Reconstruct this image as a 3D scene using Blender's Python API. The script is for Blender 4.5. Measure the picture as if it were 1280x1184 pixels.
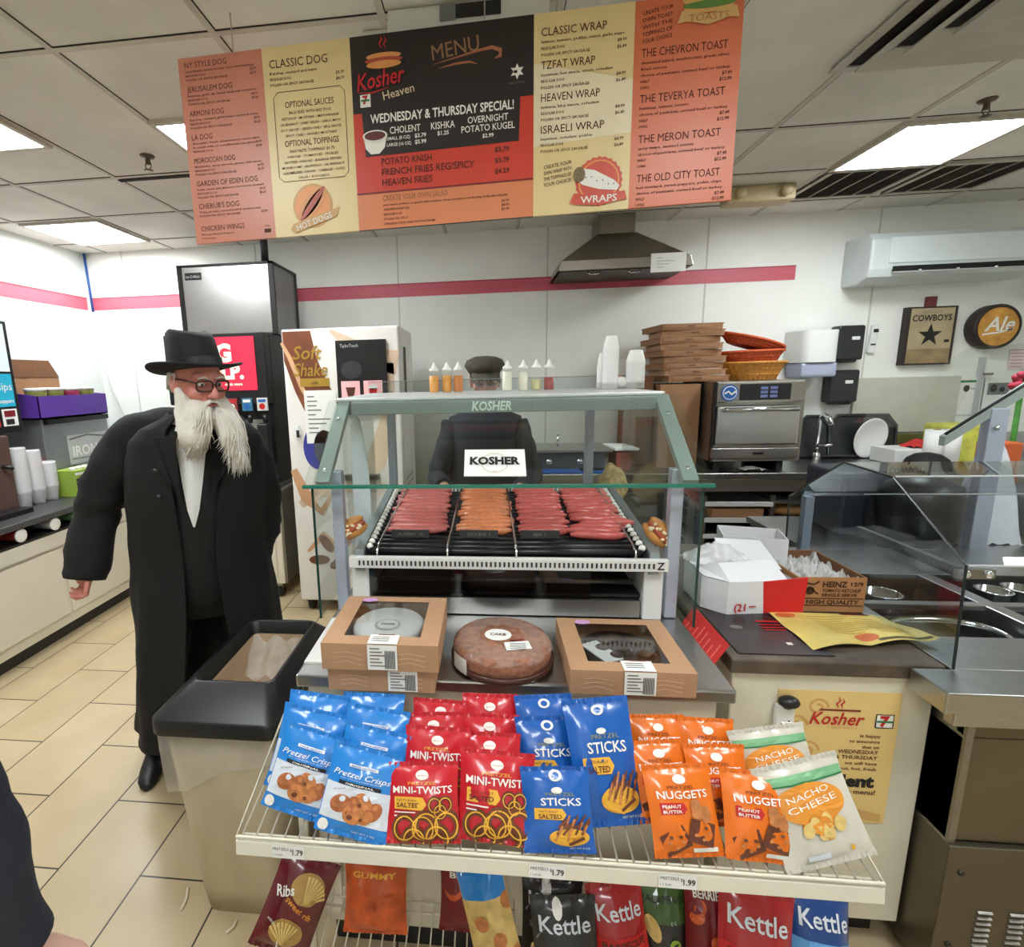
import bpy, math, random
from mathutils import Vector, Matrix, noise
from math import sin, cos, pi, radians, sqrt
for _o in list(bpy.data.objects): bpy.data.objects.remove(_o)
scene = bpy.context.scene
COL = scene.collection
random.seed(7)

# ------------------------------------------------------------------ camera
FPX, CAMH = 650.0, 1.65
PITCH, ROLL, YAW = .18273, -.02682, .11152
PCX = 538.0      # the photo is a crop: its optical axis lies left of the middle
ROT = Matrix.Rotation(YAW, 3, 'Z') @ Matrix.Rotation(pi/2 - PITCH, 3, 'X') @ Matrix.Rotation(ROLL, 3, 'Z')
cam_data = bpy.data.cameras.new('camera')
cam_data.sensor_fit = 'HORIZONTAL'
cam_data.sensor_width = 36.0
cam_data.lens = FPX / 1280.0 * 36.0
cam_data.shift_x = (640.0 - PCX) / 1280.0
cam_data.clip_start = 0.02
cam = bpy.data.objects.new('camera', cam_data)
COL.objects.link(cam)
cam.matrix_world = Matrix.Translation((0, 0, CAMH)) @ ROT.to_4x4()
scene.camera = cam

# ------------------------------------------------------------------ view, world, lamps
scene.view_settings.view_transform = 'Standard'
scene.view_settings.look = 'None'
scene.view_settings.gamma = 1.0
scene.view_settings.use_curve_mapping = False
scene.view_settings.exposure = 0.35
world = bpy.data.worlds.new('world'); scene.world = world
world.use_nodes = True
world.node_tree.nodes['Background'].inputs[0].default_value = (0.9, 0.95, 1.0, 1)
world.node_tree.nodes['Background'].inputs[1].default_value = 0.30
LAMP_STRENGTH = 24.0
CEIL = 2.80
YW = 4.50            # back wall
XL = -3.53           # left wall
# x0, y0, x1, y1 of the lit ceiling troffers; those out of view are added for illumination
LAMPS = [(2.04, 3.02, 2.60, 3.57, 'lit square ceiling light above the steel food table'),
         (-3.27, 3.64, -2.72, 4.18, 'lit square ceiling light in the far left corner above the drinks counter'),
         (-1.46, 2.42, -.92, 2.94, 'lit ceiling light half hidden behind the left end of the menu board'),
         (-2.66, 1.95, -2.10, 2.52, 'lit ceiling light cut by the left edge of the photo'),
         (-1.45, 0.10, -.90, 0.65, 'unseen square ceiling light added for illumination, left of the camera'),
         (0.85, 0.05, 1.40, 0.60, 'unseen square ceiling light added for illumination, right of the camera'),
         (2.65, 0.95, 3.20, 1.50, 'unseen square ceiling light added for illumination beyond the right end of the food counter'),
         (-0.35, -1.6, 0.20, -1.05, 'unseen square ceiling light added for illumination behind the camera')]

# ------------------------------------------------------------------ helpers
OFF = Vector((0, 0, 0))     # shift of the group being built
def shift(x=0, y=0, z=0):
    OFF.x, OFF.y, OFF.z = x, y, z
def at(px, py, y=None, x=None, z=None):
    """world point seen at photo pixel (px, py) on the plane y=, x= or z="""
    d = ROT @ Vector(((px-PCX)/FPX, -(py-592)/FPX, -1.0))
    if y is not None: t = y / d.y
    elif x is not None: t = x / d.x
    else: t = (z - CAMH) / d.z
    return Vector((0, 0, CAMH)) + d*t - OFF

def lin(c):
    r = []
    for v in c[:3]:
        v /= 255.0
        r.append(v/12.92 if v <= .04045 else ((v+.055)/1.055)**2.4)
    return r
_mats = {}
def mat(name, rgb, rough=.5, metal=0.0, var=.06, scale=8.0, bump=0.0, bscale=60.0, spec=.5, emit=None, estr=0.0, coat=0.0, stretch=None):
    if name in _mats: return _mats[name]
    m = bpy.data.materials.new(name); m.use_nodes = True
    nt = m.node_tree; b = nt.nodes['Principled BSDF']
    c = lin(rgb)
    tc = nt.nodes.new('ShaderNodeTexCoord')
    src = tc.outputs['Object']
    if stretch:
        mp = nt.nodes.new('ShaderNodeMapping'); mp.inputs['Scale'].default_value = stretch
        nt.links.new(src, mp.inputs[0]); src = mp.outputs[0]
    nz = nt.nodes.new('ShaderNodeTexNoise'); nz.inputs['Scale'].default_value = scale; nz.inputs['Detail'].default_value = 4
    nt.links.new(src, nz.inputs['Vector'])
    rp = nt.nodes.new('ShaderNodeValToRGB')
    rp.color_ramp.elements[0].position = .3; rp.color_ramp.elements[1].position = .7
    rp.color_ramp.elements[0].color = [min(1, k*(1-var)) for k in c] + [1]
    rp.color_ramp.elements[1].color = [min(1, k*(1+var)) for k in c] + [1]
    nt.links.new(nz.outputs['Fac'], rp.inputs[0])
    nt.links.new(rp.outputs[0], b.inputs['Base Color'])
    b.inputs['Roughness'].default_value = rough
    b.inputs['Metallic'].default_value = metal
    b.inputs['Specular IOR Level'].default_value = spec
    b.inputs['Coat Weight'].default_value = coat
    if bump:
        n2 = nt.nodes.new('ShaderNodeTexNoise'); n2.inputs['Scale'].default_value = bscale; n2.inputs['Detail'].default_value = 3
        nt.links.new(src, n2.inputs['Vector'])
        bp = nt.nodes.new('ShaderNodeBump'); bp.inputs['Strength'].default_value = bump; bp.inputs['Distance'].default_value = .01
        nt.links.new(n2.outputs['Fac'], bp.inputs['Height']); nt.links.new(bp.outputs[0], b.inputs['Normal'])
    if emit:
        b.inputs['Emission Color'].default_value = lin(emit) + [1]
        b.inputs['Emission Strength'].default_value = estr
    _mats[name] = m
    return m
def glass(name, tint=(235, 245, 240), refl=1.0, rough=.02):
    """thin clear sheet: see-through, reflecting by Fresnel"""
    if name in _mats: return _mats[name]
    m = bpy.data.materials.new(name); m.use_nodes = True
    nt = m.node_tree; nt.nodes.clear()
    out = nt.nodes.new('ShaderNodeOutputMaterial')
    tr = nt.nodes.new('ShaderNodeBsdfTransparent'); tr.inputs[0].default_value = lin(tint) + [1]
    gl = nt.nodes.new('ShaderNodeBsdfGlossy'); gl.inputs['Roughness'].default_value = rough
    lw = nt.nodes.new('ShaderNodeLayerWeight'); lw.inputs['Blend'].default_value = .5      # Schlick: same from both faces
    pw = nt.nodes.new('ShaderNodeMath'); pw.operation = 'POWER'; pw.inputs[1].default_value = 5.0
    mu = nt.nodes.new('ShaderNodeMath'); mu.operation = 'MULTIPLY_ADD'; mu.inputs[1].default_value = .95*refl; mu.inputs[2].default_value = .045*refl; mu.use_clamp = True
    nt.links.new(lw.outputs['Facing'], pw.inputs[0])
    mx = nt.nodes.new('ShaderNodeMixShader')
    nt.links.new(pw.outputs[0], mu.inputs[0]); nt.links.new(mu.outputs[0], mx.inputs[0])
    nt.links.new(tr.outputs[0], mx.inputs[1]); nt.links.new(gl.outputs[0], mx.inputs[2])
    nt.links.new(mx.outputs[0], out.inputs[0])
    _mats[name] = m
    return m
def film(name, rgb, alpha, rough=.25):
    """translucent plastic film or cloudy cup wall"""
    if name in _mats: return _mats[name]
    m = bpy.data.materials.new(name); m.use_nodes = True
    nt = m.node_tree; b = nt.nodes['Principled BSDF']
    tc = nt.nodes.new('ShaderNodeTexCoord'); nz = nt.nodes.new('ShaderNodeTexNoise'); nz.inputs['Scale'].default_value = 30
    nt.links.new(tc.outputs['Object'], nz.inputs['Vector'])
    bp = nt.nodes.new('ShaderNodeBump'); bp.inputs['Strength'].default_value = .4; bp.inputs['Distance'].default_value = .01
    nt.links.new(nz.outputs['Fac'], bp.inputs['Height']); nt.links.new(bp.outputs[0], b.inputs['Normal'])
    b.inputs['Base Color'].default_value = lin(rgb) + [1]
    b.inputs['Roughness'].default_value = rough
    b.inputs['Alpha'].default_value = alpha
    _mats[name] = m
    return m

_tc = {}
def text_geo(s, bold=0.0, shear=0.0, res=2):
    k = (s, bold, shear, res)
    if k in _tc: return _tc[k]
    cu = bpy.data.curves.new('t', 'FONT'); cu.body = s; cu.size = 1.0
    cu.resolution_u = res; cu.offset = bold; cu.shear = shear; cu.fill_mode = 'FRONT'
    o = bpy.data.objects.new('t', cu); COL.objects.link(o)
    bpy.context.view_layer.update()
    me = o.to_mesh()
    vs = [(v.co.x, v.co.y) for v in me.vertices]
    fs = [tuple(p.vertices) for p in me.polygons]
    o.to_mesh_clear(); bpy.data.objects.remove(o); bpy.data.curves.remove(cu)
    if vs:
        x0 = min(v[0] for v in vs); x1 = max(v[0] for v in vs)
        vs = [(v[0]-x0, v[1]) for v in vs]
    else: x0 = x1 = 0
    _tc[k] = (vs, fs, x1-x0)
    return _tc[k]

class MB:
    """collects shapes with several materials and links them as ONE mesh object"""
    def __init__(s): s.v = []; s.f = []; s.mi = []; s.sm = []; s.mats = []
    def m(s, mt):
        if mt not in s.mats: s.mats.append(mt)
        return s.mats.index(mt)
    def add(s, vs, fs, mt, smooth=False):
        b = len(s.v); k = s.m(mt)
        s.v += [Vector(p)+OFF for p in vs]
        for f in fs:
            s.f.append([b+i for i in f]); s.mi.append(k); s.sm.append(smooth)
        return s
    def box(s, x0, y0, z0, x1, y1, z1, mt):
        return s.add([(x0,y0,z0),(x1,y0,z0),(x1,y1,z0),(x0,y1,z0),(x0,y0,z1),(x1,y0,z1),(x1,y1,z1),(x0,y1,z1)],
                     [(0,3,2,1),(4,5,6,7),(0,1,5,4),(1,2,6,5),(2,3,7,6),(3,0,4,7)], mt)
    def obox(s, c, size, mt, rot=(0,0,0)):
        from mathutils import Euler
        r = Euler(rot).to_matrix(); c = Vector(c); hx, hy, hz = size[0]/2, size[1]/2, size[2]/2
        p = [c + r @ Vector((a*hx, b*hy, d*hz)) for d in (-1,1) for a, b in ((-1,-1),(1,-1),(1,1),(-1,1))]
        return s.add(p, [(0,3,2,1),(4,5,6,7),(0,1,5,4),(1,2,6,5),(2,3,7,6),(3,0,4,7)], mt)
    def tube(s, pts, r, mt, n=8, closed=False, smooth=True, flat=1.0):
        pts = [Vector(p) for p in pts]; N = len(pts)
        rs = r if isinstance(r, (list, tuple)) else [r]*N
        vs = []; up = None
        for i in range(N):
            if closed: d = pts[(i+1) % N] - pts[i-1]
            else: d = pts[min(i+1, N-1)] - pts[max(i-1, 0)]
            d.normalize()
            if up is None:
                up = Vector((0,0,1)) if abs(d.z) < .9 else Vector((0,1,0))
            a = d.cross(up)
            if a.length < 1e-5: a = d.orthogonal()
            a.normalize(); up = a.cross(d).normalized()
            for k in range(n):
                t = 2*pi*k/n
                vs.append(pts[i] + a*cos(t)*rs[i] + up*sin(t)*rs[i]*flat)
        fs = []
        for i in range(N if closed else N-1):
            j = (i+1) % N
            for k in range(n):
                fs.append((i*n+k, i*n+(k+1) % n, j*n+(k+1) % n, j*n+k))
        if not closed:
            fs.append(tuple(range(n-1, -1, -1))); fs.append(tuple((N-1)*n+k for k in range(n)))
        return s.add(vs, fs, mt, smooth)
    def cyl(s, p0, p1, r, mt, n=20, r1=None):
        return s.tube([p0, p1], [r, r if r1 is None else r1], mt, n, smooth=n > 10)
    def lathe(s, prof, mt, c=(0,0,0), n=24, M=None, smooth=True, sx=1.0, sy=1.0):
        c = Vector(c); vs = []
        for r, z in prof:
            for k in range(n):
                p = Vector((r*cos(2*pi*k/n)*sx, r*sin(2*pi*k/n)*sy, z))
                if M is not None: p = M @ p
                vs.append(c + p)
        fs = []
        for i in range(len(prof)-1):
            for k in range(n):
                fs.append((i*n+k, i*n+(k+1) % n, (i+1)*n+(k+1) % n, (i+1)*n+k))
        fs.append(tuple(range(n-1, -1, -1))); fs.append(tuple((len(prof)-1)*n+k for k in range(n)))
        return s.add(vs, fs, mt, smooth)
    def ell(s, c, r, mt, n=16, M=None):
        prof = [(max(1e-4, cos(-pi/2+pi*i/(n//2+2))), sin(-pi/2+pi*i/(n//2+2))) for i in range(n//2+3)]
        S = Matrix.Diagonal(Vector(r if not isinstance(r, (int, float)) else (r, r, r)))
        return s.lathe(prof, mt, c, n, (M @ S) if M is not None else S)
    def prism(s, poly, o, u, v, depth, mt):
        """polygon of (a, b) in frame o + a*u + b*v, pushed by depth along u x v"""
        o, u, v = Vector(o), Vector(u), Vector(v); w = u.cross(v).normalized()*depth; n = len(poly)
        p = [o+u*a+v*b for a, b in poly]
        return s.add(p + [q+w for q in p], [tuple(range(n-1, -1, -1)), tuple(range(n, 2*n))] +
                     [(i, (i+1) % n, n+(i+1) % n, n+i) for i in range(n)], mt)
    def poly(s, pts, mt): return s.add(pts, [tuple(range(len(pts)))], mt)
    def grid(s, fn, nu, nv, mt, smooth=True):
        vs = [fn(i/nu, j/nv) for j in range(nv+1) for i in range(nu+1)]
        fs = [(j*(nu+1)+i, j*(nu+1)+i+1, (j+1)*(nu+1)+i+1, (j+1)*(nu+1)+i) for j in range(nv) for i in range(nu)]
        return s.add(vs, fs, mt, smooth)
    # flat print on a surface: mp(a, b) gives the world point
    def text(s, t, mp, a, b, h, mt, al='L', bold=0.0, shear=0.0, w=None, rot=0.0, res=2):
        vs, fs, W = text_geo(t, bold, shear, res)
        if not vs: return s
        k = h/0.70; kx = k if w is None else w/max(W, 1e-6)
        ox = {'L': 0, 'C': -W*kx/2, 'R': -W*kx}[al]
        cr, sr = cos(rot), sin(rot)
        P = []
        for x, y in vs:
            X = ox+x*kx; Y = y*k
            P.append(mp(a+X*cr-Y*sr, b+X*sr+Y*cr))
        return s.add(P, fs, mt)
    def shape(s, pts, mp, mt): return s.add([mp(a, b) for a, b in pts], [tuple(range(len(pts)))], mt)
    def rect(s, a0, b0, a1, b1, mp, mt, n=1, m=1):
        return s.grid(lambda u, v: mp(a0+(a1-a0)*u, b0+(b1-b0)*v), n, m, mt, False)
    def oval(s, a, b, ra, rb, mp, mt, n=24, rot=0.0):
        c, d = cos(rot), sin(rot); R_ = 4 if max(ra, rb) > .02 else 1
        vs = [mp(a, b)]
        for k in range(1, R_+1):
            for i in range(n):
                x, y = ra*k/R_*cos(2*pi*i/n), rb*k/R_*sin(2*pi*i/n); vs.append(mp(a+x*c-y*d, b+x*d+y*c))
        fs = [(0, i+1, (i+1) % n+1) for i in range(n)]
        for k in range(R_-1): fs += [(1+k*n+i, 1+(k+1)*n+i, 1+(k+1)*n+(i+1) % n, 1+k*n+(i+1) % n) for i in range(n)]
        return s.add(vs, fs, mt)
    def line(s, pts, wd, mp, mt):
        """ribbon of width wd through 2-D points"""
        L = []; n = len(pts)
        for i in range(n):
            x0, y0 = pts[max(i-1, 0)]; x1, y1 = pts[min(i+1, n-1)]
            dx, dy = x1-x0, y1-y0; q = max(1e-9, sqrt(dx*dx+dy*dy))
            wi = wd[i] if isinstance(wd, (list, tuple)) else wd
            L.append(((pts[i][0]-dy/q*wi/2, pts[i][1]+dx/q*wi/2), (pts[i][0]+dy/q*wi/2, pts[i][1]-dx/q*wi/2)))
        vs = [mp(*p) for a in L for p in a]
        return s.add(vs, [(2*i, 2*i+1, 2*i+3, 2*i+2) for i in range(n-1)], mt)
    def build(s, name, parent=None, bevel=0.0, origin=None):
        me = bpy.data.meshes.new(name)
        off = Vector((0,0,0)); q = parent
        while q is not None: off += q.location; q = q.parent
        if parent is None and origin is None:
            xs = [p.x for p in s.v]; ys = [p.y for p in s.v]; zs = [p.z for p in s.v]
            origin = Vector(((min(xs)+max(xs))/2, (min(ys)+max(ys))/2, min(zs)))
        if origin is None: origin = off
        origin = Vector(origin)
        me.from_pydata([p-origin for p in s.v], [], s.f)
        for mt in s.mats: me.materials.append(mt)
        me.polygons.foreach_set('material_index', s.mi)
        me.polygons.foreach_set('use_smooth', s.sm)
        me.update()
        o = bpy.data.objects.new(name, me); COL.objects.link(o)
        if parent is not None: o.parent = parent; o.location = origin-off
        else: o.location = origin
        if bevel:
            bv = o.modifiers.new('bevel', 'BEVEL'); bv.width = bevel; bv.segments = 2; bv.limit_method = 'ANGLE'; bv.angle_limit = radians(50)
        return o
def tag(o, label, cat, group=None):
    o['label'] = label; o['category'] = cat
    if group: o['group'] = group
    return o
def thing(name, label, cat, loc=(0,0,0), group=None):
    o = bpy.data.objects.new(name, None); COL.objects.link(o); o.empty_display_size = .05
    o.location = Vector(loc)+OFF
    return tag(o, label, cat, group)
def struct(o): o['kind'] = 'structure'; return o
def dup(r, loc=None, rot=None, label=None, group=None, scale=None):
    def cp(o, p):
        c = o.copy(); COL.objects.link(c)
        if p is not None: c.parent = p
        for ch in [q for q in bpy.data.objects if q.parent == o]: cp(ch, c)
        return c
    n = cp(r, None)
    if loc is not None: n.location = loc
    if rot is not None: n.rotation_euler = rot
    if scale is not None: n.scale = scale
    if label: n['label'] = label
    if group: n['group'] = group
    return n
def base_here(root):
    """move an unrotated Empty to the base of its parts"""
    P = []
    kids = [q for q in bpy.data.objects if q.parent == root]
    for k in kids:
        if k.type == 'MESH': P += [root.location + k.location + v.co for v in k.data.vertices]
    if not P: return root
    c = Vector(((min(p.x for p in P)+max(p.x for p in P))/2, (min(p.y for p in P)+max(p.y for p in P))/2, min(p.z for p in P)))
    d = c - root.location
    root.location = c
    for k in kids: k.location -= d
    return root
def flat(o, u, v, off=.0012):
    """print mapping on a plane: origin o, axes u, v, lifted off along u x v"""
    o, u, v = Vector(o), Vector(u).normalized(), Vector(v).normalized(); w = u.cross(v).normalized()*off
    return lambda a, b, k=1.0: o+u*a+v*b+w*k

# ------------------------------------------------------------------ materials
def brushed(name, rgb, rough=.32, stretch=(2, 2, 60)):
    return mat(name, rgb, rough, 1.0, .07, 6.0, stretch=stretch)
STEEL = brushed('brushed_steel', (186, 186, 184), .30)
STEELH = brushed('brushed_steel_horizontal', (180, 180, 178), .28, (3, 3, 80))
STEELD = brushed('dull_steel', (150, 146, 138), .42)
ALU = mat('grey_aluminium', (150, 160, 162), .38, .55, .04)
CHROME = mat('chrome', (215, 218, 220), .10, 1.0, .02)
BLACK = mat('black_plastic', (22, 22, 23), .38, 0, .1)
BLACKM = mat('matt_black', (14, 14, 15), .75, 0, .12)
DARK = mat('dark_grey', (48, 49, 50), .5, 0, .08)
GREY = mat('mid_grey', (125, 127, 128), .5, 0, .05)
LGREY = mat('light_grey', (188, 190, 190), .5, 0, .04)
WHITE = mat('white_plastic', (232, 233, 230), .38, 0, .02)
PAPER = mat('white_paper', (236, 236, 232), .8, 0, .02)
CREAM = mat('cream_laminate', (222, 216, 198), .4, 0, .03, 3)
OFFW = mat('off_white_laminate', (212, 206, 190), .42, 0, .05, 4)
CARD = mat('brown_cardboard', (160, 118, 84), .85, 0, .07, 20, .15, 90)
CARDD = mat('dark_cardboard', (120, 82, 54), .88, 0, .08, 20, .15, 90)
KRAFT = mat('kraft_board', (178, 138, 104), .72, 0, .04, 14)
RED = mat('signal_red', (196, 34, 36), .4, 0, .03)
DRED = mat('dark_red', (120, 22, 30), .45, 0, .05)
INK = mat('black_ink', (24, 20, 20), .7, 0, .02)
INKBR = mat('brown_ink', (86, 40, 30), .7, 0, .02)
INKR = mat('red_ink', (190, 28, 30), .6, 0, .02)
INKW = mat('white_ink', (238, 236, 228), .6, 0, .02)
INKG = mat('grey_ink', (120, 116, 110), .7, 0, .02)
GREEN = mat('green_ink', (30, 120, 70), .5, 0, .02)
YEL = mat('yellow_ink', (236, 178, 60), .5, 0, .03)
BLUE = mat('blue_ink', (28, 96, 178), .45, 0, .03)
GLASS = glass('clear_glass', (248, 252, 250))
GLASSE = mat('green_glass_edge', (40, 118, 100), .15, 0, .05)
PLEXI = glass('clear_acrylic', (238, 242, 242), .9)
# ================================================================== the room
def floor_mat():
    m = bpy.data.materials.new('beige_floor_tiles'); m.use_nodes = True
    nt = m.node_tree; b = nt.nodes['Principled BSDF']; N = nt.nodes.new; L = nt.links.new
    g = N('ShaderNodeNewGeometry'); sp = N('ShaderNodeSeparateXYZ'); L(g.outputs['Position'], sp.inputs[0])
    ax = N('ShaderNodeMath'); ax.operation = 'ADD'; ax.inputs[1].default_value = 10*.6 - 1.38; L(sp.outputs['Y'], ax.inputs[0])
    ay = N('ShaderNodeMath'); ay.operation = 'ADD'; ay.inputs[1].default_value = 1.495 + 20*.305; L(sp.outputs['X'], ay.inputs[0])
    cb = N('ShaderNodeCombineXYZ'); L(ax.outputs[0], cb.inputs[0]); L(ay.outputs[0], cb.inputs[1])
    br = N('ShaderNodeTexBrick'); L(cb.outputs[0], br.inputs['Vector'])
    br.offset = .5; br.inputs['Scale'].default_value = 1.0
    br.inputs['Brick Width'].default_value = .60; br.inputs['Row Height'].default_value = .305
    br.inputs['Mortar Size'].default_value = .0032; br.inputs['Mortar Smooth'].default_value = .1
    br.inputs['Color1'].default_value = lin((202, 184, 150)) + [1]
    br.inputs['Color2'].default_value = lin((194, 174, 138)) + [1]
    br.inputs['Mortar'].default_value = lin((52, 44, 36)) + [1]
    nz = N('ShaderNodeTexNoise'); nz.inputs['Scale'].default_value = 3.2; nz.inputs['Detail'].default_value = 5; L(g.outputs['Position'], nz.inputs['Vector'])
    mx = N('ShaderNodeMix'); mx.data_type = 'RGBA'; mx.blend_type = 'MULTIPLY'; mx.inputs['Factor'].default_value = .5
    rp = N('ShaderNodeValToRGB'); rp.color_ramp.elements[0].color = (.70, .64, .54, 1); rp.color_ramp.elements[1].color = (1, 1, 1, 1)
    rp.color_ramp.elements[0].position = .25; rp.color_ramp.elements[1].position = .6
    L(nz.outputs['Fac'], rp.inputs[0]); L(br.outputs['Color'], mx.inputs['A']); L(rp.outputs[0], mx.inputs['B'])
    L(mx.outputs['Result'], b.inputs['Base Color'])
    b.inputs['Roughness'].default_value = .30
    bp = N('ShaderNodeBump'); bp.inputs['Strength'].default_value = .3; bp.inputs['Distance'].default_value = .004; bp.invert = True
    L(br.outputs['Fac'], bp.inputs['Height']); L(bp.outputs[0], b.inputs['Normal'])
    return m
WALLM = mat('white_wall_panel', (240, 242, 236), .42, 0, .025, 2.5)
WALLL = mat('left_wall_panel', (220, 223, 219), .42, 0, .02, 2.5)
SEAM = mat('panel_seam', (206, 206, 198), .5, 0, .04)
PINK = mat('pink_wall_stripe', (206, 94, 110), .45, 0, .08, 5, stretch=(.4, .4, 6))
PINKE = mat('stripe_edge', (178, 62, 82), .45, 0, .04)
CEILM = mat('ceiling_tile', (222, 220, 210), .9, 0, .10, 2.2, .25, 120)
TBAR = mat('ceiling_grid_bar', (196, 190, 176), .55, 0, .08, 20)
GAP = mat('dark_ceiling_gap', (40, 36, 32), .9, 0, .1)
XR, YF = 4.35, -2.6
m = MB(); m.box(XL-.1, YF-.1, -.1, XR+.1, YW+.1, 0, floor_mat()); struct(m.build('floor'))
m = MB(); m.box(XL-.1, YF-.1, CEIL, XR+.1, YW+.1, CEIL+.1, CEILM); struct(m.build('ceiling'))
m = MB(); m.box(XL, YW, 0, XR, YW+.1, CEIL, WALLM)
for x in (-3.17, -1.95, -.73, .49, 1.71, 2.93, 4.15): m.box(x-.006, YW-.002, 0, x+.006, YW, CEIL, SEAM)
struct(m.build('wall_back'))
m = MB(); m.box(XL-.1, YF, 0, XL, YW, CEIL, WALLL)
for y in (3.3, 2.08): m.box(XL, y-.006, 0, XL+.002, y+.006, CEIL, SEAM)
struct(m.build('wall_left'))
m = MB(); m.box(XR, YF, 0, XR+.1, YW, CEIL, WALLM); struct(m.build('wall_right'))
m = MB(); m.box(XL, YF-.1, 0, XR, YF, CEIL, WALLM); struct(m.build('wall_front'))
m = MB(); m.box(XL, YF+2, 2.318, XL+.004, YW, 2.42, PINK); m.box(XL, YF+2, 2.415, XL+.007, YW, 2.424, PINKE); struct(m.build('trim_1'))
m = MB(); m.box(XL, YW-.004, 2.318, 2.366, YW, 2.42, PINK); m.box(XL, YW-.007, 2.415, 2.366, YW, 2.424, PINKE); struct(m.build('trim_2'))
# ceiling grid bars
m = MB()
GX = [-3.31, -2.69, -2.07, -1.49, -.90, -.33, .24, .82, 1.40, 2.01, 2.62, 3.23, 3.84]
GY = [-2.0, -.8, .70, 1.89, 2.97, 3.59, 4.20]
for x in GX: m.box(x-.012, YF, CEIL-.004, x+.012, YW, CEIL, TBAR); m.box(x+.012, YF, CEIL-.003, x+.0155, YW, CEIL, GAP)
for y in GY: m.box(XL, y-.012, CEIL-.0045, XR, y+.012, CEIL, TBAR); m.box(XL, y-.016, CEIL-.003, XR, y-.012, CEIL, GAP)
m.box(-2.07, 2.99, CEIL-.008, -1.49, 3.02, CEIL, GAP)     # lifted tile leaves a dark gap
m.box(1.35, 3.6, CEIL-.006, 1.40, 4.1, CEIL, GAP)
struct(m.build('trim_3'))
# wall corner bead with a blue cable
m = MB(); m.box(XL, YW-.03, 0, XL+.03, YW, CEIL, WALLL); struct(m.build('trim_4'))
CABLE = mat('blue_cable', (30, 78, 150), .5); WCABLE = mat('white_cable', (214, 214, 210), .5)
c = thing('wall_cable', 'cable down the left back corner, blue near the ceiling and white below', 'cable')
m = MB(); m.tube([(XL+.045, YW-.045, 2.79), (XL+.05, YW-.04, 2.55), (XL+.06, YW-.045, 2.30)], .010, CABLE); m.build('blue_length', c)
m = MB(); m.tube([(XL+.06, YW-.045, 2.30), (XL+.08, YW-.04, 2.0), (XL+.14, YW-.04, 1.6), (XL+.3, YW-.045, 1.2), (XL+.34, YW-.05, .9)], .008, WCABLE); m.build('white_length', c)
base_here(c)

# ceiling lights
LENS = mat('lit_lens', (255, 255, 255), .4, 0, .0, emit=(246, 252, 255), estr=LAMP_STRENGTH)
for x0, y0, x1, y1, lb in LAMPS:
    t = thing('ceiling_light', lb, 'ceiling light', ((x0+x1)/2, (y0+y1)/2, CEIL-.02), 'square ceiling lights')
    m = MB(); d = .025
    for a in ((x0-d, y0-d, x1+d, y0), (x0-d, y1, x1+d, y1+d), (x0-d, y0, x0, y1), (x1, y0, x1+d, y1)): m.box(a[0], a[1], CEIL-.018, a[2], a[3], CEIL, TBAR)
    m.build('frame', t)
    m = MB(); m.box(x0, y0, CEIL-.012, x1, y1, CEIL-.001, LENS); m.build('diffuser', t)
# square air diffuser top right
t = thing('air_diffuser', 'large square white ceiling diffuser with nested louvres, top right', 'air vent')
DIFM = mat('diffuser_white', (188, 184, 172), .5, 0, .08, 10)
cx, cy = 1.705, 2.10; 
m = MB()
for k, (r0, r1, z) in enumerate(((.36, .32, 0), (.30, .22, .03), (.20, .13, .02))):
    for sx, sy in ((1,0),(-1,0),(0,1),(0,-1)):
        a = [(r0, -r0), (r0, r0), (r1, r1), (r1, -r1)]
        P = []
        for i, (q, w) in enumerate(a):
            X, Y = (q*sx, w*sx) if sx else (-w*sy, q*sy)
            P.append((cx+X, cy+Y, CEIL-.012-(.035 if i < 2 and k else 0)+(-.004 if k == 0 else 0)))
        m.add(P+[(p[0], p[1], p[2]+.006) for p in P], [(0,1,2,3),(7,6,5,4),(0,4,5,1),(1,5,6,2),(2,6,7,3),(3,7,4,0)], DIFM)
m.build('louvres', t)
m = MB(); m.box(cx-.34, cy-.34, CEIL-.008, cx+.34, cy+.34, CEIL-.001, GAP); m.build('duct_opening', t)
m = MB(); m.box(cx-.11, cy-.11, CEIL-.045, cx+.11, cy+.11, CEIL-.032, DIFM); m.build('centre_plate', t)
base_here(t)
# return grilles next to the right light
for i, (x0, x1) in enumerate(((2.04, 2.60), (2.65, 3.21))):
    t = thing('return_grille', ('dark slatted ceiling grille directly behind the right ceiling light', 'dark slatted ceiling grille at the right edge beyond its twin')[i], 'air vent', group='dark ceiling grilles')
    m = MB(); m.box(x0, 3.60, CEIL-.010, x1, 4.10, CEIL-.001, mat('grille_dark', (52, 48, 42), .7, 0, .2, 40)); m.build('grille_back', t)
    m = MB()
    for a in ((x0, 3.59, x1, 3.615), (x0, 4.085, x1, 4.11), (x0, 3.6, x0+.025, 4.1), (x1-.025, 3.6, x1, 4.1)): m.box(a[0], a[1], CEIL-.018, a[2], a[3], CEIL-.006, DIFM)
    for k in (1, 2, 3): m.box(x0+(x1-x0)*k/4-.004, 3.6, CEIL-.016, x0+(x1-x0)*k/4+.004, 4.1, CEIL-.008, DIFM)
    m.build('grille_frame', t)
    m = MB()
    for k in range(22): m.obox(((x0+x1)/2, 3.63+k*.021, CEIL-.013), (x1-x0-.05, .010, .002), mat('grille_slat', (84, 78, 70), .6, 0, .15, 30), (.5, 0, 0))
    m.build('slats', t); base_here(t)
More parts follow.
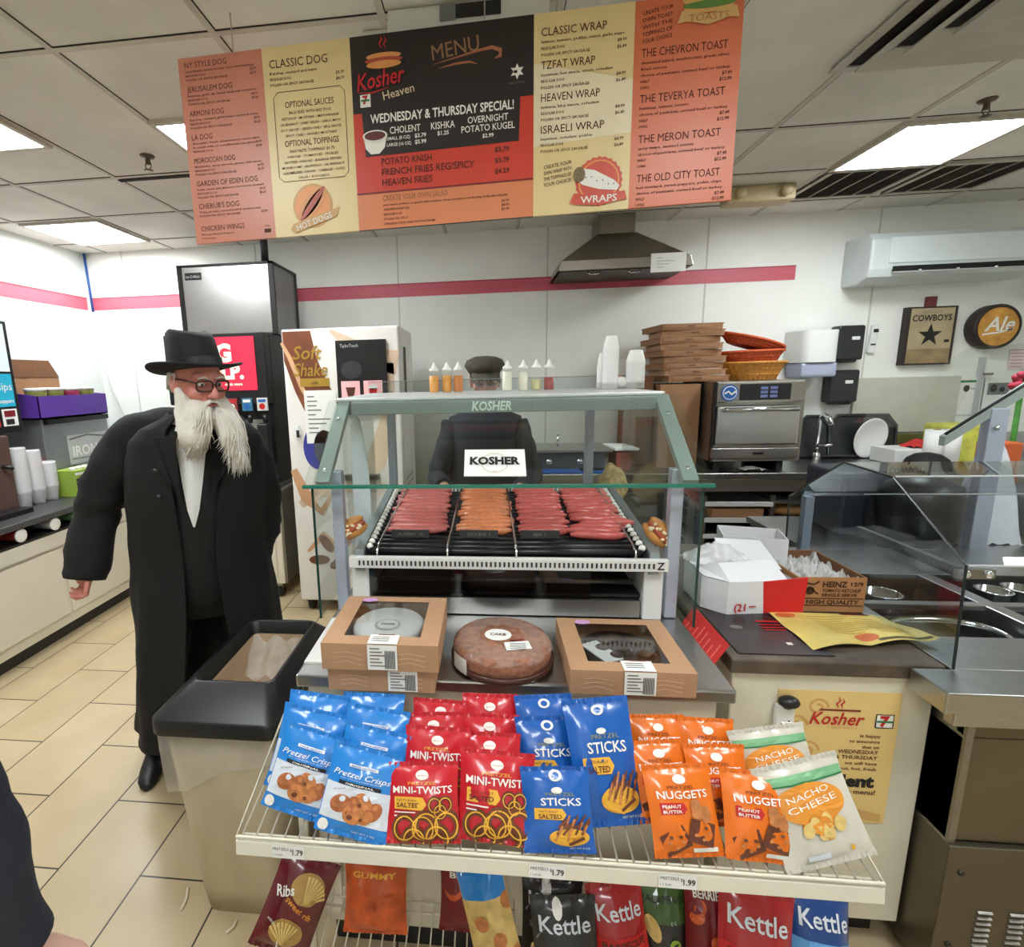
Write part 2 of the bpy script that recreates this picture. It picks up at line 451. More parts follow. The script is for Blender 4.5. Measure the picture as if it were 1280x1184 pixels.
# sprinkler heads
SPR = mat('tarnished_brass', (96, 84, 66), .4, .8, .2, 30)
for px, py, dk, lb in ((185, 203, 0, 'small sprinkler head under the dark ceiling gap at left'), (1233, 134, 1, 'small dark sprinkler head above the right ceiling light')):
    p = at(px, py, z=CEIL-.03)
    t = thing('sprinkler', lb, 'sprinkler', (p.x, p.y, CEIL-.07), 'ceiling sprinklers')
    m = MB(); m.lathe([(.036, 0), (.03, -.008), (.012, -.012), (.012, -.04)], SPR, (p.x, p.y, CEIL)); m.build('escutcheon', t)
    m = MB(); m.tube([(p.x-.012, p.y, CEIL-.03), (p.x-.016, p.y, CEIL-.05), (p.x, p.y, CEIL-.066), (p.x+.016, p.y, CEIL-.05), (p.x+.012, p.y, CEIL-.03)], .003, SPR, 6)
    m.lathe([(.022, -.066), (.022, -.069)], SPR, (p.x, p.y, CEIL), 14); m.build('deflector', t)
# emergency light behind the right end of the menu
p = at(950, 232, y=3.9)
t = thing('emergency_light', 'yellowed emergency light box on the ceiling right of the menu board', 'emergency light')
EMM = mat('yellowed_plastic', (196, 178, 140), .5, 0, .1, 20)
m = MB(); m.box(p.x-.24, 3.78, CEIL-.10, p.x+.17, 3.92, CEIL-.001, EMM); m.build('housing', t, .015)
for sx in (-.17, .10):
    m = MB(); m.lathe([(.030, 0), (.034, -.02), (.024, -.035)], EMM, (p.x+sx, 3.778, CEIL-.05), 16, Matrix.Rotation(radians(90), 3, 'X').inverted()); m.build('lamp_head', t)
base_here(t)
# boxy white unit over the menu board
t = thing('ceiling_projector', 'white ceiling box with a dark opening just above the black menu panel', 'ceiling unit')
x0, x1 = -.31, .20; UN = mat('unit_white', (224, 224, 218), .45, 0, .04)
m = MB(); m.box(x0, 1.86, 2.728, x1, 2.30, CEIL-.001, UN); m.build('housing', t, .012)
m = MB(); m.box(x0+.22, 1.853, 2.752, x0+.36, 1.861, 2.788, BLACK); m.box(x0+.17, 1.854, 2.747, x0+.22, 1.861, 2.79, GREY); m.build('opening', t)
m = MB(); m.box(x0-.10, 1.95, 2.775, x0-.001, 2.2, CEIL-.001, UN); m.build('side_flange', t, .006); base_here(t)
# ================================================================== left and back-left machines
# ---- drinks counter along the left wall
ZC, FX = .87, -2.78
t = thing('drinks_counter', 'long cream cabinet under a dark worktop along the left wall', 'counter')
m = MB(); m.box(XL+.002, .9, .10, FX, YW-.05, .73, CREAM); m.build('cabinet', t, .003)
m = MB(); m.box(XL+.002, .9, 0, FX-.06, YW-.05, .10, DARK); m.build('kick_plate', t)
for y0, y1 in ((.95, 1.6), (1.63, 2.28), (2.31, 2.96), (2.99, 3.64), (3.67, 4.32)):
    m = MB(); m.box(FX, y0, .17, FX+.014, y1, .62, CREAM); m.build('door', t, .004)
m = MB(); m.box(FX, .9, .64, FX+.02, YW-.05, .73, OFFW); m.build('rail', t, .004)
m = MB(); m.box(FX-.22, .9, .732, FX-.16, YW-.05, .83, BLACKM); m.box(FX-.16, .9, .732, FX+.02, YW-.05, .745, BLACK); m.build('cup_well', t)
WORKT = mat('dark_worktop', (66, 66, 66), .35, 0, .18, 40)
m = MB(); m.box(XL+.002, .9, .83, FX+.03, YW-.05, ZC, WORKT); m.build('worktop', t, .006)
base_here(t)
CUPW = mat('foam_cup', (234, 234, 230), .6, 0, .03); CUPG = mat('green_cup', (150, 190, 130), .55, 0, .1, 30); CUPR = mat('red_cup', (190, 60, 60), .5, 0, .1, 30)
for (y, mt, lb) in ((2.70, CUPR, 'red cup lying in the slot under the drinks worktop, white lid showing'), (2.95, CUPW, 'white foam cup lying in the slot under the drinks worktop'), (3.14, CUPG, 'pale green cup lying in the slot under the drinks worktop, nearest the coat')):
    t = thing('lying_cup', lb, 'cup', (FX-.06, y, .75), 'cups in the slot under the worktop')
    M = Matrix.Rotation(radians(90), 3, 'Y')
    m = MB(); m.lathe([(.026, -.1), (.030, -.05), (.036, .06), (.039, .065), (.036, .067), (.03, .0)], mt, (FX-.055, y, .7872), 18, M); m.build('cup', t)
    m = MB(); m.lathe([(.039, .064), (.041, .072), (.034, .075)], WHITE if mt is CUPR else mt, (FX-.055, y, .7872), 18, M); m.build('lid', t)
    base_here(t)
t = thing('coffee_machine', 'brown coffee machine column at the left edge of the photo beside white cups', 'coffee machine')
BRN = mat('brown_panel', (86, 62, 56), .45, 0, .06)
m = MB(); m.box(-3.48, 2.45, ZC, -3.02, 2.98, 1.36, BRN); m.build('body', t, .01)
m = MB(); m.tube([(-3.02, 2.90, 1.17), (-2.99, 2.92, 1.165), (-2.97, 2.93, 1.15)], .012, BLACK); m.build('tap', t)
m = MB(); m.box(-3.02, 2.5, ZC, -2.9, 2.95, ZC+.03, BLACK); m.build('drip_tray', t); base_here(t)
t = thing('drinks_screen', 'tall black framed drinks display with teal and red panels at the left edge', 'display')
TEAL = mat('teal_panel', (34, 150, 178), .3, 0, .05, emit=(34, 150, 178), estr=.35)
m = MB(); m.box(-3.5, 2.45, 1.362, -3.10, 3.18, 2.08, BLACK); m.build('frame', t, .006)
fx = flat((-3.10, 2.46, 1.40), (0, 1, 0), (0, 0, 1), .003)
m = MB(); m.rect(.01, .36, .69, .66, fx, mat('screen_sky', (206, 222, 230), .3, 0, .1, emit=(200, 220, 230), estr=.3)); m.rect(.01, .135, .69, .345, fx, TEAL); m.rect(.01, .01, .56, .12, fx, RED); m.rect(.58, .01, .69, .12, fx, PAPER)
fx2 = flat((-3.10, 2.46, 1.40), (0, 1, 0), (0, 0, 1), .005)
m.text('cold sips', fx2, .68, .24, .05, INKW, 'R'); m.text('toppers', fx2, .68, .16, .024, INKW, 'R', bold=.02); m.text('a', fx2, .50, .04, .045, INKW, 'R', bold=.02)
m.rect(.595, .07, .675, .11, fx2, DRED); m.rect(.60, .02, .66, .055, fx2, INK)
m.build('panels', t); base_here(t)
FROST = film('frosted_cup', (238, 240, 240), .62)
for i, (y, h, lb) in enumerate(((3.06, .40, 'tallest frosted cup stack next to the coffee machine'), (3.17, .37, 'frosted cup stack in the middle of three on the drinks counter'), (3.28, .27, 'shortest frosted cup stack beside the red straw carton'))):
    m = MB(); pr = [(.034, 0), (.048, .10)]
    k = .10
    while k < h: pr += [(.050, k+.002), (.047, k+.012)]; k += .018
    pr += [(.046, h), (.03, h)]
    m.lathe(pr, FROST, (-3.06, y, ZC), 20); tag(m.build('cup_stack'), lb, 'cups', 'frosted cup stacks on the drinks counter')
t = thing('straw_carton', 'red carton of white wrapped straws behind the frosted cups', 'carton')
m = MB(); m.box(-3.3, 3.22, ZC, -3.15, 3.36, ZC+.27, RED); m.build('carton', t, .004)
m = MB()
for k in range(26):
    x, y = -3.28+random.random()*.11, 3.24+random.random()*.10; m.tube([(x, y, ZC+.2), (x+random.uniform(-.02, .02), y+random.uniform(-.02, .02), ZC+.30+random.random()*.04)], .006, INKW if k % 2 else mat('straw_pink', (220, 120, 120), .5), 5)
m.build('straws', t)['kind'] = 'stuff'; base_here(t)
t = thing('striped_carton', 'green and black striped carton on the drinks counter by the black coat', 'carton')
LIME = mat('lime_stripe', (150, 178, 70), .5, 0, .06); STB = mat('stripe_black', (34, 40, 34), .5)
m = MB(); m.box(-3.11, 3.36, ZC, -2.93, 3.66, ZC+.19, LIME); m.build('carton', t, .004)
f = flat((-2.93, 3.36, ZC), (0, 1, 0), (0, 0, 1), .002); m = MB()
for k in range(4): m.shape([(.0, .03+k*.042), (.30, .0+k*.05), (.30, .022+k*.05), (.0, .048+k*.042)], f, STB if k % 2 == 0 else INKW)
m.build('stripes', t)
for k in range(5):
    m = MB(); m.lathe([(.022, 0), (.022, .02), (.012, .022)], INKW, (-2.97, 3.39+.06*k, ZC+.189), 12); m.build('lid', t)
base_here(t)
t = thing('grey_dispenser', 'grey metal dispenser box under the purple carton, lettering IRON', 'dispenser')
GRM = mat('grey_metal_box', (150, 154, 156), .35, .6, .05)
m = MB(); m.box(-3.50, 3.37, ZC, -3.14, 4.02, 1.43, GRM); m.build('box', t, .006)
f = flat((-3.14, 3.37, ZC), (0, 1, 0), (0, 0, 1), .003); m = MB(); m.rect(.20, .20, .62, .42, f, LGREY); f2 = flat((-3.14, 3.37, ZC), (0, 1, 0), (0, 0, 1), .005); m.text('IRON', f2, .24, .26, .075, INKW, bold=.03); m.line([(.22, .39), (.4, .41), (.6, .38)], .014, f2, INKG); m.line([(.22, .24), (.6, .23)], .008, f2, INKG); m.build('front_sign', t)
m = MB(); m.box(-3.14, 3.39, 1.39, -3.11, 4.0, 1.425, BLACK); m.build('lip', t); base_here(t)
t = thing('purple_carton', 'open purple display carton of tubs with a raised brown flap, by the left wall', 'carton')
PUR = mat('purple_card', (92, 54, 156), .5, 0, .05); PURL = mat('lilac_card', (150, 120, 196), .5, 0, .05)
X0, X1, Y0, Y1, Z0 = -3.50, -3.10, 3.33, 3.99, 1.432
m = MB(); m.box(X0, Y0, Z0, X1, Y1, Z0+.01, CARD); m.box(X1-.006, Y0, Z0, X1, Y1, Z0+.16, PUR)
m.prism([(0, 0), (X1-X0, 0), (X1-X0, .16), (0, .22)], (X0, Y0+.006, Z0), (1, 0, 0), (0, 0, 1), .006, PUR)
m.prism([(0, 0), (X1-X0, 0), (X1-X0, .16), (0, .20)], (X0, Y1, Z0), (1, 0, 0), (0, 0, 1), .006, PURL)
m.box(X0, Y0, Z0, X0+.006, Y1, Z0+.30, CARD); m.build('tray', t)
m = MB(); m.add([(X0+.008, Y0, Z0+.30), (X0+.008, Y1, Z0+.30), (X0+.02, Y1-.10, Z0+.43), (X0+.02, Y0-.0, Z0+.43), (X0+.012, Y0, Z0+.30), (X0+.012, Y1, Z0+.30), (X0+.026, Y1-.10, Z0+.43), (X0+.026, Y0-.0, Z0+.43)], [(0,1,2,3),(7,6,5,4),(2,1,5,6),(0,3,7,4),(3,2,6,7)], CARDD); m.build('flap', t); base_here(t)
OLV = mat('olive_can', (132, 134, 60), .4, 0, .1); MAG = mat('magenta_can', (170, 50, 90), .4, 0, .1)
for k, (mt, nm) in enumerate(((OLV, 'first olive green tub from the left in the purple carton'), (OLV, 'second olive green tub from the left in the purple carton'), (MAG, 'magenta tub in the purple carton'), (OLV, 'olive green tub at the right end of the purple carton'))):
    p = (X1-.10, Y0+.10+k*.152, Z0+.012); t = thing('drink_tub', nm, 'tub', p, 'tubs in the purple carton')
    m = MB(); m.lathe([(.055, 0), (.066, .17), (.066, .185)], mt, p, 18); m.build('tub', t)
    m = MB(); m.lathe([(.070, .184), (.070, .205), (.06, .207)], INKW, p, 18); m.build('lid', t)

shift(.48, .05)
# ---- ice machine over the soda fountain
FY = 3.58
t = thing('fountain_cabinet', 'cream cabinet on wheels under the soda fountain beside the brown shake machine', 'cabinet')
m = MB(); m.box(-2.86, FY, .12, -2.03, 4.35, .86, CREAM); m.build('body', t, .006)
m = MB(); m.box(-2.80, FY-.008, .16, -2.08, FY, .60, CREAM); m.build('door', t, .003)
m = MB(); m.box(-2.03, FY+.02, .12, -2.015, 4.38, .84, STEELD); m.build('side_panel', t)
m = MB(); m.box(-2.87, FY-.02, .86, -2.02, 4.40, .90, WORKT); m.build('top', t, .005)
for x, y in ((-2.8, FY+.06), (-2.09, FY+.06), (-2.09, 4.3), (-2.8, 4.3)):
    m = MB(); m.tube([(x-.02, y, .05), (x+.02, y, .05)], .05, BLACK, 16); m.box(x-.025, y-.03, .07, x+.025, y+.03, .12, STEELD); m.build('caster', t)
base_here(t)
t = thing('soda_fountain', 'black soda fountain with a lit red cup sign, behind the black hat', 'soda machine')
m = MB(); m.box(-2.76, FY+.04, .90, -2.02, 4.35, 1.99, BLACK); m.box(-2.76, FY-.06, 1.50, -2.02, FY+.04, 1.99, BLACK); m.build('housing', t, .008)
REDL = mat('lit_red_sign', (216, 38, 66), .4, 0, .02, emit=(222, 40, 70), estr=.55)
m = MB(); m.box(-2.71, FY-.068, 1.595, -2.09, FY-.06, 1.965, REDL); m.build('sign_panel', t)
CRL = mat('lit_cream', (250, 232, 200), .4, 0, .02, emit=(250, 232, 205), estr=.6)
f = flat((-2.71, FY-.068, 1.595), (1, 0, 0), (0, 0, 1), .003); m = MB()
m.text('BiG', f, .33, .205, .115, CRL, 'C', bold=.05); m.text('GULP.', f, .35, .085, .095, CRL, 'C', bold=.05); m.text('drink more', f, .45, .035, .02, CRL, 'C', bold=.02)
m.build('sign_lettering', t)
for k in range(6):
    x = -2.66+k*.112
    m = MB(); m.box(x, FY-.072, 1.45, x+.075, FY-.055, 1.54, mat('valve_%d' % (k % 3), ((150, 60, 60), (60, 120, 150), (210, 210, 205))[k % 3], .4)); f = flat((x, FY-.072, 1.45), (1, 0, 0), (0, 0, 1), .002)
    m.oval(.037, .03, .022, .022, f, (INKW, BLUE, RED)[k % 3]); m.rect(.01, .06, .065, .08, f, (RED, INKW, BLUE)[k % 3]); v = m.build('flavour_card', t)
    m = MB(); m.lathe([(.014, 0), (.02, .03), (.02, .06)], BLACK, (x+.037, FY-.04, 1.36), 12); m.build('nozzle', t)
m = MB(); m.box(-2.70, FY+.036, .98, -2.10, FY+.042, 1.38, STEEL); m.build('splash_plate', t)
m = MB(); m.box(-2.74, FY-.08, .90, -2.04, FY+.04, .96, STEELH); m.build('drip_tray', t)
m = MB(); m.box(-2.11, FY-.09, 1.02, -2.03, FY-.02, 1.36, BLACK); m.build('lever_column', t, .01); base_here(t)
t = thing('ice_machine', 'square stainless ice machine with black edges on top of the soda fountain', 'ice machine')
x0, x1, y0, y1, z0, z1 = -2.705, -1.985, 3.70, 4.17, 1.992, 2.49
m = MB(); m.box(x0+.015, y0+.01, z0, x1-.012, y1, z1-.012, mat('grey_side_panel', (128, 130, 130), .4, .3, .04)); m.build('body', t)
m = MB(); m.box(x0+.035, y0-.004, z0+.01, x1-.035, y0+.01, z1-.015, STEEL); m.build('front_panel', t, .004)
m = MB()
for a in ((x0, y0-.006, z0, x0+.035, y0+.02, z1), (x1-.035, y0-.006, z0, x1, y0+.02, z1), (x0, y0-.006, z1-.014, x1, y1, z1), (x1-.016, y1-.02, z0, x1, y1+.003, z1)): m.box(*a, BLACK)
m.build('trim', t)
f = flat((x0+.06, y0-.004, z1-.105), (1, 0, 0), (0, 0, 1), .004); m = MB(); m.rect(0, 0, .125, .05, f, BLACK); f2 = flat((x0+.06, y0-.004, z1-.105), (1, 0, 0), (0, 0, 1), .006); m.text('Ice-O-Matic', f2, .0625, .014, .02, LGREY, 'C', bold=.02, w=.11); m.build('nameplate', t)
m = MB(); m.cyl((-2.12, 3.9, z1), (-2.12, 3.9, CEIL), .028, BLACK); m.build('water_pipe', t); base_here(t)

shift(.452, .01)
# ---- shake machine
t = thing('shake_machine', 'tall white shake machine with brown swirl artwork and dark screen, left of the glass case', 'shake machine')
x0, x1, y0, y1, z0, z1 = -1.80, -1.017, 3.40, 4.0, .09, 1.985
SHW = mat('machine_white', (232, 228, 222), .35, 0, .03, 3); CHOC = mat('chocolate_swirl', (118, 66, 42), .4, 0, .25, 5); TAN = mat('caramel_swirl', (206, 160, 120), .4, 0, .15, 4); GOLD = mat('gold_lettering', (176, 140, 56), .35, .2, .08)
m = MB(); m.box(x0, y0, z0, x1, y1, z1, SHW); m.build('cabinet', t, .012)
f = flat((x0, y0, 0), (1, 0, 0), (0, 0, 1), .002); f2 = flat((x0, y0, 0), (1, 0, 0), (0, 0, 1), .004); f3 = flat((x0, y0, 0), (1, 0, 0), (0, 0, 1), .006); m = MB()
m.shape([(.01, 1.97), (.20, 1.97), (.23, 1.80), (.30, 1.62), (.40, 1.46), (.38, 1.40), (.25, 1.36), (.14, 1.42), (.07, 1.58), (.01, 1.78)], f, CHOC)
m.line([(.0, 1.90), (.05, 1.80), (.12, 1.60), (.20, 1.46), (.34, 1.36)], [.02, .03, .03, .03, .02], f2, TAN)
m.line([(.33, 1.97), (.5, 1.85), (.62, 1.78), (.77, 1.75)], [.02, .10, .12, .16], f, mat('pale_caramel', (222, 196, 170), .4, 0, .1, 4))
m.line([(.72, 1.75), (.70, 1.4), (.60, 1.1), (.45, .95), (.2, .9), (.05, .8)], [.05, .10, .14, .12, .10, .05], f, mat('pale_caramel', (222, 196, 170)))
m.line([(.02, 1.05), (.10, .85), (.2, .75), (.30, .9)], [.05, .09, .06, .02], f2, TAN)
m.oval(.20, 1.20, .10, .15, f2, mat('blue_violet', (60, 66, 150), .4, 0, .1)); m.oval(.25, 1.20, .075, .12, f3, mat('deep_grey', (70, 74, 86), .4, 0, .3, 12))
for k, (a, b) in enumerate(((.22, .52), (.34, .62), (.16, .40), (.30, .38))): m.oval(a, b, .035, .075, f2, CHOC, rot=.6+k*.5)
m.line([(.08, .46), (.2, .58), (.32, .48), (.44, .60), (.6, .52)], [.02, .06, .07, .06, .02], f, TAN)
m.build('swirl_artwork', t)
m = MB(); m.text('Soft', f3, .07, 1.79, .085, GOLD, shear=.25, bold=.01, w=.20); m.text('Shake', f3, .07, 1.68, .085, GOLD, shear=.25, bold=.01, w=.23); m.rect(.11, 1.61, .31, 1.665, f3, GOLD); m.text('cafe', flat((x0, y0, 0), (1,0,0), (0,0,1), .008), .21, 1.625, .022, INKBR, 'C'); m.build('lettering', t)
m = MB(); m.box(x0+.13, y0-.006, 1.23, x0+.35, y0-.0045, 1.585, PAPER)
for k in range(9): m.rect(.15, 1.54-k*.03, .15+.05+.12*random.random(), 1.548-k*.03, flat((x0, y0-.006, 0), (1,0,0), (0,0,1), .001), INKG)
m.build('notice', t)
m = MB(); m.box(x0+.37, y0-.025, 1.42, x0+.70, y0, 1.90, BLACK); f = flat((x0+.37, y0-.025, 1.42), (1,0,0), (0,0,1), .002); f2 = flat((x0+.37, y0-.025, 1.42), (1,0,0), (0,0,1), .004); PKL = mat('pink_screen', (228, 170, 170), .3, 0, .1, emit=(228, 170, 170), estr=.3)
m.text('f\'real', f2, .03, .43, .026, LGREY) if False else m.text('TaylorTouch', f2, .03, .435, .022, LGREY, w=.12)
m.oval(.10, .29, .07, .06, f, DARK); m.rect(.025, .09, .15, .22, f, PKL); m.rect(.175, .09, .30, .22, f, PKL)
m.shape([(.055, .18), (.12, .18), (.105, .11), (.07, .11)], f2, INKBR); m.shape([(.21, .17), (.265, .17), (.255, .11), (.22, .11)], f2, RED); m.oval(.2375, .18, .03, .018, f2, INKW)
m.shape([(.19, .02), (.28, .02), (.235, .07)], f2, INKW); m.build('screen', t)
m = MB(); m.obox((x0+.075, y0-.02, 1.32), (.03, .03, .07), WHITE, (0, -.2, 0)); m.obox((x0+.08, y0-.03, 1.30), (.02, .02, .05), BLACK); m.build('latch', t, .004)
f = flat((x1, y0, 0), (0, 1, 0), (0, 0, 1), .003); m = MB(); m.rect(.03, .2, .035, 1.95, f, GREY); m.rect(.17, 1.45, .27, 1.86, f, DARK); m.rect(.36, .2, .365, 1.95, f, GREY)
for k in range(14): m.rect(.1, .3+k*.05, .45, .31+k*.05, f, GREY)
m.build('side_vents', t)
for x, y in ((x0+.06, y0+.08), (x1-.08, y0+.08), (x0+.06, y1-.08), (x1-.08, y1-.08)):
    m = MB(); m.tube([(x-.02, y, .045), (x+.02, y, .045)], .045, BLACK, 16); m.box(x-.03, y-.03, .06, x+.03, y+.03, .09, BLACK); m.build('caster', t)
m = MB(); m.box(x0+.38, y0-.05, .98, x0+.62, y0, 1.02, STEELH); m.build('cup_shelf', t); base_here(t)
shift()
# ================================================================== the back wall and its counter
# hood
t = thing('range_hood', 'stainless range hood on the back wall with a white note on its front', 'range hood')
HX0, HX1, HY = .505, 1.43, 3.98
HOOD = mat('hood_steel', (158, 152, 142), .3, 1.0, .08, 6, stretch=(2, 2, 40))
m = MB()
zb, zt = 2.37, 2.435
lo = [(HX0, HY, zb), (HX1, HY, zb), (HX1, YW, zb), (HX0, YW, zb)]
md = [(HX0+.02, HY, zt), (HX1-.02, HY, zt), (HX1-.02, YW, zt), (HX0+.02, YW, zt)]
tp = [(.82, 4.22, 2.66), (1.10, 4.22, 2.66), (1.10, YW, 2.66), (.82, YW, 2.66)]
m.add(lo+md+tp, [(0,1,5,4), (1,2,6,5), (3,0,4,7), (4,5,9,8), (5,6,10,9), (7,4,8,11), (2,3,7,6), (6,7,11,10), (8,9,10,11)], HOOD); m.build('canopy', t, .004)
m = MB(); m.box(HX0+.02, HY+.02, zb-.006, HX1-.02, YW-.02, zb+.004, mat('hood_filter', (74, 66, 58), .5, .6, .3, 60)); 
for x in (.72, 1.0): m.tube([(x, HY+.05, zb-.006), (x+.02, HY+.04, zb-.025), (x+.07, HY+.04, zb-.025), (x+.09, HY+.05, zb-.006)], .006, CHROME, 6)
m.build('filter', t)
m = MB(); m.box(.83, 4.23, 2.66, 1.09, YW, CEIL, HOOD); m.build('flue', t, .003)
m = MB(); m.box(1.14, HY-.006, 2.33, 1.375, HY-.003, 2.455, PAPER)
f = flat((1.14, HY-.006, 2.33), (1,0,0), (0,0,1), .001)
for k in range(4): m.rect(.04, .09-k*.02, .08+.11*((k*37) % 10)/10, .096-k*.02, f, LGREY)
m.build('note', t); base_here(t)
# split air conditioner
t = thing('air_conditioner', 'white split air conditioner high on the back wall at right', 'air conditioner')
ax0, ax1 = 2.70, 3.78
pr = [(4.50, 2.24), (4.32, 2.235), (4.22, 2.27), (4.20, 2.32), (4.20, 2.52), (4.24, 2.565), (4.50, 2.575)]
m = MB(); m.add([(ax0, y, z) for y, z in pr]+[(ax1, y, z) for y, z in pr], [tuple(range(6, -1, -1)), tuple(range(7, 14))]+[(i, (i+1) % 7, 7+(i+1) % 7, 7+i) for i in range(7)], mat('ac_white', (206, 214, 214), .35, 0, .03)); m.build('casing', t, .012)
m = MB(); m.box(ax0+.12, 4.192, 2.355, ax1-.06, 4.20, 2.53, mat('ac_panel', (214, 222, 222), .3, 0, .02)); m.build('front_panel', t, .004)
m = MB(); m.box(ax0+.15, 4.193, 2.30, ax1-.08, 4.24, 2.335, BLACKM); m.build('air_outlet', t)
m = MB(); m.obox(((ax0+ax1)/2+.03, 4.197, 2.296), (ax1-ax0-.24, .035, .008), LGREY, (.3, 0, 0))
for x in (3.02, 3.26, 3.5): m.obox((x, 4.19, 2.30), (.01, .02, .012), WHITE)
m.build('louvre', t); base_here(t)

# wall things
def wall_rect(px0, py0, px1, py1, y=YW):
    a, b = at(px0, py0, y=y), at(px1, py1, y=y); return a.x, b.z, b.x, a.z
t = thing('towel_dispenser', 'white paper towel dispenser with a grey window, left of the black soap dispensers', 'towel dispenser')
x0, z0, x1, z1 = 2.335, 1.575, 2.63, 1.92
m = MB(); m.grid(lambda u, v: (x0+(x1-x0)*u, YW-.05-.19*sqrt(max(0, 1-abs(2*u-1)**6)), z0+.11+(z1-z0-.11)*v), 16, 1, WHITE)
m.add([(x0+(x1-x0)*k/16, YW-.05-.19*sqrt(max(0, 1-abs(2*k/16-1)**6)), z1) for k in range(17)]+[(x1, YW-.001, z1), (x0, YW-.001, z1)], [tuple(range(19))], WHITE)
m.box(x0, YW-.052, z0+.11, x1, YW-.001, z1, WHITE); m.build('cover', t)
m = MB(); m.box(x0+.02, YW-.225, z0, x1-.02, YW-.001, z0+.11, mat('smoke_window', (170, 176, 200), .2, 0, .05)); m.build('window', t, .02)
m = MB(); m.grid(lambda u, v: (x0+.14+.05*u+.02*sin(v*3), YW-.12-.01*sin(u*3), z0-.10*v*(1-.3*u)), 6, 6, PAPER); m.build('paper_towel', t); base_here(t)
SOAP = mat('soap_black', (34, 38, 38), .35, 0, .06)
for (px0, py0, px1, py1, lb) in ((1050, 407, 1078, 453, 'upper black soap dispenser, right of the white towel dispenser'), (1040, 463, 1071, 506, 'lower black soap dispenser, hanging below its twin')):
    x0, z0, x1, z1 = wall_rect(px0, py0, px1, py1, YW-.11)
    t = thing('soap_dispenser', lb, 'soap dispenser', group='black soap dispensers')
    m = MB(); m.box(x0, YW-.11, z0+.02, x1, YW-.001, z1, SOAP); m.box(x0+.03, YW-.10, z0, x1-.03, YW-.02, z0+.03, SOAP); m.build('body', t, .02)
    m = MB(); m.box((x0+x1)/2, YW-.118, (z0+z1)/2+.03, (x0+x1)/2+.055, YW-.10, (z0+z1)/2+.055, WHITE); m.build('badge', t, .004); base_here(t)
t = thing('wall_remote', 'slim white wall remote beside the upper soap dispenser', 'remote')
x0, z0, x1, z1 = wall_rect(1085, 409, 1093, 439)
m = MB(); m.obox(((x0+x1)/2, YW-.015, (z0+z1)/2), (.05, .028, .21), WHITE, (0, .08, 0)); m.build('body', t, .006)
m = MB(); m.obox(((x0+x1)/2+.008, YW-.031, z1-.03), (.034, .004, .025), BLACK); m.obox(((x0+x1)/2-.002, YW-.031, z0+.05), (.034, .004, .012), DARK); m.build('buttons', t); base_here(t)
# cowboys plaque and round sign
t = thing('star_plaque', 'tan wall plaque with dark edges and a large black five-pointed star', 'plaque')
x0, z0, x1, z1 = 3.165, 1.645, 3.51, 2.075
PLQ = mat('tan_plaque', (176, 160, 126), .6, 0, .14, 6); EDGE = mat('dark_edge', (46, 36, 32), .6)
m = MB(); m.box(x0, YW-.05, z0, x1, YW-.001, z1, EDGE); m.build('board', t)
f = flat((x0, YW-.05, z0), (1,0,0), (0,0,1), .002); f2 = flat((x0, YW-.05, z0), (1,0,0), (0,0,1), .004); W, Hh = x1-x0, z1-z0
m = MB(); m.rect(.025, .012, W-.02, Hh-.012, f, PLQ); m.rect(.025, .012, W-.02, .12, flat((x0, YW-.05, z0), (1,0,0), (0,0,1), .003), mat('plaque_dark_band', (150, 128, 92), .6, 0, .2, 12))  # darker tan band along the foot of the plaque
m.text('COWBOYS', f2, W/2, Hh-.105, .045, INK, 'C', bold=.02, w=.27); m.text('DALLAS', f2, W/2, Hh-.045, .018, INKG, 'C', w=.12)
st = [((.085 if i % 2 == 0 else .034)*sin(i*pi/5)+W/2, (.085 if i % 2 == 0 else .034)*cos(i*pi/5)+.215) for i in range(10)]
def starp(m, cx, cy, R, r, n, f, mt, ph=0):
    ps = [((R if i % 2 == 0 else r)*sin(i*pi/n+ph)+cx, (R if i % 2 == 0 else r)*cos(i*pi/n+ph)+cy) for i in range(2*n)]
    m.add([f(cx, cy)]+[f(*p) for p in ps], [(0, i+1, (i+1) % (2*n)+1) for i in range(2*n)], mt)
starp(m, W/2, .22, .088, .034, 5, f2, INK); m.rect(W-.07, .165, W-.035, .185, f2, INK)
m.build('artwork', t)
m = MB(); m.box(x0+.14, YW-.03, z1, x0+.21, YW-.001, z1+.075, mat('red_brown_clip', (112, 48, 44), .5)); m.build('hanger', t, .004); base_here(t)
t = thing('round_sign', 'round black-rimmed sign with pale lettering on orange, on the wall at right', 'sign')
cx, cz, R = 3.76, 1.91, .155; Mx = Matrix.Rotation(radians(90), 3, 'X')
m = MB(); m.lathe([(R, 0), (R+.006, .01), (R+.006, .09), (R-.012, .105), (R-.018, .09), (R-.02, .0)], EDGE, (cx, YW-.001, cz), 40, Mx); m.build('rim', t)
f = flat((cx, YW-.092, cz), (1,0,0), (0,0,1), .002); f2 = flat((cx, YW-.092, cz), (1,0,0), (0,0,1), .004)
m = MB(); m.oval(0, 0, R-.014, R-.014, f, mat('orange_face', (206, 150, 66), .5, 0, .25, 14), 40); m.text('Ale', f2, .01, -.03, .10, INKW, 'C', bold=.02, shear=.25, w=.20); m.line([(-.10, -.055), (0, -.045), (.10, -.02)], .012, f2, INKW); m.build('face', t); base_here(t)
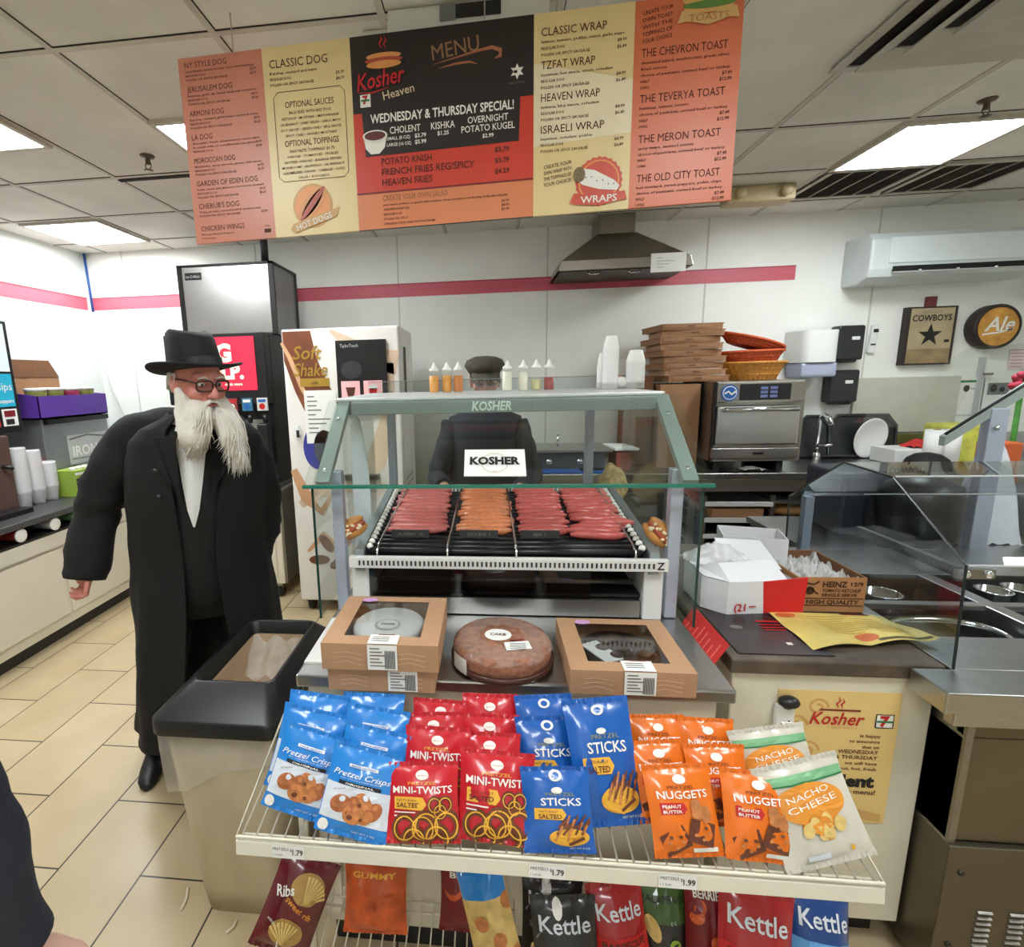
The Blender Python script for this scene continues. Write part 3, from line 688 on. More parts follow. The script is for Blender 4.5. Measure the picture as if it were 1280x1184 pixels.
# panel, papers, hook
x0, z0, x1, z1 = wall_rect(1067, 473, 1186, 546)
m = MB(); m.box(x0, YW-.03, 1.13, x1, YW-.001, z1, mat('beige_board', (198, 196, 182), .5, 0, .04)); tag(m.build('wall_board'), 'large beige board on the back wall above the black dish rack', 'board')
t = thing('wall_notice', 'white notice with a green header and small pictures, right of the beige board', 'notice', group='notices on the back wall')
x0, z0, x1, z1 = wall_rect(1186, 473, 1223, 518)
m = MB(); m.box(x0, YW-.012, z0, x1, YW-.008, z1, PAPER); m.build('sheet', t); f = flat((x0, YW-.012, z0), (1,0,0), (0,0,1), .002); W, Hh = x1-x0, z1-z0; m = MB()
m.rect(.03, Hh-.035, W-.02, Hh-.018, f, GREEN); m.rect(.03, Hh-.11, .06, Hh-.06, f, GREEN); m.oval(W*.5, Hh-.08, .022, .026, f, DARK); m.rect(W*.62, Hh-.085, W*.75, Hh-.08, f, INKG); m.oval(W*.85, Hh-.085, .02, .015, f, LGREY); m.build('print', t); base_here(t)
t = thing('wall_notice', 'white notice with a grey photo near the right edge of the back wall', 'notice', group='notices on the back wall')
x0, z0, x1, z1 = wall_rect(1229, 474, 1266, 520)
m = MB(); m.box(x0, YW-.012, z0, x1, YW-.008, z1, PAPER); m.build('sheet', t); f = flat((x0, YW-.012, z0), (1,0,0), (0,0,1), .002); W, Hh = x1-x0, z1-z0; m = MB()
m.rect(.03, Hh-.12, .18, Hh-.03, f, GREY); m.oval(.07, Hh-.07, .025, .03, flat((x0, YW-.012, z0), (1,0,0), (0,0,1), .003), DARK); m.oval(.13, Hh-.08, .02, .02, flat((x0, YW-.012, z0), (1,0,0), (0,0,1), .003), DARK); m.build('print', t); base_here(t)
x0, z0, x1, z1 = wall_rect(1262, 437, 1279, 462); f = flat((x0, YW-.008, z0), (1,0,0), (0,0,1), .001); m = MB(); m.box(x0, YW-.008, z0, x1, YW-.004, z1, mat('pale_pink_paper', (232, 214, 218), .8))
for k in range(6): m.rect(.01, .02+k*.025, x1-x0-.02, .026+k*.025, f, mat('pink_print', (206, 130, 150), .7))
tag(m.build('pink_notice'), 'pale pink printed notice right of and below the round sign', 'notice')
t = thing('wall_conduit', 'thin grey conduit with a small box between the two white notices', 'conduit')
p = at(1226, 447, y=YW); q = at(1222, 540, y=YW); m = MB(); m.box(p.x-.015, YW-.03, q.z, p.x+.015, YW-.001, p.z, LGREY); m.build('pipe', t)
r = at(1229, 467, y=YW); m = MB(); m.box(r.x-.03, YW-.05, r.z-.012, r.x+.03, YW-.03, r.z+.005, GREY); m.build('box', t); base_here(t)
m = MB(); m.box(4.0, YW-.12, 2.06, 4.14, YW-.001, 2.2, BRN); tag(m.build('wall_speaker', bevel=.01), 'small dark brown box under the air conditioner at the right edge', 'speaker')

# back counter
shift(.43)
t = thing('back_counter', 'long stainless work counter along the back wall behind the glass case', 'counter')
BY = 3.70; BZ = .95
m = MB(); m.box(-.75, BY, BZ-.045, 2.02, YW-.02, BZ, STEELH); m.box(-.75, YW-.035, BZ, 2.02, YW-.02, BZ+.06, STEELH); m.build('worktop', t, .004)
m = MB(); m.box(-.75, BY+.01, BZ-.13, 2.02, BY+.03, BZ-.045, STEELD); m.build('apron', t)
for x in (-.72, 1.0, 1.96):
    for y in (BY+.05, YW-.10): m = MB(); m.box(x-.02, y-.02, 0, x+.02, y+.02, BZ-.045, STEELD); m.build('leg', t)
m = MB(); m.box(-.72, BY+.05, .25, .95, YW-.08, .275, STEELD); m.build('lower_shelf', t); base_here(t)
# tray rack under the oven
t = thing('tray_rack', 'open rack of baking trays under the stainless oven', 'rack')
for x in (1.06, 1.50, 1.90):
    for y in (BY-.02, 4.25): m = MB(); m.box(x-.012, y-.012, 0, x+.012, y+.012, .80, STEEL); m.build('post', t)
for k in range(6): m = MB(); m.box(1.06, BY-.02, .16+k*.115, 1.50, 4.25, .172+k*.115, STEEL); m.box(1.06, BY-.034, .15+k*.115, 1.50, BY-.02, .18+k*.115, LGREY); m.build('shelf', t)
for k in range(5): m = MB(); m.box(1.50, BY-.02, .20+k*.135, 1.90, 4.25, .212+k*.135, STEELD); m.build('tray_shelf', t)
m = MB(); m.box(1.05, 4.25, .05, 1.92, 4.27, .80, BLACKM); m.build('back', t); base_here(t)
BREAD = mat('bread_crust', (176, 128, 74), .7, 0, .2, 25)
for i, (x, z, lb) in enumerate(((1.68, .622, 'wrapped loaf on the upper right tray of the rack'), (1.70, .487, 'wrapped pale loaf on the lower right tray of the rack'))):
    m = MB(); m.ell((x, BY+.13, z+.05), (.14, .1, .05), (BREAD, film('bag_wrap', (230, 228, 220), .7))[i]); tag(m.build('bread_loaf'), lb, 'bread', 'loaves on the trays')
m = MB(); m.box(1.12, BY, .634, 1.46, BY+.25, .70, CARD); tag(m.build('tray_carton'), 'flat brown carton on the upper left tray of the rack', 'carton')
# oven
t = thing('oven', 'stainless countertop oven with black control strip and blue round sticker', 'oven')
x0, x1, y0, y1 = 1.10, 1.655, BY+.02, 4.35; z0, z1 = BZ+.07, 1.57
m = MB(); m.box(x0, y0+.05, z0, x1+.04, y1, z1, STEELD); m.box(x0-.002, y0+.02, z0, x0+.02, y0+.06, z1, BLACK); m.build('body', t, .01)
m = MB(); m.box(x0+.02, y0, z0+.12, x1-.01, y0+.05, z1-.165, STEEL); m.build('door', t, .012)
m = MB(); m.tube([(x0+.06, y0, z1-.19), (x0+.06, y0-.045, z1-.185), (x1-.05, y0-.045, z1-.185), (x1-.05, y0, z1-.19)], .016, CHROME, 12); m.build('door_handle', t)
m = MB(); m.box(x0+.0, y0-.004, z0+.03, x1, y0+.05, z0+.10, STEELH); m.box(x0+.26, y0-.008, z0+.055, x0+.33, y0-.002, z0+.075, BLACK); m.build('crumb_drawer', t, .006)
m = MB(); m.box(x0+.01, y0, z1-.14, x1, y0+.05, z1-.005, STEELD); m.build('control_panel', t, .006)
f = flat((x0, y0, z1-.14), (1,0,0), (0,0,1), .003); f2 = flat((x0, y0, z1-.14), (1,0,0), (0,0,1), .005); m = MB(); m.rect(.15, .015, .47, .12, f, BLACK)
for k in range(6): m.rect(.28+.06*(k % 2), .03+.027*(k//2), .325+.06*(k % 2), .048+.027*(k//2), f2, mat('lcd_blue', (110, 120, 170), .3))
m.build('display', t)
m = MB(); m.oval(.085, .065, .055, .055, f2, BLUE); f3 = flat((x0, y0, z1-.14), (1,0,0), (0,0,1), .007); m.oval(.085, .065, .046, .046, f3, INKW); f4 = flat((x0, y0, z1-.14), (1,0,0), (0,0,1), .009); m.oval(.085, .065, .040, .040, f4, BLUE); m.line([(.05, .06), (.075, .075), (.095, .055), (.12, .075)], .012, flat((x0, y0, z1-.14), (1,0,0), (0,0,1), .011), INKW); m.build('sticker', t)
for xa in (x0+.05, x1-.09): m = MB(); m.box(xa, y0+.08, BZ+.001, xa+.04, y1-.05, z0, BLACK); m.build('foot', t)
base_here(t)
m = MB(); m.grid(lambda u, v: (1.33+.16*u, BY+.04+.1*v, BZ+.012+.02*abs(sin(u*9+v*5))*(1-abs(2*u-1))), 10, 6, PAPER); tag(m.build('crumpled_towel'), 'crumpled white towel on the counter in front of the oven', 'towel')
# cardboard behind and pizza boxes
m = MB(); m.box(.80, 3.92, BZ+.002, 1.08, 4.40, 1.555, CARD); tag(m.build('tall_carton', bevel=.004), 'tall plain cardboard box left of the oven, under the pizza boxes', 'box')
m = MB(); m.box(.62, 4.0, BZ+.002, .78, 4.36, 1.62, CARDD); tag(m.build('brown_carton', bevel=.004), 'darker brown carton left of the pizza box stack', 'box')
names = ['lowest', 'second', 'third', 'fourth', 'fifth', 'sixth', 'seventh', 'eighth', 'topmost']
z = 1.571
for k in range(9):
    h = .045; dx = (.02, -.0, -.03, .0, -.05, -.03, -.06, -.02, -.05)[k]; rz = (.02, -.02, .06, -.05, .10, -.04, .05, -.08, .06)[k]
    t = thing('pizza_box', ('%s flat cardboard pizza box in the stack beside the oven' % names[k]) if 0 < k < 8 else ('lowest pizza box, lying on the tall carton and oven' if k == 0 else 'topmost pizza box of the stack beside the oven'), 'pizza box', (1.04+dx, 4.14, z), 'stacked pizza boxes')
    m = MB(); p = t.location-OFF; w = .205
    m.obox((p.x, p.y, z+h*.42), (2*w, 2*w, h*.8), KRAFT if k % 2 else CARD, (0, 0, rz)); m.build('tray', t)
    m = MB(); m.obox((p.x, p.y, z+h*.86), (2*w+.012, 2*w+.012, .007), CARD, (0.0, 0, rz)); m.obox((p.x+sin(rz)*.0, p.y-w*cos(rz)-.004, z+h*.6), (2*w*.86, .004, h*.6), CARD, (0, 0, rz)); m.obox((p.x+.0, p.y-w*cos(rz)-.007, z+h*.55), (.05, .003, .006), INKBR, (0, 0, rz)); m.build('lid', t)
    z += h
# baskets
ORG = mat('orange_weave', (196, 84, 40), .6, 0, .25, 60); ORB = mat('amber_weave', (190, 130, 50), .6, 0, .25, 60)
def basket(name, label, c, sx, sy, h, mt, tilt):
    t = thing(name, label, 'basket', c, 'plastic food baskets')
    R_ = Matrix.Rotation(tilt, 3, 'Y'); m = MB()
    n = 28
    def ringp(s, z): return [Vector(c)+R_ @ Vector((s*sx*cos(2*pi*k/n)*(1+.12*cos(4*pi*k/n)), s*sy*sin(2*pi*k/n), z)) for k in range(n)]
    rows = [ringp(.70, 0), ringp(.78, h*.33), ringp(.87, h*.66), ringp(1, h)]
    vs = sum(rows, []); m.add(vs, [(i*n+k, i*n+(k+1) % n, (i+1)*n+(k+1) % n, (i+1)*n+k) for i in range(3) for k in range(n)]+[tuple(range(n))], mt)
    for r in rows[1:3]: m.tube(r, .006, mt, 6, True)
    for k in range(n): m.tube([rows[j][k] for j in range(4)], .0045, mt, 5)
    m.build('weave', t)
    m = MB(); m.tube(rows[3], .010, mt, 8, True); m.build('rim', t); return t
basket('food_basket', 'amber woven plastic basket on the oven, bottom of three', (1.47, 4.05, 1.572), .20, .14, .12, ORB, 0)
basket('food_basket', 'orange woven plastic basket nested upright in the amber one', (1.46, 4.05, 1.662), .19, .13, .11, ORG, -.02)
basket('food_basket', 'orange woven plastic basket tipped over on top of the basket pile', (1.44, 4.05, 1.80), .20, .14, .055, ORG, .26)
# sink counter
t = thing('sink_counter', 'stainless sink counter right of the oven', 'sink')
m = MB(); m.box(2.03, 3.72, .90, 3.85, YW-.02, .945, STEELH); m.box(2.03, YW-.05, .945, 3.85, YW-.03, 1.12, STEELH); m.build('worktop', t, .004)
m = MB(); m.box(2.05, 3.75, 0.05, 3.83, YW-.05, .90, STEELD); m.build('cabinet', t)
m = MB(); m.tube([(2.10, 4.28, .945), (2.10, 4.28, 1.22), (2.09, 4.26, 1.27), (2.08, 4.20, 1.295), (2.075, 4.13, 1.28), (2.075, 4.10, 1.23)], .016, CHROME, 12); m.cyl((2.10, 4.28, .945), (2.10, 4.28, 1.0), .028, CHROME); m.build('faucet', t)
m = MB(); m.tube([(2.09, 4.27, 1.05), (2.16, 4.2, 1.07)], .010, CHROME); m.build('faucet_lever', t); base_here(t)
# black trays leaning behind the sink
for (px0, py0, px1, py1, lb) in ((1001, 521, 1040, 576, 'left black serving tray leaning upright behind the faucet'), (1040, 520, 1124, 578, 'right wide black serving tray leaning upright, holding the white plate')):
    a, b = at(px0, py0, y=4.34), at(px1, py1, y=4.30); t = thing('serving_tray', lb, 'tray', group='black trays behind the sink')
    x0, x1, z0, z1 = a.x+.012, b.x-.012, .962, a.z; c_ = .05
    pl = [(x0, z0), (x1, z0), (x1, z1-c_*1.6), (x1-c_*1.2, z1), (x0+c_, z1), (x0, z1-c_)]
    m = MB(); m.add([(x, 4.34+(z-z0)*.12, z) for x, z in pl]+[(x, 4.355+(z-z0)*.12, z) for x, z in pl], [tuple(range(6)), tuple(range(11, 5, -1))]+[(i, i+6, (i+1) % 6+6, (i+1) % 6) for i in range(6)], SOAP); m.build('panel', t)
    m = MB(); m.tube([(x, 4.335+(z-z0)*.12, z) for x, z in pl], .012, SOAP, 8, True); m.build('rim', t); base_here(t)
p = at(1092, 556, y=4.22)
m = MB(); m.lathe([(.001, .03), (.10, .026), (.14, 0), (.158, -.006), (.158, .002), (.10, .036), (.001, .040)], WHITE, (p.x+.01, 4.275, .947+.16), 32, Matrix.Rotation(radians(-78), 3, 'X'), sx=.72); tag(m.build('white_plate'), 'white round plate standing against the black tray', 'plate')
SPONGE = mat('red_cloth', (200, 50, 50), .8, 0, .15, 30)
p = at(1140, 560, y=4.1); m = MB(); m.grid(lambda u, v: (p.x-.02+.16*u, 4.06+.14*v, 1.06+.05*sin(pi*u)*sin(pi*v)+.012*sin(u*11+v*7)), 14, 10, SPONGE); tag(m.build('red_cloth'), 'crumpled red cloth on the white box by the sink', 'cloth')
m = MB(); m.box(2.46, 4.0, .947, 2.76, 4.25, 1.055, WHITE); tag(m.build('white_carton', bevel=.006), 'low white box beside the white plate', 'box')
p = at(1150, 575, y=3.9); m = MB(); m.lathe([(.13, .0), (.128, .03), (.11, .07), (.07, .10), (.02, .112)], BLACKM, (p.x, 3.84, .947), 28); tag(m.build('black_bowl'), 'black upturned bowl by the white towel roll', 'bowl')
for (px, lb) in ((1166, 'left white paper towel roll standing on the sink counter'), (1186, 'right white paper towel roll standing on the sink counter')):
    p = at(px, 575, y=3.95); t = thing('paper_roll', lb, 'paper roll', (p.x, 3.95, .946), 'paper towel rolls')
    m = MB(); m.cyl((p.x, 3.96, .946), (p.x, 3.96, 1.20), .056, PAPER, 28); m.build('paper', t); m = MB(); m.cyl((p.x, 3.95, 1.20), (p.x, 3.95, 1.203), .02, CARD, 16); m.build('core', t)
m = MB(); m.box(2.84, 4.05, .947, 3.12, 4.3, 1.22, mat('yellow_bag', (214, 214, 90), .5, 0, .15, 20)); tag(m.build('yellow_box', bevel=.02), 'yellow green box seen through the slanted glass at right', 'box')

# things seen through the glass case
t = thing('food_scale', 'dark counter scale with two round knobs seen through the case glass', 'scale')
a = at(605, 580, y=3.95); m = MB(); m.box(.07-.25, 3.85, BZ+.002, .42, 4.2, BZ+.14, mat('scale_body', (66, 78, 88), .4)); m.build('body', t, .01)
m = MB(); m.box(-.20, 3.80, BZ+.14, .46, 4.2, BZ+.16, STEELH); m.build('plate', t, .003)
for x in (.02, .24): m = MB(); m.tube([(x, 3.83, BZ+.07), (x, 3.85, BZ+.07)], .022, CHROME, 16); m.build('knob', t)
m = MB(); m.tube([(.1, 4.0, BZ+.16), (.1, 4.0, BZ+.25)], .008, CHROME); m.build('lever', t); base_here(t)
m = MB(); m.box(-.1, 3.706, BZ+.002, .50, 3.80, BZ+.022, mat('blue_board', (36, 92, 170), .45)); tag(m.build('cutting_board', bevel=.004), 'blue cutting board on the back counter behind the KOSHER card', 'cutting board')
m = MB(); m.obox((.30, 3.73, BZ+.031), (.16, .03, .014), BLACK, (0, 0, .1)); tag(m.build('knife_handle'), 'black handled knife lying on the blue cutting board', 'knife')
m = MB(); m.box(.50, 3.85, BZ+.002, .60, 4.1, BZ+.13, mat('rust_carton', (150, 74, 60), .6)); tag(m.build('rust_carton'), 'small rust red carton on the back counter right of the scale', 'carton')
m = MB(); m.obox((.555, 3.97, BZ+.155), (.18, .22, .016), PAPER, (.05, .03, .2)); tag(m.build('paper_pad'), 'white paper pad lying on the small rust red carton', 'paper')
m = MB(); m.box(-.73, 3.95, BZ+.002, -.40, 4.3, BZ+.35, mat('grey_rack_tub', (120, 124, 122), .4, .2)); tag(m.build('grey_tub', bevel=.01), 'grey tub at the left end of the back counter', 'tub')
shift()
# ================================================================== menu board
t = thing('menu_board', 'long hanging menu board of five coloured panels above the glass case', 'menu board')
MA, MBp = Vector((-.985, 1.80, 2.12)), Vector((.745, 1.80, 2.12))
MU = Vector((1, 0, .022)).normalized(); MV = Vector((-.004, 0, 1)).normalized(); MH = .562
SALM = mat('menu_salmon', (204, 130, 106), .35, 0, .05, 3); CRM = mat('menu_cream', (226, 204, 148), .35, 0, .03, 3); MBLK = mat('menu_black', (36, 28, 28), .35, 0, .08, 5); MRED = mat('menu_red', (204, 62, 44), .35, 0, .04, 4); MORG = mat('menu_orange', (216, 130, 84), .35, 0, .05, 3); MPALE = mat('menu_pale', (232, 220, 186), .35, 0, .03); MCOR = mat('menu_coral', (212, 112, 72), .35, 0, .05, 3); LOGOR = mat('logo_orange', (230, 150, 80), .4, 0, .04); BUNC = mat('logo_bun', (220, 150, 84), .4, 0, .06, 20); SAUS = mat('logo_sausage', (176, 74, 52), .4, 0, .06, 20)
wid = [.283, .286, .565, .292, .302]
starts = [sum(wid[:i]) for i in range(5)]
def lines(m, f, x, y, n, w, h, mt, step, seed, al='L'):
    pass
def item(m, f, y, title, subs, prices, W, ink, th=.020, x=.022, dz=.0165, sh=.0078, s0=.019):
    m.text(title, f, x, y, th, ink, w=min(W-.06, len(title)*th*.72))
    for i, s_ in enumerate(subs): m.text(s_, f, x, y-s0-dz*i, sh, ink, w=min(W-.05, len(s_)*.0062), bold=.012, res=1)
    for i, s_ in enumerate(prices): m.text(s_, f, W-.022, y-s0-dz*(i+1), sh*1.1, ink, 'R', bold=.015, res=1)
for i in range(5):
    o = MA + MU*starts[i]; W = wid[i]
    m = MB(); b = [o, o+MU*W, o+MU*W+MV*MH, o+MV*MH]; back = Vector((0, .012, 0))
    base = (SALM, CRM, MBLK, CRM, MCOR)[i]
    m.add(b+[p+back for p in b], [(0,1,2,3), (7,6,5,4), (0,4,5,1), (1,5,6,2), (2,6,7,3), (3,7,4,0)], base)
    def lay(k): 
        return flat(o, MU, MV, .0012*k)
    f1, f2, f3, f4 = lay(1), lay(2), lay(3), lay(4)
    if i == 0:
        IK = mat('glare_ink', (104, 58, 48), .6)  # ink colour paled to imitate glare on this panel
        IT = [('NY STYLE DOG', ['Sauerkraut, mustard, hot onion and ketchup', 'REGULAR DOG', 'POLISH OR SPICY SAUSAGE'], ['$3.79', '$4.79']), ('JERUSALEM DOG', ['Hummus, garlic dip, Israeli salad with tomatoes', 'REGULAR DOG', 'POLISH OR SPICY SAUSAGE'], ['$4.29', '$5.29']),
              ('ARMONI DOG', ['Ketchup, mustard, garlic mayo, onions & sauce', 'REGULAR DOG', 'POLISH OR SPICY SAUSAGE'], ['$4.29', '$5.29']), ('LA DOG', ['Avocado, fresh caramelized onion salsa', 'A small side of condiments on spice', 'REGULAR DOG'], ['$4.79', '$5.79']),
              ('MOROCCAN DOG', ['Matbucha, spicy carrots, green chili sauce', 'REGULAR DOG', 'POLISH OR SPICY SAUSAGE'], ['$4.79', '$5.79']), ('GARDEN OF EDEN DOG', ['Relish, sweet chili, jalapenos, hot onions, mustard', 'REGULAR DOG', 'POLISH OR SPICY SAUSAGE'], ['$4.29', '$5.29']),
              ('CHERUB\'S DOG', ['Topped with corned beef & mushrooms', 'POLISH OR SPICY SAUSAGE'], ['$5.79']), ('CHICKEN WINGS', ['Honey bbq hot sauce', '6 pieces'], [])]
        for k, (a, bb, c_) in enumerate(IT): item(m, f1, MH-.030-k*.0705, a, bb, c_, W, IK, .0165, .022, .0122, .0062, .0135)
        m.rect(.245, .018, .268, .030, f1, INKBR, 1, 1); m.text('3 for', f1, .257, .036, .007, INKBR, 'C')
    if i == 1:
        item(m, f1, MH-.060, 'CLASSIC DOG', ['Ketchup, mustard and mayo', 'REGULAR DOG', 'POLISH OR SPICY SAUSAGE'], ['$3.79', '$4.79'], W, INKBR, .024)
        x0, x1, y0, y1 = .028, .262, .168, .432; c_ = .015
        pts = [(x0+c_, y0), (x1-c_, y0), (x1, y0+c_), (x1, y1-c_), (x1-c_, y1), (x0+c_, y1), (x0, y1-c_), (x0, y0+c_), (x0+c_, y0)]
        m.line(pts, .0018, f1, INKBR)
        m.text('OPTIONAL SAUCES', f1, .145, .385, .018, INKBR, 'C', bold=.004, w=.16)
        for k, s_ in enumerate(['INCLUDED WITH ANY DOG', 'KETCHUP • MUSTARD • MAYONNAISE', 'SAUERKRAUT • SWEET RELISH • GARLIC MAYO', 'HOT SAUCE • GREEN CHILI • BBQ SAUCE', 'SPICY CHILI • HONEY MUSTARD']): m.text(s_, f1, .145, .366-k*.0165, .0085 if k == 0 else .0072, INKBR, 'C', bold=.01, w=min(.2, len(s_)*.0056+.02), res=1)
        m.text('OPTIONAL TOPPINGS', f1, .145, .272, .018, INKBR, 'C', bold=.004, w=.18)
        for k, s_ in enumerate(['FAVORITE TOPPINGS $0.75', 'ONIONS • TOMATOES • PICKLES', 'SAUTEED ONIONS • BANANA PEPPERS', 'MUSHROOMS • JALAPENOS • SAUERKRAUT', 'CARAMELIZED ONIONS • CABBAGE • OLIVES', 'SALSA • AVOCADO']): m.text(s_, f1, .145, .253-k*.0158, .0085 if k == 0 else .0072, INKBR, 'C', bold=.01, w=min(.21, len(s_)*.0056+.02), res=1)
        cx, cy = .135, .088
        m.oval(cx, cy, .068, .068, f1, mat('logo_tan', (206, 158, 90), .4)); m.oval(cx, cy, .060, .060, f2, LOGOR)
        m.oval(cx-.006, cy+.008, .064, .022, f3, BUNC, rot=.85); m.oval(cx+.004, cy+.004, .064, .020, f3, BUNC, rot=.85); m.oval(cx, cy+.006, .066, .009, f4, SAUS, rot=.85)
        m.shape([(.055, .020), (.070, .008), (.215, .050), (.222, .078), (.205, .072), (.065, .036)], f4, mat('logo_tan', (206, 158, 90)))
        m.text('HOT DOGS', lay(5), .140, .030, .019, INKW, 'C', bold=.01, w=.125, rot=.27)
    if i == 2:
        m.rect(0, .110, W, .345, f1, MRED); m.rect(0, 0, W, .110, f1, MORG); m.rect(0, .107, W, .112, f2, DRED)
        # steaming hot dog over red script
        cx = .105
        m.line([(cx-.006, .522), (cx-.012, .534), (cx-.004, .546), (cx-.008, .556)], [.002, .005, .005, .001], f1, RED); m.line([(cx+.008, .522), (cx+.002, .532), (cx+.010, .542), (cx+.004, .552)], [.002, .005, .005, .001], f1, RED)
        m.oval(cx, .500, .055, .010, f1, BUNC); m.oval(cx, .488, .060, .009, f2, SAUS); m.oval(cx, .476, .055, .011, f3, BUNC)
        m.text('Kosher', f4, cx-.01, .415, .046, INKR, 'C', bold=.012, shear=.28, w=.155, rot=.10)
        m.text('Heaven', f4, cx+.045, .383, .024, mat('pale_gold', (214, 196, 160), .5), 'C', bold=.008, w=.10, rot=.16)
        m.line([(.02, .405), (.06, .400), (.12, .412)], [.001, .005, .001], f1, INKR)
        m.rect(.025, .362, .058, .398, f1, INKW); m.text('7', f2, .0415, .372, .022, INKR, 'C', bold=.05); m.rect(.028, .378, .055, .383, f3, GREEN)
        GOLDI = mat('menu_gold', (150, 112, 76), .5)
        m.text('MENU', f1, .33, .478, .042, GOLDI, 'C', w=.145, rot=.10)
        m.line([(.26, .460), (.32, .470), (.40, .484), (.44, .488), (.465, .478), (.464, .462), (.448, .458)], [.001, .004, .007, .010, .013, .011, .003], f1, mat('menu_copper', (168, 104, 72), .5))
        m.line([(.275, .448), (.33, .455), (.37, .456), (.395, .448)], [.001, .007, .006, .001], f1, mat('menu_copper', (168, 104, 72)))
        starp(m, .515, .415, .022, .011, 6, f1, INKW); m.rect(.505, .410, .515, .418, f2, MBLK)
        m.text('ISRAELI STYLE FOOD', f1, .515, .382, .005, INKG, 'C', w=.05, res=1)
        m.shape([(.028, .350), (.525, .358), (.520, .222), (.035, .218)], f2, MBLK)
        m.text('WEDNESDAY & THURSDAY SPECIAL!', f3, .280, 0.313, .0255, INKW, 'C', bold=.02, w=.45)
        m.text('CHOLENT', f3, .165, 0.278, .020, INKW, 'C', bold=.008, w=.098); m.text('SMALL (8 OZ)', f3, .105, 0.260, .0095, INKW, bold=.01, w=.075); m.text('LARGE (16 OZ)', f3, .105, 0.242, .0095, INKW, bold=.01, w=.078); m.text('$3.79', f3, .195, 0.260, .0115, INKW, bold=.02); m.text('$5.99', f3, .195, 0.242, .0115, INKW, bold=.02)
        m.text('KISHKA', f3, .285, 0.278, .020, INKW, 'C', bold=.008, w=.075); m.text('$1.25', f3, .285, 0.260, .0115, INKW, 'C', bold=.02)
        m.text('OVERNIGHT', f3, .425, 0.284, .019, INKW, 'C', bold=.008, w=.125); m.text('POTATO KUGEL', f3, .425, 0.259, .019, INKW, 'C', bold=.008, w=.165); m.text('$2.99', f3, .425, 0.240, .011, INKW, 'C', bold=.02)
        m.shape([(.030, 0.276), (.036, 0.241), (.052, 0.224), (.080, 0.224), (.098, 0.241), (.106, 0.276)], f3, INKW); m.oval(.068, .276, .040, .017, f4, INKW); m.oval(.068, .276, .034, .013, lay(5), mat('menu_stew', (96, 44, 38), .4))
        for k, (s_, pr_) in enumerate((('POTATO KNISH', '$3.79'), ('FRENCH FRIES REG/SPICY', '$3.79'), ('HEAVEN FRIES', '$4.29'))):
            m.text(s_, f3, .085, .190-k*.031, .020, INKBR, bold=.006, w=len(s_)*.0135); m.text(pr_, f3, .490, .196-k*.031, .014, INKBR, 'R', bold=.02)
        m.text('CREATE YOUR OWN SALAD', f2, .085, .083, .017, mat('menu_tan_ink', (146, 96, 56), .5), w=.21)
        for k, s_ in enumerate(['your choice of lettuce or spinach with tomatoes, onions, cucumbers and dressing on the side with pita', 'CHICKEN SHNITZEL', 'REGULAR DOG', 'POLISH OR SPICY', 'CHICKEN STRIPS AND HOT PASTRAMI']): m.text(s_, f2, .085, .068-k*.0145, .0068, INKBR, w=min(.40, len(s_)*.0054), bold=.01, res=1)
        for k in range(3): m.text(('$6.99', '$8.99', '$9.99')[k], f2, .490, .050-k*.0125, .0078, INKBR, 'R', bold=.015, res=1)
    if i == 3:
        m.shape([(0, .43), (W, .36), (W, .215), (0, .20)], f1, MPALE)
        for k, (a, s_) in enumerate((('CLASSIC WRAP', 'lettuce, tomato, pickles, onion, garlic mayo'), ('TZFAT WRAP', 'hummus, hot sauce, onion, coleslaw'), ('HEAVEN WRAP', 'lettuce, bbq sauce, coleslaw'), ('ISRAELI WRAP', 'hummus, coleslaw, pickles'))):
            item(m, f2, MH-.062-k*.0885, a, [s_, 'REGULAR DOG', 'POLISH OR SPICY SAUSAGE'], ['$4.99', '$6.49'], W, INKBR, .022, .022, .0175)
        for k, s_ in enumerate(('CREATE YOUR', 'OWN WRAP WITH', 'THE TOPPINGS OF', 'YOUR CHOICE!')): m.text(s_, f2, .075, .138-k*.017, .0105, INKBR, 'C', w=.085, rot=.12, bold=.006)
        cx, cy = .200, .085
        starp(m, cx, cy, .072, .068, 24, f1, mat('wrap_red', (206, 78, 58), .4)); m.oval(cx, cy, .062, .062, f2, LOGOR); m.oval(cx, cy, .057, .057, f3, mat('wrap_red', (206, 78, 58)))
        m.shape([(.125, .115), (.145, .125), (.185, .118), (.245, .085), (.262, .068), (.255, .055), (.20, .062), (.15, .078), (.13, .095)], f4, INKW); m.oval(.140, .108, .018, .022, lay(5), mat('wrap_fill', (120, 104, 70), .5, 0, .5, 200))
        for q in range(6): m.oval(.16+q*.017, .098-q*.006+.006*(q % 2), .002, .002, lay(5), INK, 8)
        m.shape([(.112, .028), (.125, .055), (.200, .042), (.278, .052), (.285, .026), (.265, .026), (.2, .015), (.13, .022)], lay(5), mat('wrap_red', (206, 78, 58))); m.text('WRAPS', lay(6), .200, .024, .020, INKW, 'C', bold=.015, w=.11)
    if i == 4:
        cx, cy = .205, .535
        m.oval(cx, cy+.012, .074, .020, f2, mat('toast_bun', (222, 176, 104), .4)); m.oval(cx, cy-.004, .072, .010, f3, mat('toast_lettuce', (96, 136, 60), .5)); m.oval(cx, cy-.012, .070, .012, f2, mat('toast_bun', (222, 176, 104)))
        m.shape([(.118, .488), (.130, .520), (.205, .505), (.280, .520), (.290, .488), (.265, .492), (.205, .478), (.145, .492)], f4, mat('toast_ribbon', (214, 172, 110), .4)); m.text('TOASTS', lay(5), .205, .489, .018, mat('tan_letter', (176, 124, 70), .5), 'C', w=.11)
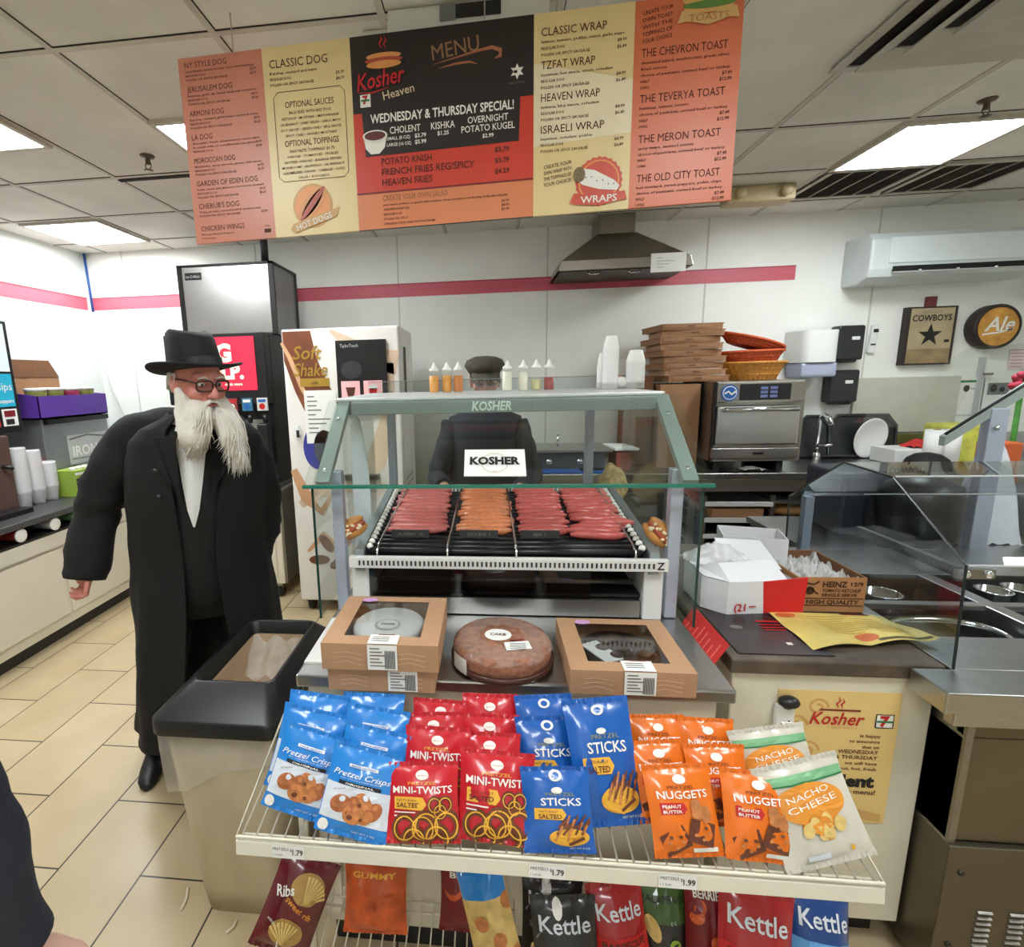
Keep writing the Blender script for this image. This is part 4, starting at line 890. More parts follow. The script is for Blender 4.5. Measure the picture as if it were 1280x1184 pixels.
        for k, s_ in enumerate(('CREATE YOUR', 'OWN TOAST', 'WITH THE', 'TOPPINGS OF', 'YOUR CHOICE')): m.text(s_, f1, .065, .528-k*.0185, .0105, INKBR, 'C', w=.085, rot=.12)
        for k, (a, ss) in enumerate((('THE CHEVRON TOAST', ['thousand island, mushrooms, green olives', 'fried onions', 'choice of pastrami, corned beef or turkey', 'HALF', 'LONG']), ('THE TEVERYA TOAST', ['hummus, lettuce, tomato', 'choice of pastrami, corned beef or turkey', 'HALF', 'LONG']), ('THE MERON TOAST', ['spicy mayo, sauteed onions', 'choice of pastrami, corned beef or turkey', 'HALF', 'LONG']), ('THE OLD CITY TOAST', ['hot mustard, sweet peppers, pickle chips', 'choice of pastrami, corned beef or turkey', 'HALF', 'LONG']))):
            y = MH-.148-k*.110+(0 if k == 0 else -.012)
            item(m, f1, y, a, ss, [], W, INKBR, .022, .022, .0165)
            yy = y-.068 if k == 0 else y-.052
            m.text('$7.49', f1, W-.022, yy, .0088, INKBR, 'R', bold=.015); m.text('$12.99', f1, W-.022, yy-.016, .0088, INKBR, 'R', bold=.015)
    pb = m.build(('dog_panel', 'sauce_panel', 'special_panel', 'wrap_panel', 'toast_panel')[i], t)
    pb['label'] = ('salmon panel listing dogs, glare put into its ink colour', 'cream panel with sauces and a hot dog emblem', 'black and red centre panel headed MENU', 'cream panel of wraps with a round emblem', 'orange panel of toasts')[i]
for x in (-.8, .0, .6):
    m = MB(); m.cyl((x, 1.806, 2.66), (x, 1.806, CEIL), .0022, STEEL, 6); m.build('hanging_wire', t)
base_here(t)
# ================================================================== centre counter and glass case
t = thing('centre_counter', 'white front counter with a stainless top carrying the glass hot dog case', 'counter')
CX0, CX1, CY0, CY1, CZ = -.50, .585, 1.185, 2.42, .90
m = MB(); m.box(CX0, CY0, CZ-.035, CX1, CY1, CZ, STEELH); m.build('stainless_top', t, .006)
m = MB(); m.box(CX0+.02, CY0+.03, .10, CX1-.03, CY1-.03, CZ-.035, OFFW); m.box(CX0+.04, CY0+.06, 0, CX1-.05, CY1-.06, .10, BLACK); m.build('cabinet', t, .004)
m = MB()
for a in ((CX0+.03, CY0+.018, .80, CX1-.04, CY0+.03, .86), (CX0+.03, CY0+.018, .14, CX0+.08, CY0+.03, .80), (CX1-.09, CY0+.018, .14, CX1-.04, CY0+.03, .80)): m.box(*a, CREAM)
m.build('face_frame', t, .003)
m = MB(); m.box(CX0+.005, 1.24, CZ, CX0+.10, 1.50, CZ+.006, mat('white_marble_strip', (228, 228, 224), .3, 0, .04)); m.build('side_strip', t); base_here(t)

t = thing('display_case', 'glass hot dog display case with slanted front glass and KOSHER lettering', 'display case')
EX0, EX1 = -.535, .605; GY0, GYT, GYB = 1.50, 1.82, 2.40; GZ0, GZM, GZT = .90, 1.335, 1.585
prof = [(GY0+.005, GZ0+.002), (GY0+.005, GZM), (GYT, GZT-.012), (GYB, GZT-.012), (GYB, GZ0+.002)]
for x, s in ((EX0, 1), (EX1, -1)):
    m = MB(); a = [(x, y, z) for y, z in prof]; b = [(x+.006*s, y, z) for y, z in prof]
    m.add(a+b, [tuple(range(5)), tuple(range(9, 4, -1))], GLASS); m.build('end_glass', t)
    m = MB(); m.add([(x-.001*s, GY0+.002, GZ0+.002), (x+.007*s, GY0+.002, GZ0+.002), (x+.007*s, GY0+.002, GZM), (x-.001*s, GY0+.002, GZM)], [(0,1,2,3)], mat('dark_glass_edge', (34, 62, 56), .2)); m.build('end_glass_edge', t)
u = Vector((0, GYT-GY0, GZT-GZM)).normalized()
nrm = Vector((0, -u.z, u.y))
m = MB(); A = Vector((EX0-.02, GY0-.012, GZM)); B = Vector((EX1+.02, GY0-.012, GZM)); L_ = sqrt((GYT-GY0)**2+(GZT-GZM)**2)
q = [A, B, B+u*(L_-.01), A+u*(L_-.01)]; m.add(q+[p-nrm*.006 for p in q], [(0,1,2,3), (7,6,5,4), (1,5,6,2), (0,3,7,4)], GLASS); m.build('front_glass', t)
m = MB(); m.box(EX0-.022, GY0-.016, GZM-.006, EX1+.022, GY0-.004, GZM+.004, GLASSE); m.build('glass_edge', t)
for x in (EX0+.03, EX1-.03):
    m = MB(); c0 = Vector((x, GY0+.02, GZM+.005)); c1 = Vector((x, GYT, GZT-.015)); w = Vector((.022, 0, 0)); d = nrm*.016
    ps = [c0-w, c0+w, c1+w, c1-w]; m.add([p+d*.4 for p in ps]+[p-d for p in ps], [(0,1,2,3), (7,6,5,4), (0,4,5,1), (1,5,6,2), (2,6,7,3), (3,7,4,0)], mat('grey_green_arm', (156, 168, 164), .4, .2, .05))
    for k in (.12, .75): c = c0+(c1-c0)*k; m.lathe([(.001, .004), (.007, .003), (.008, 0)], CHROME, c+d*.45, 10, Matrix.Rotation(atan2_ if False else radians(38), 3, 'X'))
    m.build('glass_arm', t, .003)
m = MB(); m.box(EX0, GYT-.01, GZT-.012, EX1-.02, GYB, GZT, mat('case_top', (206, 210, 208), .35, .2, .03)); m.build('top_shelf', t, .003)
m = MB(); m.box(EX0+.06, GYT-.03, GZT-.058, EX1-.05, GYT+.01, GZT-.013, mat('light_rail', (140, 150, 147), .4, .2, .05))
f = flat((EX0+.06, GYT-.03, GZT-.058), (1, 0, 0), (0, 0, 1), .003); m.text('KOSHER', f, .49, .008, .030, mat('pale_mint_letters', (226, 240, 232), .4), 'C', bold=.03, shear=.15, w=.135); m.build('light_rail', t, .002)
m = MB(); m.box(EX0-.01, GYB-.012, GZT, EX1+.01, GYB-.008, GZT+.052, PLEXI); m.box(EX0-.01, GYB-.013, GZT+.050, EX1+.01, GYB-.007, GZT+.053, GREY); m.build('upright_acrylic', t)
PST = mat('pale_post', (176, 184, 200), .35, .3, .04)
for x, y in ((EX0+.06, 1.58), (EX1-.05, 1.58), (EX0+.10, 2.34), (EX1-.16, 2.34)):
    zt = GZM+(y-GY0)/(GYT-GY0)*(GZT-GZM)-.03 if y < GYT else GZT-.012
    m = MB(); m.box(x-.018, y-.018, CZ+.002, x+.018, y+.018, zt, PST); m.build('post', t, .003)
m = MB(); m.box(EX0+.02, GYB-.02, CZ+.002, EX1-.02, GYB-.006, CZ+.10, STEELD); m.build('back_rail', t); base_here(t)
# KOSHER card lying against the inside of the sloped glass
t = thing('kosher_card', 'white card reading KOSHER in black on the slanted front glass', 'sign')
p = at(580, 564, y=1.57); k0 = Vector((.0, GY0-.012, GZM))+nrm*.004
def onslope(px, py):
    d = at(px, py, y=1.0)-Vector((0, 0, CAMH)); tt = (k0-Vector((0, 0, CAMH))).dot(nrm)/d.dot(nrm); return Vector((0, 0, CAMH))+d*tt
c0 = onslope(580, 596); c1 = onslope(658, 596); top = onslope(580, 563); uu = (c1-c0).normalized(); vv = u; W = (c1-c0).length; Hh = (top-c0).dot(vv)
m = MB(); q = [c0, c0+uu*W, c0+uu*W+vv*Hh, c0+vv*Hh]; m.add(q+[a+nrm*.003 for a in q], [(3,2,1,0), (4,5,6,7), (0,1,5,4), (1,2,6,5), (2,3,7,6), (3,0,4,7)], PAPER); m.build('card', t)
f = flat(c0+nrm*.003, uu, vv, .001); m = MB(); OC = mat('pale_seal', (214, 206, 190), .7); 
ring = [(W/2+.36*Hh*cos(2*pi*k/28), Hh*.48+.36*Hh*sin(2*pi*k/28)) for k in range(29)]; m.line(ring, .004, f, OC)
m.text('KOSHER', flat(c0+nrm*.003, uu, vv, .002), W/2, Hh*.42, Hh*.27, INK, 'C', bold=.045, w=W*.82); m.rect(W*.46, Hh*.14, W*.54, Hh*.19, f, OC); m.build('print', t); base_here(t)
# white board and wrapped bread inside the case
m = MB(); wp = [(0, 0), (.076, 0), (.072, .42), (.052, .60), (.030, .625), (.012, .57)]
m.prism(wp, (-.522, 1.93, CZ+.002), (1, 0, 0), (0, -.06, 1), -.006, mat('pale_blue_board', (226, 234, 242), .35))
# stands on the small shelf behind the grill
shelfm = MB(); shelfm.box(EX0+.12, 2.16, CZ+.19, EX1-.03, 2.315, CZ+.21, STEELH)
for x in (EX0+.15, EX1-.2): shelfm.box(x-.01, 2.23, CZ+.002, x+.01, 2.25, CZ+.19, STEELD)
tag(shelfm.build('case_shelf'), 'narrow steel shelf behind the roller grill inside the case', 'shelf')
tag(m.build('white_board'), 'tall white pointed board standing inside the left end of the case', 'board')
p = at(815, 572, y=2.22)
m = MB(); m.ell((.525, 2.235, CZ+.278), (.062, .058, .066), mat('crisp_bread', (196, 170, 120), .7, 0, .4, 60), 28)
for q in range(len(m.v)): d_ = m.v[q]-Vector((.525, 2.235, CZ+.278)); m.v[q] += d_*.28*noise.noise(m.v[q]*34)+Vector((0, 0, .05*max(0, d_.z-.045)/.02*.4))
tag(m.build('bread_bag'), 'bag of tan crumbs on the right inside the case behind the grill', 'bread bag')

# ---------------- roller grill
t = thing('roller_grill', 'wide hot dog roller grill with white slotted front rail inside the glass case', 'roller grill')
RX0, RX1, RY0, RY1 = -.425, .512, 1.515, 2.10; zf, zr = 1.10, 1.175
def gz(y): return zf+(zr-zf)*(y-RY0)/(RY1-RY0)
m = MB(); m.box(RX0-.01, RY0, 1.068, RX1+.015, RY0+.02, 1.104, mat('grill_white', (222, 222, 218), .4, 0, .03))
f = flat((RX0, RY0, 1.068), (1, 0, 0), (0, 0, 1), .002)
for k in range(66): m.rect(.022+k*.0136, .010, .028+k*.0136, .026, f, DARK)
m.text('Z', f, .918, .008, .022, INK, bold=.02); m.build('front_rail', t, .002)
m = MB(); m.box(RX0+.03, RY1, zr-.02, RX1-.03, RY1+.02, zr+.03, STEELD); f = flat((RX0+.03, RY1, zr-.02), (1, 0, 0), (0, 0, 1), .002)
for k in range(52): m.rect(.012+k*.0165, .012, .021+k*.0165, .045, f, INKW)
m.build('rear_rail', t)
for x, s in ((RX0+.005, 1), (RX1-.035, -1)):
    m = MB(); m.add([(x, RY0+.02, zf-.05), (x+.03, RY0+.02, zf-.05), (x+.03, RY1, zr-.05), (x, RY1, zr-.05), (x, RY0+.02, zf+.022), (x+.03, RY0+.02, zf+.022), (x+.03, RY1, zr+.022), (x, RY1, zr+.022)], [(0,3,2,1), (4,5,6,7), (0,1,5,4), (1,2,6,5), (2,3,7,6), (3,0,4,7)], ALU); m.build('side_rail', t, .003)
    m = MB()
    for k in range(17):
        y = RY0+.05+k*.0325; m.ell((x+.044*s+(.0 if s > 0 else .03), y, gz(y)+.018), (.011, .010, .011), INKW if k % 1 == 0 else DARK, 8)
        m.ell((x+.044*s+(.0 if s > 0 else .03), y+.016, gz(y)+.016), (.006, .007, .010), BLACK, 6)
    m.build('chain', t)
ROLL_ = mat('roller_black', (30, 30, 32), .3, .3, .1)
NR = 17
for k in range(NR):
    y = RY0+.045+k*(RY1-RY0-.07)/(NR-1); m = MB(); m.tube([(RX0+.05, y, gz(y)+.004), (RX1-.05, y, gz(y)+.004)], .0125, ROLL_, 14); m.build('roller', t)
m = MB(); m.add([(RX0+.035, RY0+.02, zf-.03), (RX1-.035, RY0+.02, zf-.03), (RX1-.035, RY1, zr-.03), (RX0+.035, RY1, zr-.03)], [(0,1,2,3)], BLACKM); m.build('drip_pan', t)
for x in (-.345, -.125, .085, .435):
    m = MB(); m.tube([(x, RY0+.01, zf-.02), (x, RY0+.012, zf+.025), (x+.0, RY0+.05, zf+.037), (x+(.02 if x < 0 else -.01), RY1-.02, zr+.037), (x+(.02 if x < 0 else -.01), RY1+.01, zr)], .0035, CHROME, 8); m.build('divider_wire', t)
for x, lb in ((-.255, 'JALAPENO  1/4'), (-.03, 'SPICY BITE  4'), (.165, 'BEEF  3')):
    m = MB(); w_ = .125; y = RY0+.125; o = Vector((x-w_/2+.0, y-.01, gz(y)+.016)); U, V = Vector((1, 0, 0)), Vector((0, .25, 1)).normalized(); m.prism([(0, 0), (w_, 0), (w_, .026), (0, .026)], o, U, V, -.004, BLACK); f = flat(o, U, V, .006); m.text(lb, f, w_/2, .008, .009, INKG, 'C', bold=.01); m.build('price_strip', t)
# body with bun drawer below
for xa, xb in ((RX0-.012, RX0+.045), (RX1-.045, RX1+.012)): m = MB(); m.box(xa, RY0+.03, CZ+.002, xb, RY1, 1.066, mat('grill_white', (222, 222, 218))); m.build('end_cabinet', t, .004)
m = MB(); m.box(RX0+.045, RY1-.03, CZ+.002, RX1-.045, RY1, 1.066, BLACKM); m.box(RX0+.045, RY0+.06, .962, RX1-.045, RY1-.03, .972, BLACK); m.build('drawer_box', t)
for k in range(4): m = MB(); m.tube([(RX0+.06, RY0+.09+k*.1, 1.0+k*.012), (RX1-.06, RY0+.09+k*.1, 1.0+k*.012)], .008, STEELD, 10); m.build('lower_rod', t)
m = MB(); m.box(RX0+.046, RY0+.032, .965, RX1-.20, RY0+.036, 1.06, glass('drawer_glass', (200, 206, 206), 1.3)); m.build('drawer_glass', t)
m = MB(); m.box(RX0+.05, RY0+.04, CZ+.004, RX1-.05, RY0+.06, .958, STEEL); m.build('lower_front', t); base_here(t)
# hot dogs
PINKD = mat('hot_dog_pink', (206, 112, 106), .32, 0, .14, 60, coat=.3); ORGD = mat('hot_dog_orange', (222, 134, 90), .32, 0, .16, 60, coat=.3); REDD = mat('hot_dog_red', (206, 98, 92), .3, 0, .14, 60, coat=.3)
def hot_dog(mt, L, r, lb, grp):
    t = thing('hot_dog', lb, 'hot dog', (0, 0, 0), grp)
    n = 12; pts = [(-L/2+L*i/n, .003*sin(i*.7), .002*sin(i*.5)) for i in range(n+1)]; rs = [r*(min(1, .35+2.2*min(i, n-i)/n*1.6)) for i in range(n+1)]
    m = MB(); m.tube(pts, rs, mt, 12); m.build('sausage', t)
    return t
rows = [RY0+.045+(k+.5)*(RY1-RY0-.07)/(NR-1) for k in range(NR-1)]
dogs = {}
for nm, mt, px, L, r, lb, grp, ks in (('a', PINKD, 525, .205, .0152, 'pink wrinkled hot dog in the leftmost column on the roller grill', 'hot dogs in the left column', range(3, 16)), ('b', ORGD, 606, .185, .0152, 'orange glazed hot dog in the second column on the roller grill', 'hot dogs in the second column', range(3, 16)), ('c', REDD, 677, .165, .0152, 'red hot dog in the third column on the roller grill', 'hot dogs in the third column', range(3, 16)), ('d', REDD, 742, .175, .0152, 'red hot dog in the rightmost column on the roller grill', 'hot dogs in the right column', range(4, 16))):
    x0 = at(px, 655, y=1.8).x
    first = None
    for k in ks:
        if nm == 'd' and k == 5: x = x0+.03
        else: x = x0+random.uniform(-.008, .008)+(-.006 if nm == 'a' else 0)*(k-9)*.2
        y = rows[k]; z = gz(y)+.026
        if first is None: o = first = hot_dog(mt, L, r, lb, grp)
        else: o = dup(first)
        o.location = (x, y, z); o.rotation_euler = (random.uniform(0, 6), 0, random.uniform(-.03, .03))
for k, (kk, x, lb) in enumerate(((2, .35, 'red hot dog lying nearest the front rail at the right'), (3, .34, 'red hot dog second from the front rail at the right'))):
    o = dup(first, (x, rows[kk], gz(rows[kk])+.026), (0, 0, 0), lb, 'hot dogs at the right front')
# hot dog cut-outs at both ends
BUN = mat('bun_crust', (206, 146, 78), .5, 0, .2, 20)
for px, py, lb, rz in ((440, 660, 'small hot dog cut-out sign standing at the left end of the roller grill', .5), (823, 666, 'small hot dog cut-out sign standing at the right end of the roller grill', 2.3)):
    p = at(px, py, y=1.60); t = thing('hot_dog_sign', lb, 'sign', (p.x, 1.6, p.z), 'hot dog cut-out signs')
    Mx = Matrix.Rotation(rz, 3, 'Y').inverted()
    m = MB(); m.ell(p+Mx @ Vector((0, 0, .014)), (.052, .022, .020), BUN, 18, Mx); m.ell(p+Mx @ Vector((0, 0, -.014)), (.052, .022, .020), BUN, 18, Mx); m.build('bun', t)
    m = MB(); m.ell(p+Vector((0, -.014, 0)), (.056, .014, .013), mat('bun_sausage', (170, 84, 56), .4, 0, .1), 16, Mx); m.build('sausage', t)
    m = MB()
    for k in range(14): a = random.uniform(-.04, .04); m.ell(p+Vector((0, -.026, 0))+Mx @ Vector((a, 0, random.uniform(-.012, .016))), (.006, .004, .005), mat('onion_bits', (226, 210, 170), .6), 6)
    m.build('topping', t)['kind'] = 'stuff'
    m = MB(); m.box(p.x-.004, 1.6-.002, CZ+.17 if False else p.z-.06, p.x+.004, 1.6+.004, p.z-.01, LGREY); m.build('stem', t); base_here(t)

# ---------------- bottles and cups on the case top
TZ = GZT+.001
MUST = mat('mustard_orange', (224, 150, 28), .35, 0, .05); MAYO = mat('pale_sauce', (232, 232, 210), .35, 0, .03); OLIV = mat('olive_sauce', (206, 204, 150), .35, 0, .05); KETC = mat('ketchup', (150, 34, 24), .35, 0, .05); AMB = mat('amber_sauce', (206, 120, 24), .35, 0, .05); CLR = film('squeeze_bottle', (236, 234, 222), .10)
for px, mt, lv, lb in ((543, MUST, .78, 'squeeze bottle of mustard, leftmost on top of the glass case'), (559, MUST, .8, 'squeeze bottle of mustard, second from the left on the glass case'), (573, AMB, .78, 'squeeze bottle of darker amber sauce left of the worker cap'), (634, MAYO, .9, 'pale empty-looking squeeze bottle just right of the worker face'), (654, MAYO, .85, 'squeeze bottle of white sauce in the middle right group'), (670, OLIV, .5, 'squeeze bottle half full of olive relish sauce'), (686, KETC, .6, 'squeeze bottle of dark red ketchup, rightmost on the glass case')):
    p = at(px, 490, y=2.2); x = p.x; t = thing('squeeze_bottle', lb, 'bottle', (x, 2.2, TZ), 'squeeze bottles on the glass case')
    m = MB(); m.lathe([(.019, 0), (.021, .004), (.021, .088), (.015, .094)], CLR, (x, 2.2, TZ), 18); m.build('bottle', t)
    m = MB(); m.lathe([(.018, .003), (.0195, .006), (.0195, .088*lv), (.002, .088*lv)], mt, (x, 2.2, TZ), 18); m.build('sauce', t)
    m = MB(); m.lathe([(.019, .090), (.019, .098), (.010, .104), (.004, .122), (.002, .124)], INKW, (x, 2.2, TZ), 16); m.build('nozzle_cap', t)
for px, h, r, y, lb in ((754, .145, .028, 2.25, 'white cup stack at the left of the cup group on the glass case'), (762, .205, .030, 2.16, 'tallest white cup stack on the glass case'), (775, .115, .024, 2.26, 'short clear cup stack between the white ones on the glass case'), (793, .150, .036, 2.2, 'wide white lid stack at the right end of the glass case')):
    p = at(px, 490, y=y); pr = [(r, 0), (r*1.0, .02)]; z = .02
    while z < h-.05: pr += [(r*1.02, z), (r*.97, z+.010)]; z += .013
    pr += [(r*.9, h-.03), (r*.68, h-.002), (r*.6, h)]
    m = MB(); m.lathe(pr, CUPW if px != 775 else CLR, (p.x, y, TZ), 20); tag(m.build('cup_stack'), lb, 'cups', 'cup stacks on the glass case')
p = at(845, 478, y=2.2); m = MB(); m.ell((.525, 2.27, TZ+.030), (.05, .035, .028), mat('glove_tan', (196, 150, 112), .7, 0, .1)); m.ell((.545, 2.22, TZ+.024), (.035, .03, .022), PAPER); tag(m.build('bread_roll'), 'tan roll with a white wrapper at the right end of the case top', 'bread roll')

# ---------------- boxes and cake on the counter edge
def label_sticker(m, f, x, y, w, h):
    m.rect(x, y, x+w, y+h, f, PAPER)
def cake_box(name, label, x0, x1, y0, y1, z0, h, window, cake, sx):
    t = thing(name, label, 'box', ((x0+x1)/2, (y0+y1)/2, z0), 'kraft cake boxes on the counter')
    m = MB(); zt = z0+h
    m.add([(x0, y0, z0), (x1, y0, z0), (x1, y1, z0), (x0, y1, z0), (x0, y0, zt), (x1, y0, zt), (x1, y1, zt), (x0, y1, zt)], [(0,3,2,1), (0,1,5,4), (1,2,6,5), (2,3,7,6), (3,0,4,7)], KRAFT)
    wx0, wx1, wy0, wy1 = x0+(x1-x0)*.165, x1-(x1-x0)*.165, y0+(y1-y0)*.15, y1-(y1-y0)*.12
    if window:
        o_ = [(x0, y0, zt), (x1, y0, zt), (x1, y1, zt), (x0, y1, zt)]; i_ = [(wx0, wy0, zt), (wx1, wy0, zt), (wx1, wy1, zt), (wx0, wy1, zt)]
        m.add(o_+i_, [(0,1,5,4), (1,2,6,5), (2,3,7,6), (3,0,4,7)], KRAFT)
    else: m.poly([(x0, y0, zt), (x1, y0, zt), (x1, y1, zt), (x0, y1, zt)], KRAFT)
    m.build('carton', t)
    f = flat((x0, y0, z0), (1, 0, 0), (0, 0, 1), .001); m = MB(); W = x1-x0; PALEK = mat('pale_print', (206, 172, 138), .7)
    for s in (0.03, W-.10):
        m = MB()
        for k in range(3): m.line([(s, h*.25+k*h*.2), (s+.03, h*.35+k*h*.17), (s+.07, h*.2+k*h*.2)], .0022, f, PALEK)
        m.build('line_print', t)
    f2 = flat((x0, y0, z0), (1, 0, 0), (0, 0, 1), .003); m = MB(); lx = W*.36+sx
    m.rect(lx, .004, lx+.072, h, f2, PAPER); f3 = flat((x0, y0, z0), (1, 0, 0), (0, 0, 1), .0042)
    for k in range(6): m.rect(lx+.006, h*.85-k*h*.13, lx+.03+.006*(k*7 % 3), h*.85-k*h*.13+.003, f3, INKG)
    for k in range(10): m.rect(lx+.042+k*.0026, h*.12, lx+.0434+k*.0026, h*.8, f3, INK)
    if window:
        ft = flat((x0, y0, zt), (1, 0, 0), (0, 1, 0), .002); m.rect(lx, 0, lx+.072, .045, ft, PAPER); m.rect(lx+.02, .042, lx+.06, .046, flat((x0, y0, zt), (1,0,0), (0,1,0), .003), DRED)
        for k in range(3): m.rect(lx+.008, .012+k*.009, lx+.05, .015+k*.009, flat((x0, y0, zt), (1,0,0), (0,1,0), .003), INKG)
    m.build('barcode_label', t)
    if window:
        m = MB(); m.box(wx0-.005, wy0-.005, zt-.003, wx1+.005, wy1+.005, zt-.001, glass('window_film', (244, 246, 246), 1.6, .06)); m.build('window', t)
        ft = flat((x0, y0, zt), (1, 0, 0), (0, 1, 0), .002); m = MB(); m.oval(W*.24, (y1-y0)*.90, .022, .013, ft, mat('lilac_sticker', (206, 160, 210), .5), rot=.1); m.build('sticker', t)
        m = MB(); cx_, cy_ = (x0+x1)/2, (y0+y1)/2
        if cake == 'white':
            m.lathe([(.001, .012), (.092, .012), (.095, .02), (.095, h-.018), (.088, h-.010), (.001, h-.008)], mat('white_icing', (236, 234, 230), .6, 0, .03), (cx_, cy_, z0), 36)
            o = m.build('cake', t); m = MB(); fk = flat((cx_, cy_, z0+h-.008), (1,0,0), (0,1,0), .001); m.oval(.0, -.02, .034, .030, fk, LGREY); m.oval(0, -.02, .028, .024, flat((cx_, cy_, z0+h-.008), (1,0,0), (0,1,0), .002), PAPER); m.text('TASTE', flat((cx_, cy_, z0+h-.008), (1,0,0), (0,1,0), .003), 0, -.025, .009, INK, 'C', bold=.02); m.build('seal', o)
        else:
            m.lathe([(.001, .012), (.095, .012), (.098, .02), (.098, h-.018), (.001, h-.014)], mat('dark_chocolate', (52, 32, 26), .35, 0, .25, 30), (cx_, cy_, z0), 36)
            for k in range(9): a = k*2.4; m.ell((cx_+.055*cos(a)+.01, cy_+.05*sin(a), z0+h-.012), (.02, .02, .008), mat('choc_cookie', (74, 52, 42), .5, 0, .3, 40), 10)
            o = m.build('cake', t); m = MB(); m.obox((cx_-.05, cy_-.03, z0+h-.010), (.05, .10, .003), PAPER, (0, 0, .5)); m.build('white_slip', o)
    return t
cake_box('cake_box', 'lower kraft cake box of the left pair at the counter edge', -.392, -.130, 1.128, 1.385, CZ+.001, .060, False, None, .055)
cake_box('cake_box', 'upper left kraft cake box with a white cake behind its window', -.402, -.118, 1.118, 1.390, CZ+.062, .068, True, 'white', .012)
cake_box('cake_box', 'right kraft cake box with a dark chocolate cake behind its window', .192, .478, 1.150, 1.420, CZ+.001, .062, True, 'choc', .02)
t = thing('round_cake', 'round brown crumb cake in clear wrap between the cake boxes', 'cake', (.035, 1.30, CZ), )
CRMB = mat('brown_crumb', (146, 98, 74), .8, 0, .32, 60, .8, 60)
m = MB(); n_ = 40
pr = [(.001, .004), (.118, .004), (.128, .012), (.130, .048), (.122, .060), (.001, .062)]
m.lathe(pr, CRMB, (.035, 1.30, CZ), n_); m.build('cake', t)
m = MB(); m.lathe([(.133, .001), (.136, .006), (.136, .020), (.134, .020)], mat('brown_tray', (70, 40, 30), .35), (.035, 1.30, CZ), n_)
m.build('tray', t)
ft = flat((.035, 1.30, CZ+.062), (1, 0, 0), (0, 1, 0), .0015); m = MB(); m.oval(-.01, .01, .036, .032, ft, PAPER); m.text('CAKE', flat((.035, 1.30, CZ+.062), (1,0,0), (0,1,0), .003), -.01, .004, .012, INKBR, 'C', bold=.02)
lines_ = [(-.09+.018*k, .03*sin(k*1.7)) for k in range(11)]
m.shape([(.01, -.075), (.075, -.062), (.068, -.022), (.004, -.034)], flat((.035, 1.30, CZ+.062), (1,0,0), (0,1,0), .003), PAPER); m.shape([(.02, -.028), (.06, -.022), (.059, -.016), (.019, -.022)], flat((.035, 1.30, CZ+.062), (1,0,0), (0,1,0), .004), DRED)
for k in range(4): m.rect(.02, -.068+k*.009, .06, -.065+k*.009, flat((.035, 1.30, CZ+.062), (1,0,0), (0,1,0), .004), INKG)
m.build('label', t)
m = MB(); ang = [-.9+.06*k for k in range(8)]
m.add([(.035+.1365*sin(a-.25), 1.30-.1365*cos(a-.25), CZ+z) for z in (.008, .05) for a in ang], [(k, k+1, k+9, k+8) for k in range(7)], PAPER); m.build('side_label', t)
WRAP = film('clear_wrap', (240, 236, 232), .10, .08)
m = MB(); m.grid(lambda u, v: (.035+(.132+.004*sin(u*60))*cos(2*pi*u)*(1-v*.55), 1.30+(.132+.004*sin(u*60))*sin(2*pi*u)*(1-v*.55), CZ+.052+.016*min(1, v*3)+.003*sin(u*50+v*9)), 80, 6, WRAP); m.build('wrap', t)
# ================================================================== right counter, steam table
t = thing('service_counter', 'white service counter with a dark worn edge and a yellow poster', 'counter')
SX0, SX1, SY0, SY1, SZ = .635, 1.142, 1.345, 2.30, .90
WORN = mat('worn_brown_edge', (92, 80, 68), .5, .2, .35, 14)
m = MB(); m.box(SX0, SY0-.015, SZ-.04, SX1+.005, SY1, SZ, WORN); m.build('worktop', t, .005)
m = MB(); m.box(SX0+.012, SY0, .10, SX1, SY1-.02, SZ-.04, mat('scuffed_white', (216, 210, 190), .45, 0, .09, 5)); m.build('cabinet', t, .004)
m = MB(); m.box(SX0+.03, SY0+.06, 0, SX1-.02, SY1-.05, .10, BLACK); m.build('kick_plate', t); base_here(t)
# poster
t = thing('kosher_poster', 'yellow poster headed Kosher on the white counter front', 'poster')
px0, px1, pz0, pz1 = .765, 1.066, .42, .812
PY = SY0-.003; POST = mat('poster_yellow', (226, 196, 128), .55, 0, .05, 6)
m = MB(); m.box(px0, PY, pz0, px1, PY+.002, pz1, POST); m.build('sheet', t)
f = flat((px0, PY, pz0), (1, 0, 0), (0, 0, 1), .001); f2 = flat((px0, PY, pz0), (1, 0, 0), (0, 0, 1), .002); W, Hh = px1-px0, pz1-pz0; m = MB()
SW = mat('poster_swirl', (214, 160, 100), .6)
for cx, cz, r in ((.10, .345, .026), (.05, .29, .03), (.085, .215, .03)): m.line([(cx+r*(1-k*.03)*cos(k*.33), cz+r*(1-k*.03)*sin(k*.33)) for k in range(26)], .006, f, SW)
m.line([(.150, .345), (.145, .357), (.153, .366), (.148, .378)], [.001, .005, .004, .001], f2, INKR); m.line([(.160, .345), (.156, .355), (.163, .363), (.159, .373)], [.001, .005, .004, .001], f2, INKR)
m.rect(.105, .336, .205, .341, f2, DRED); m.text('Kosher', f2, .150, .296, .036, INKR, 'C', shear=.3, bold=.012, w=.135); m.oval(.055, .292, .006, .006, f2, INKR); m.text('HEAVEN', f2, .165, .284, .007, SW, 'C', w=.07)
m.rect(.245, .292, .287, .330, f, INKW); m.text('7', f2, .266, .298, .027, INKR, 'C', bold=.06); m.rect(.247, .308, .285, .313, flat((px0, PY, pz0), (1,0,0), (0,0,1), .003), GREEN)
m.line([(.245, .292), (.287, .292), (.287, .330), (.245, .330), (.245, .292)], .003, f2, INK)
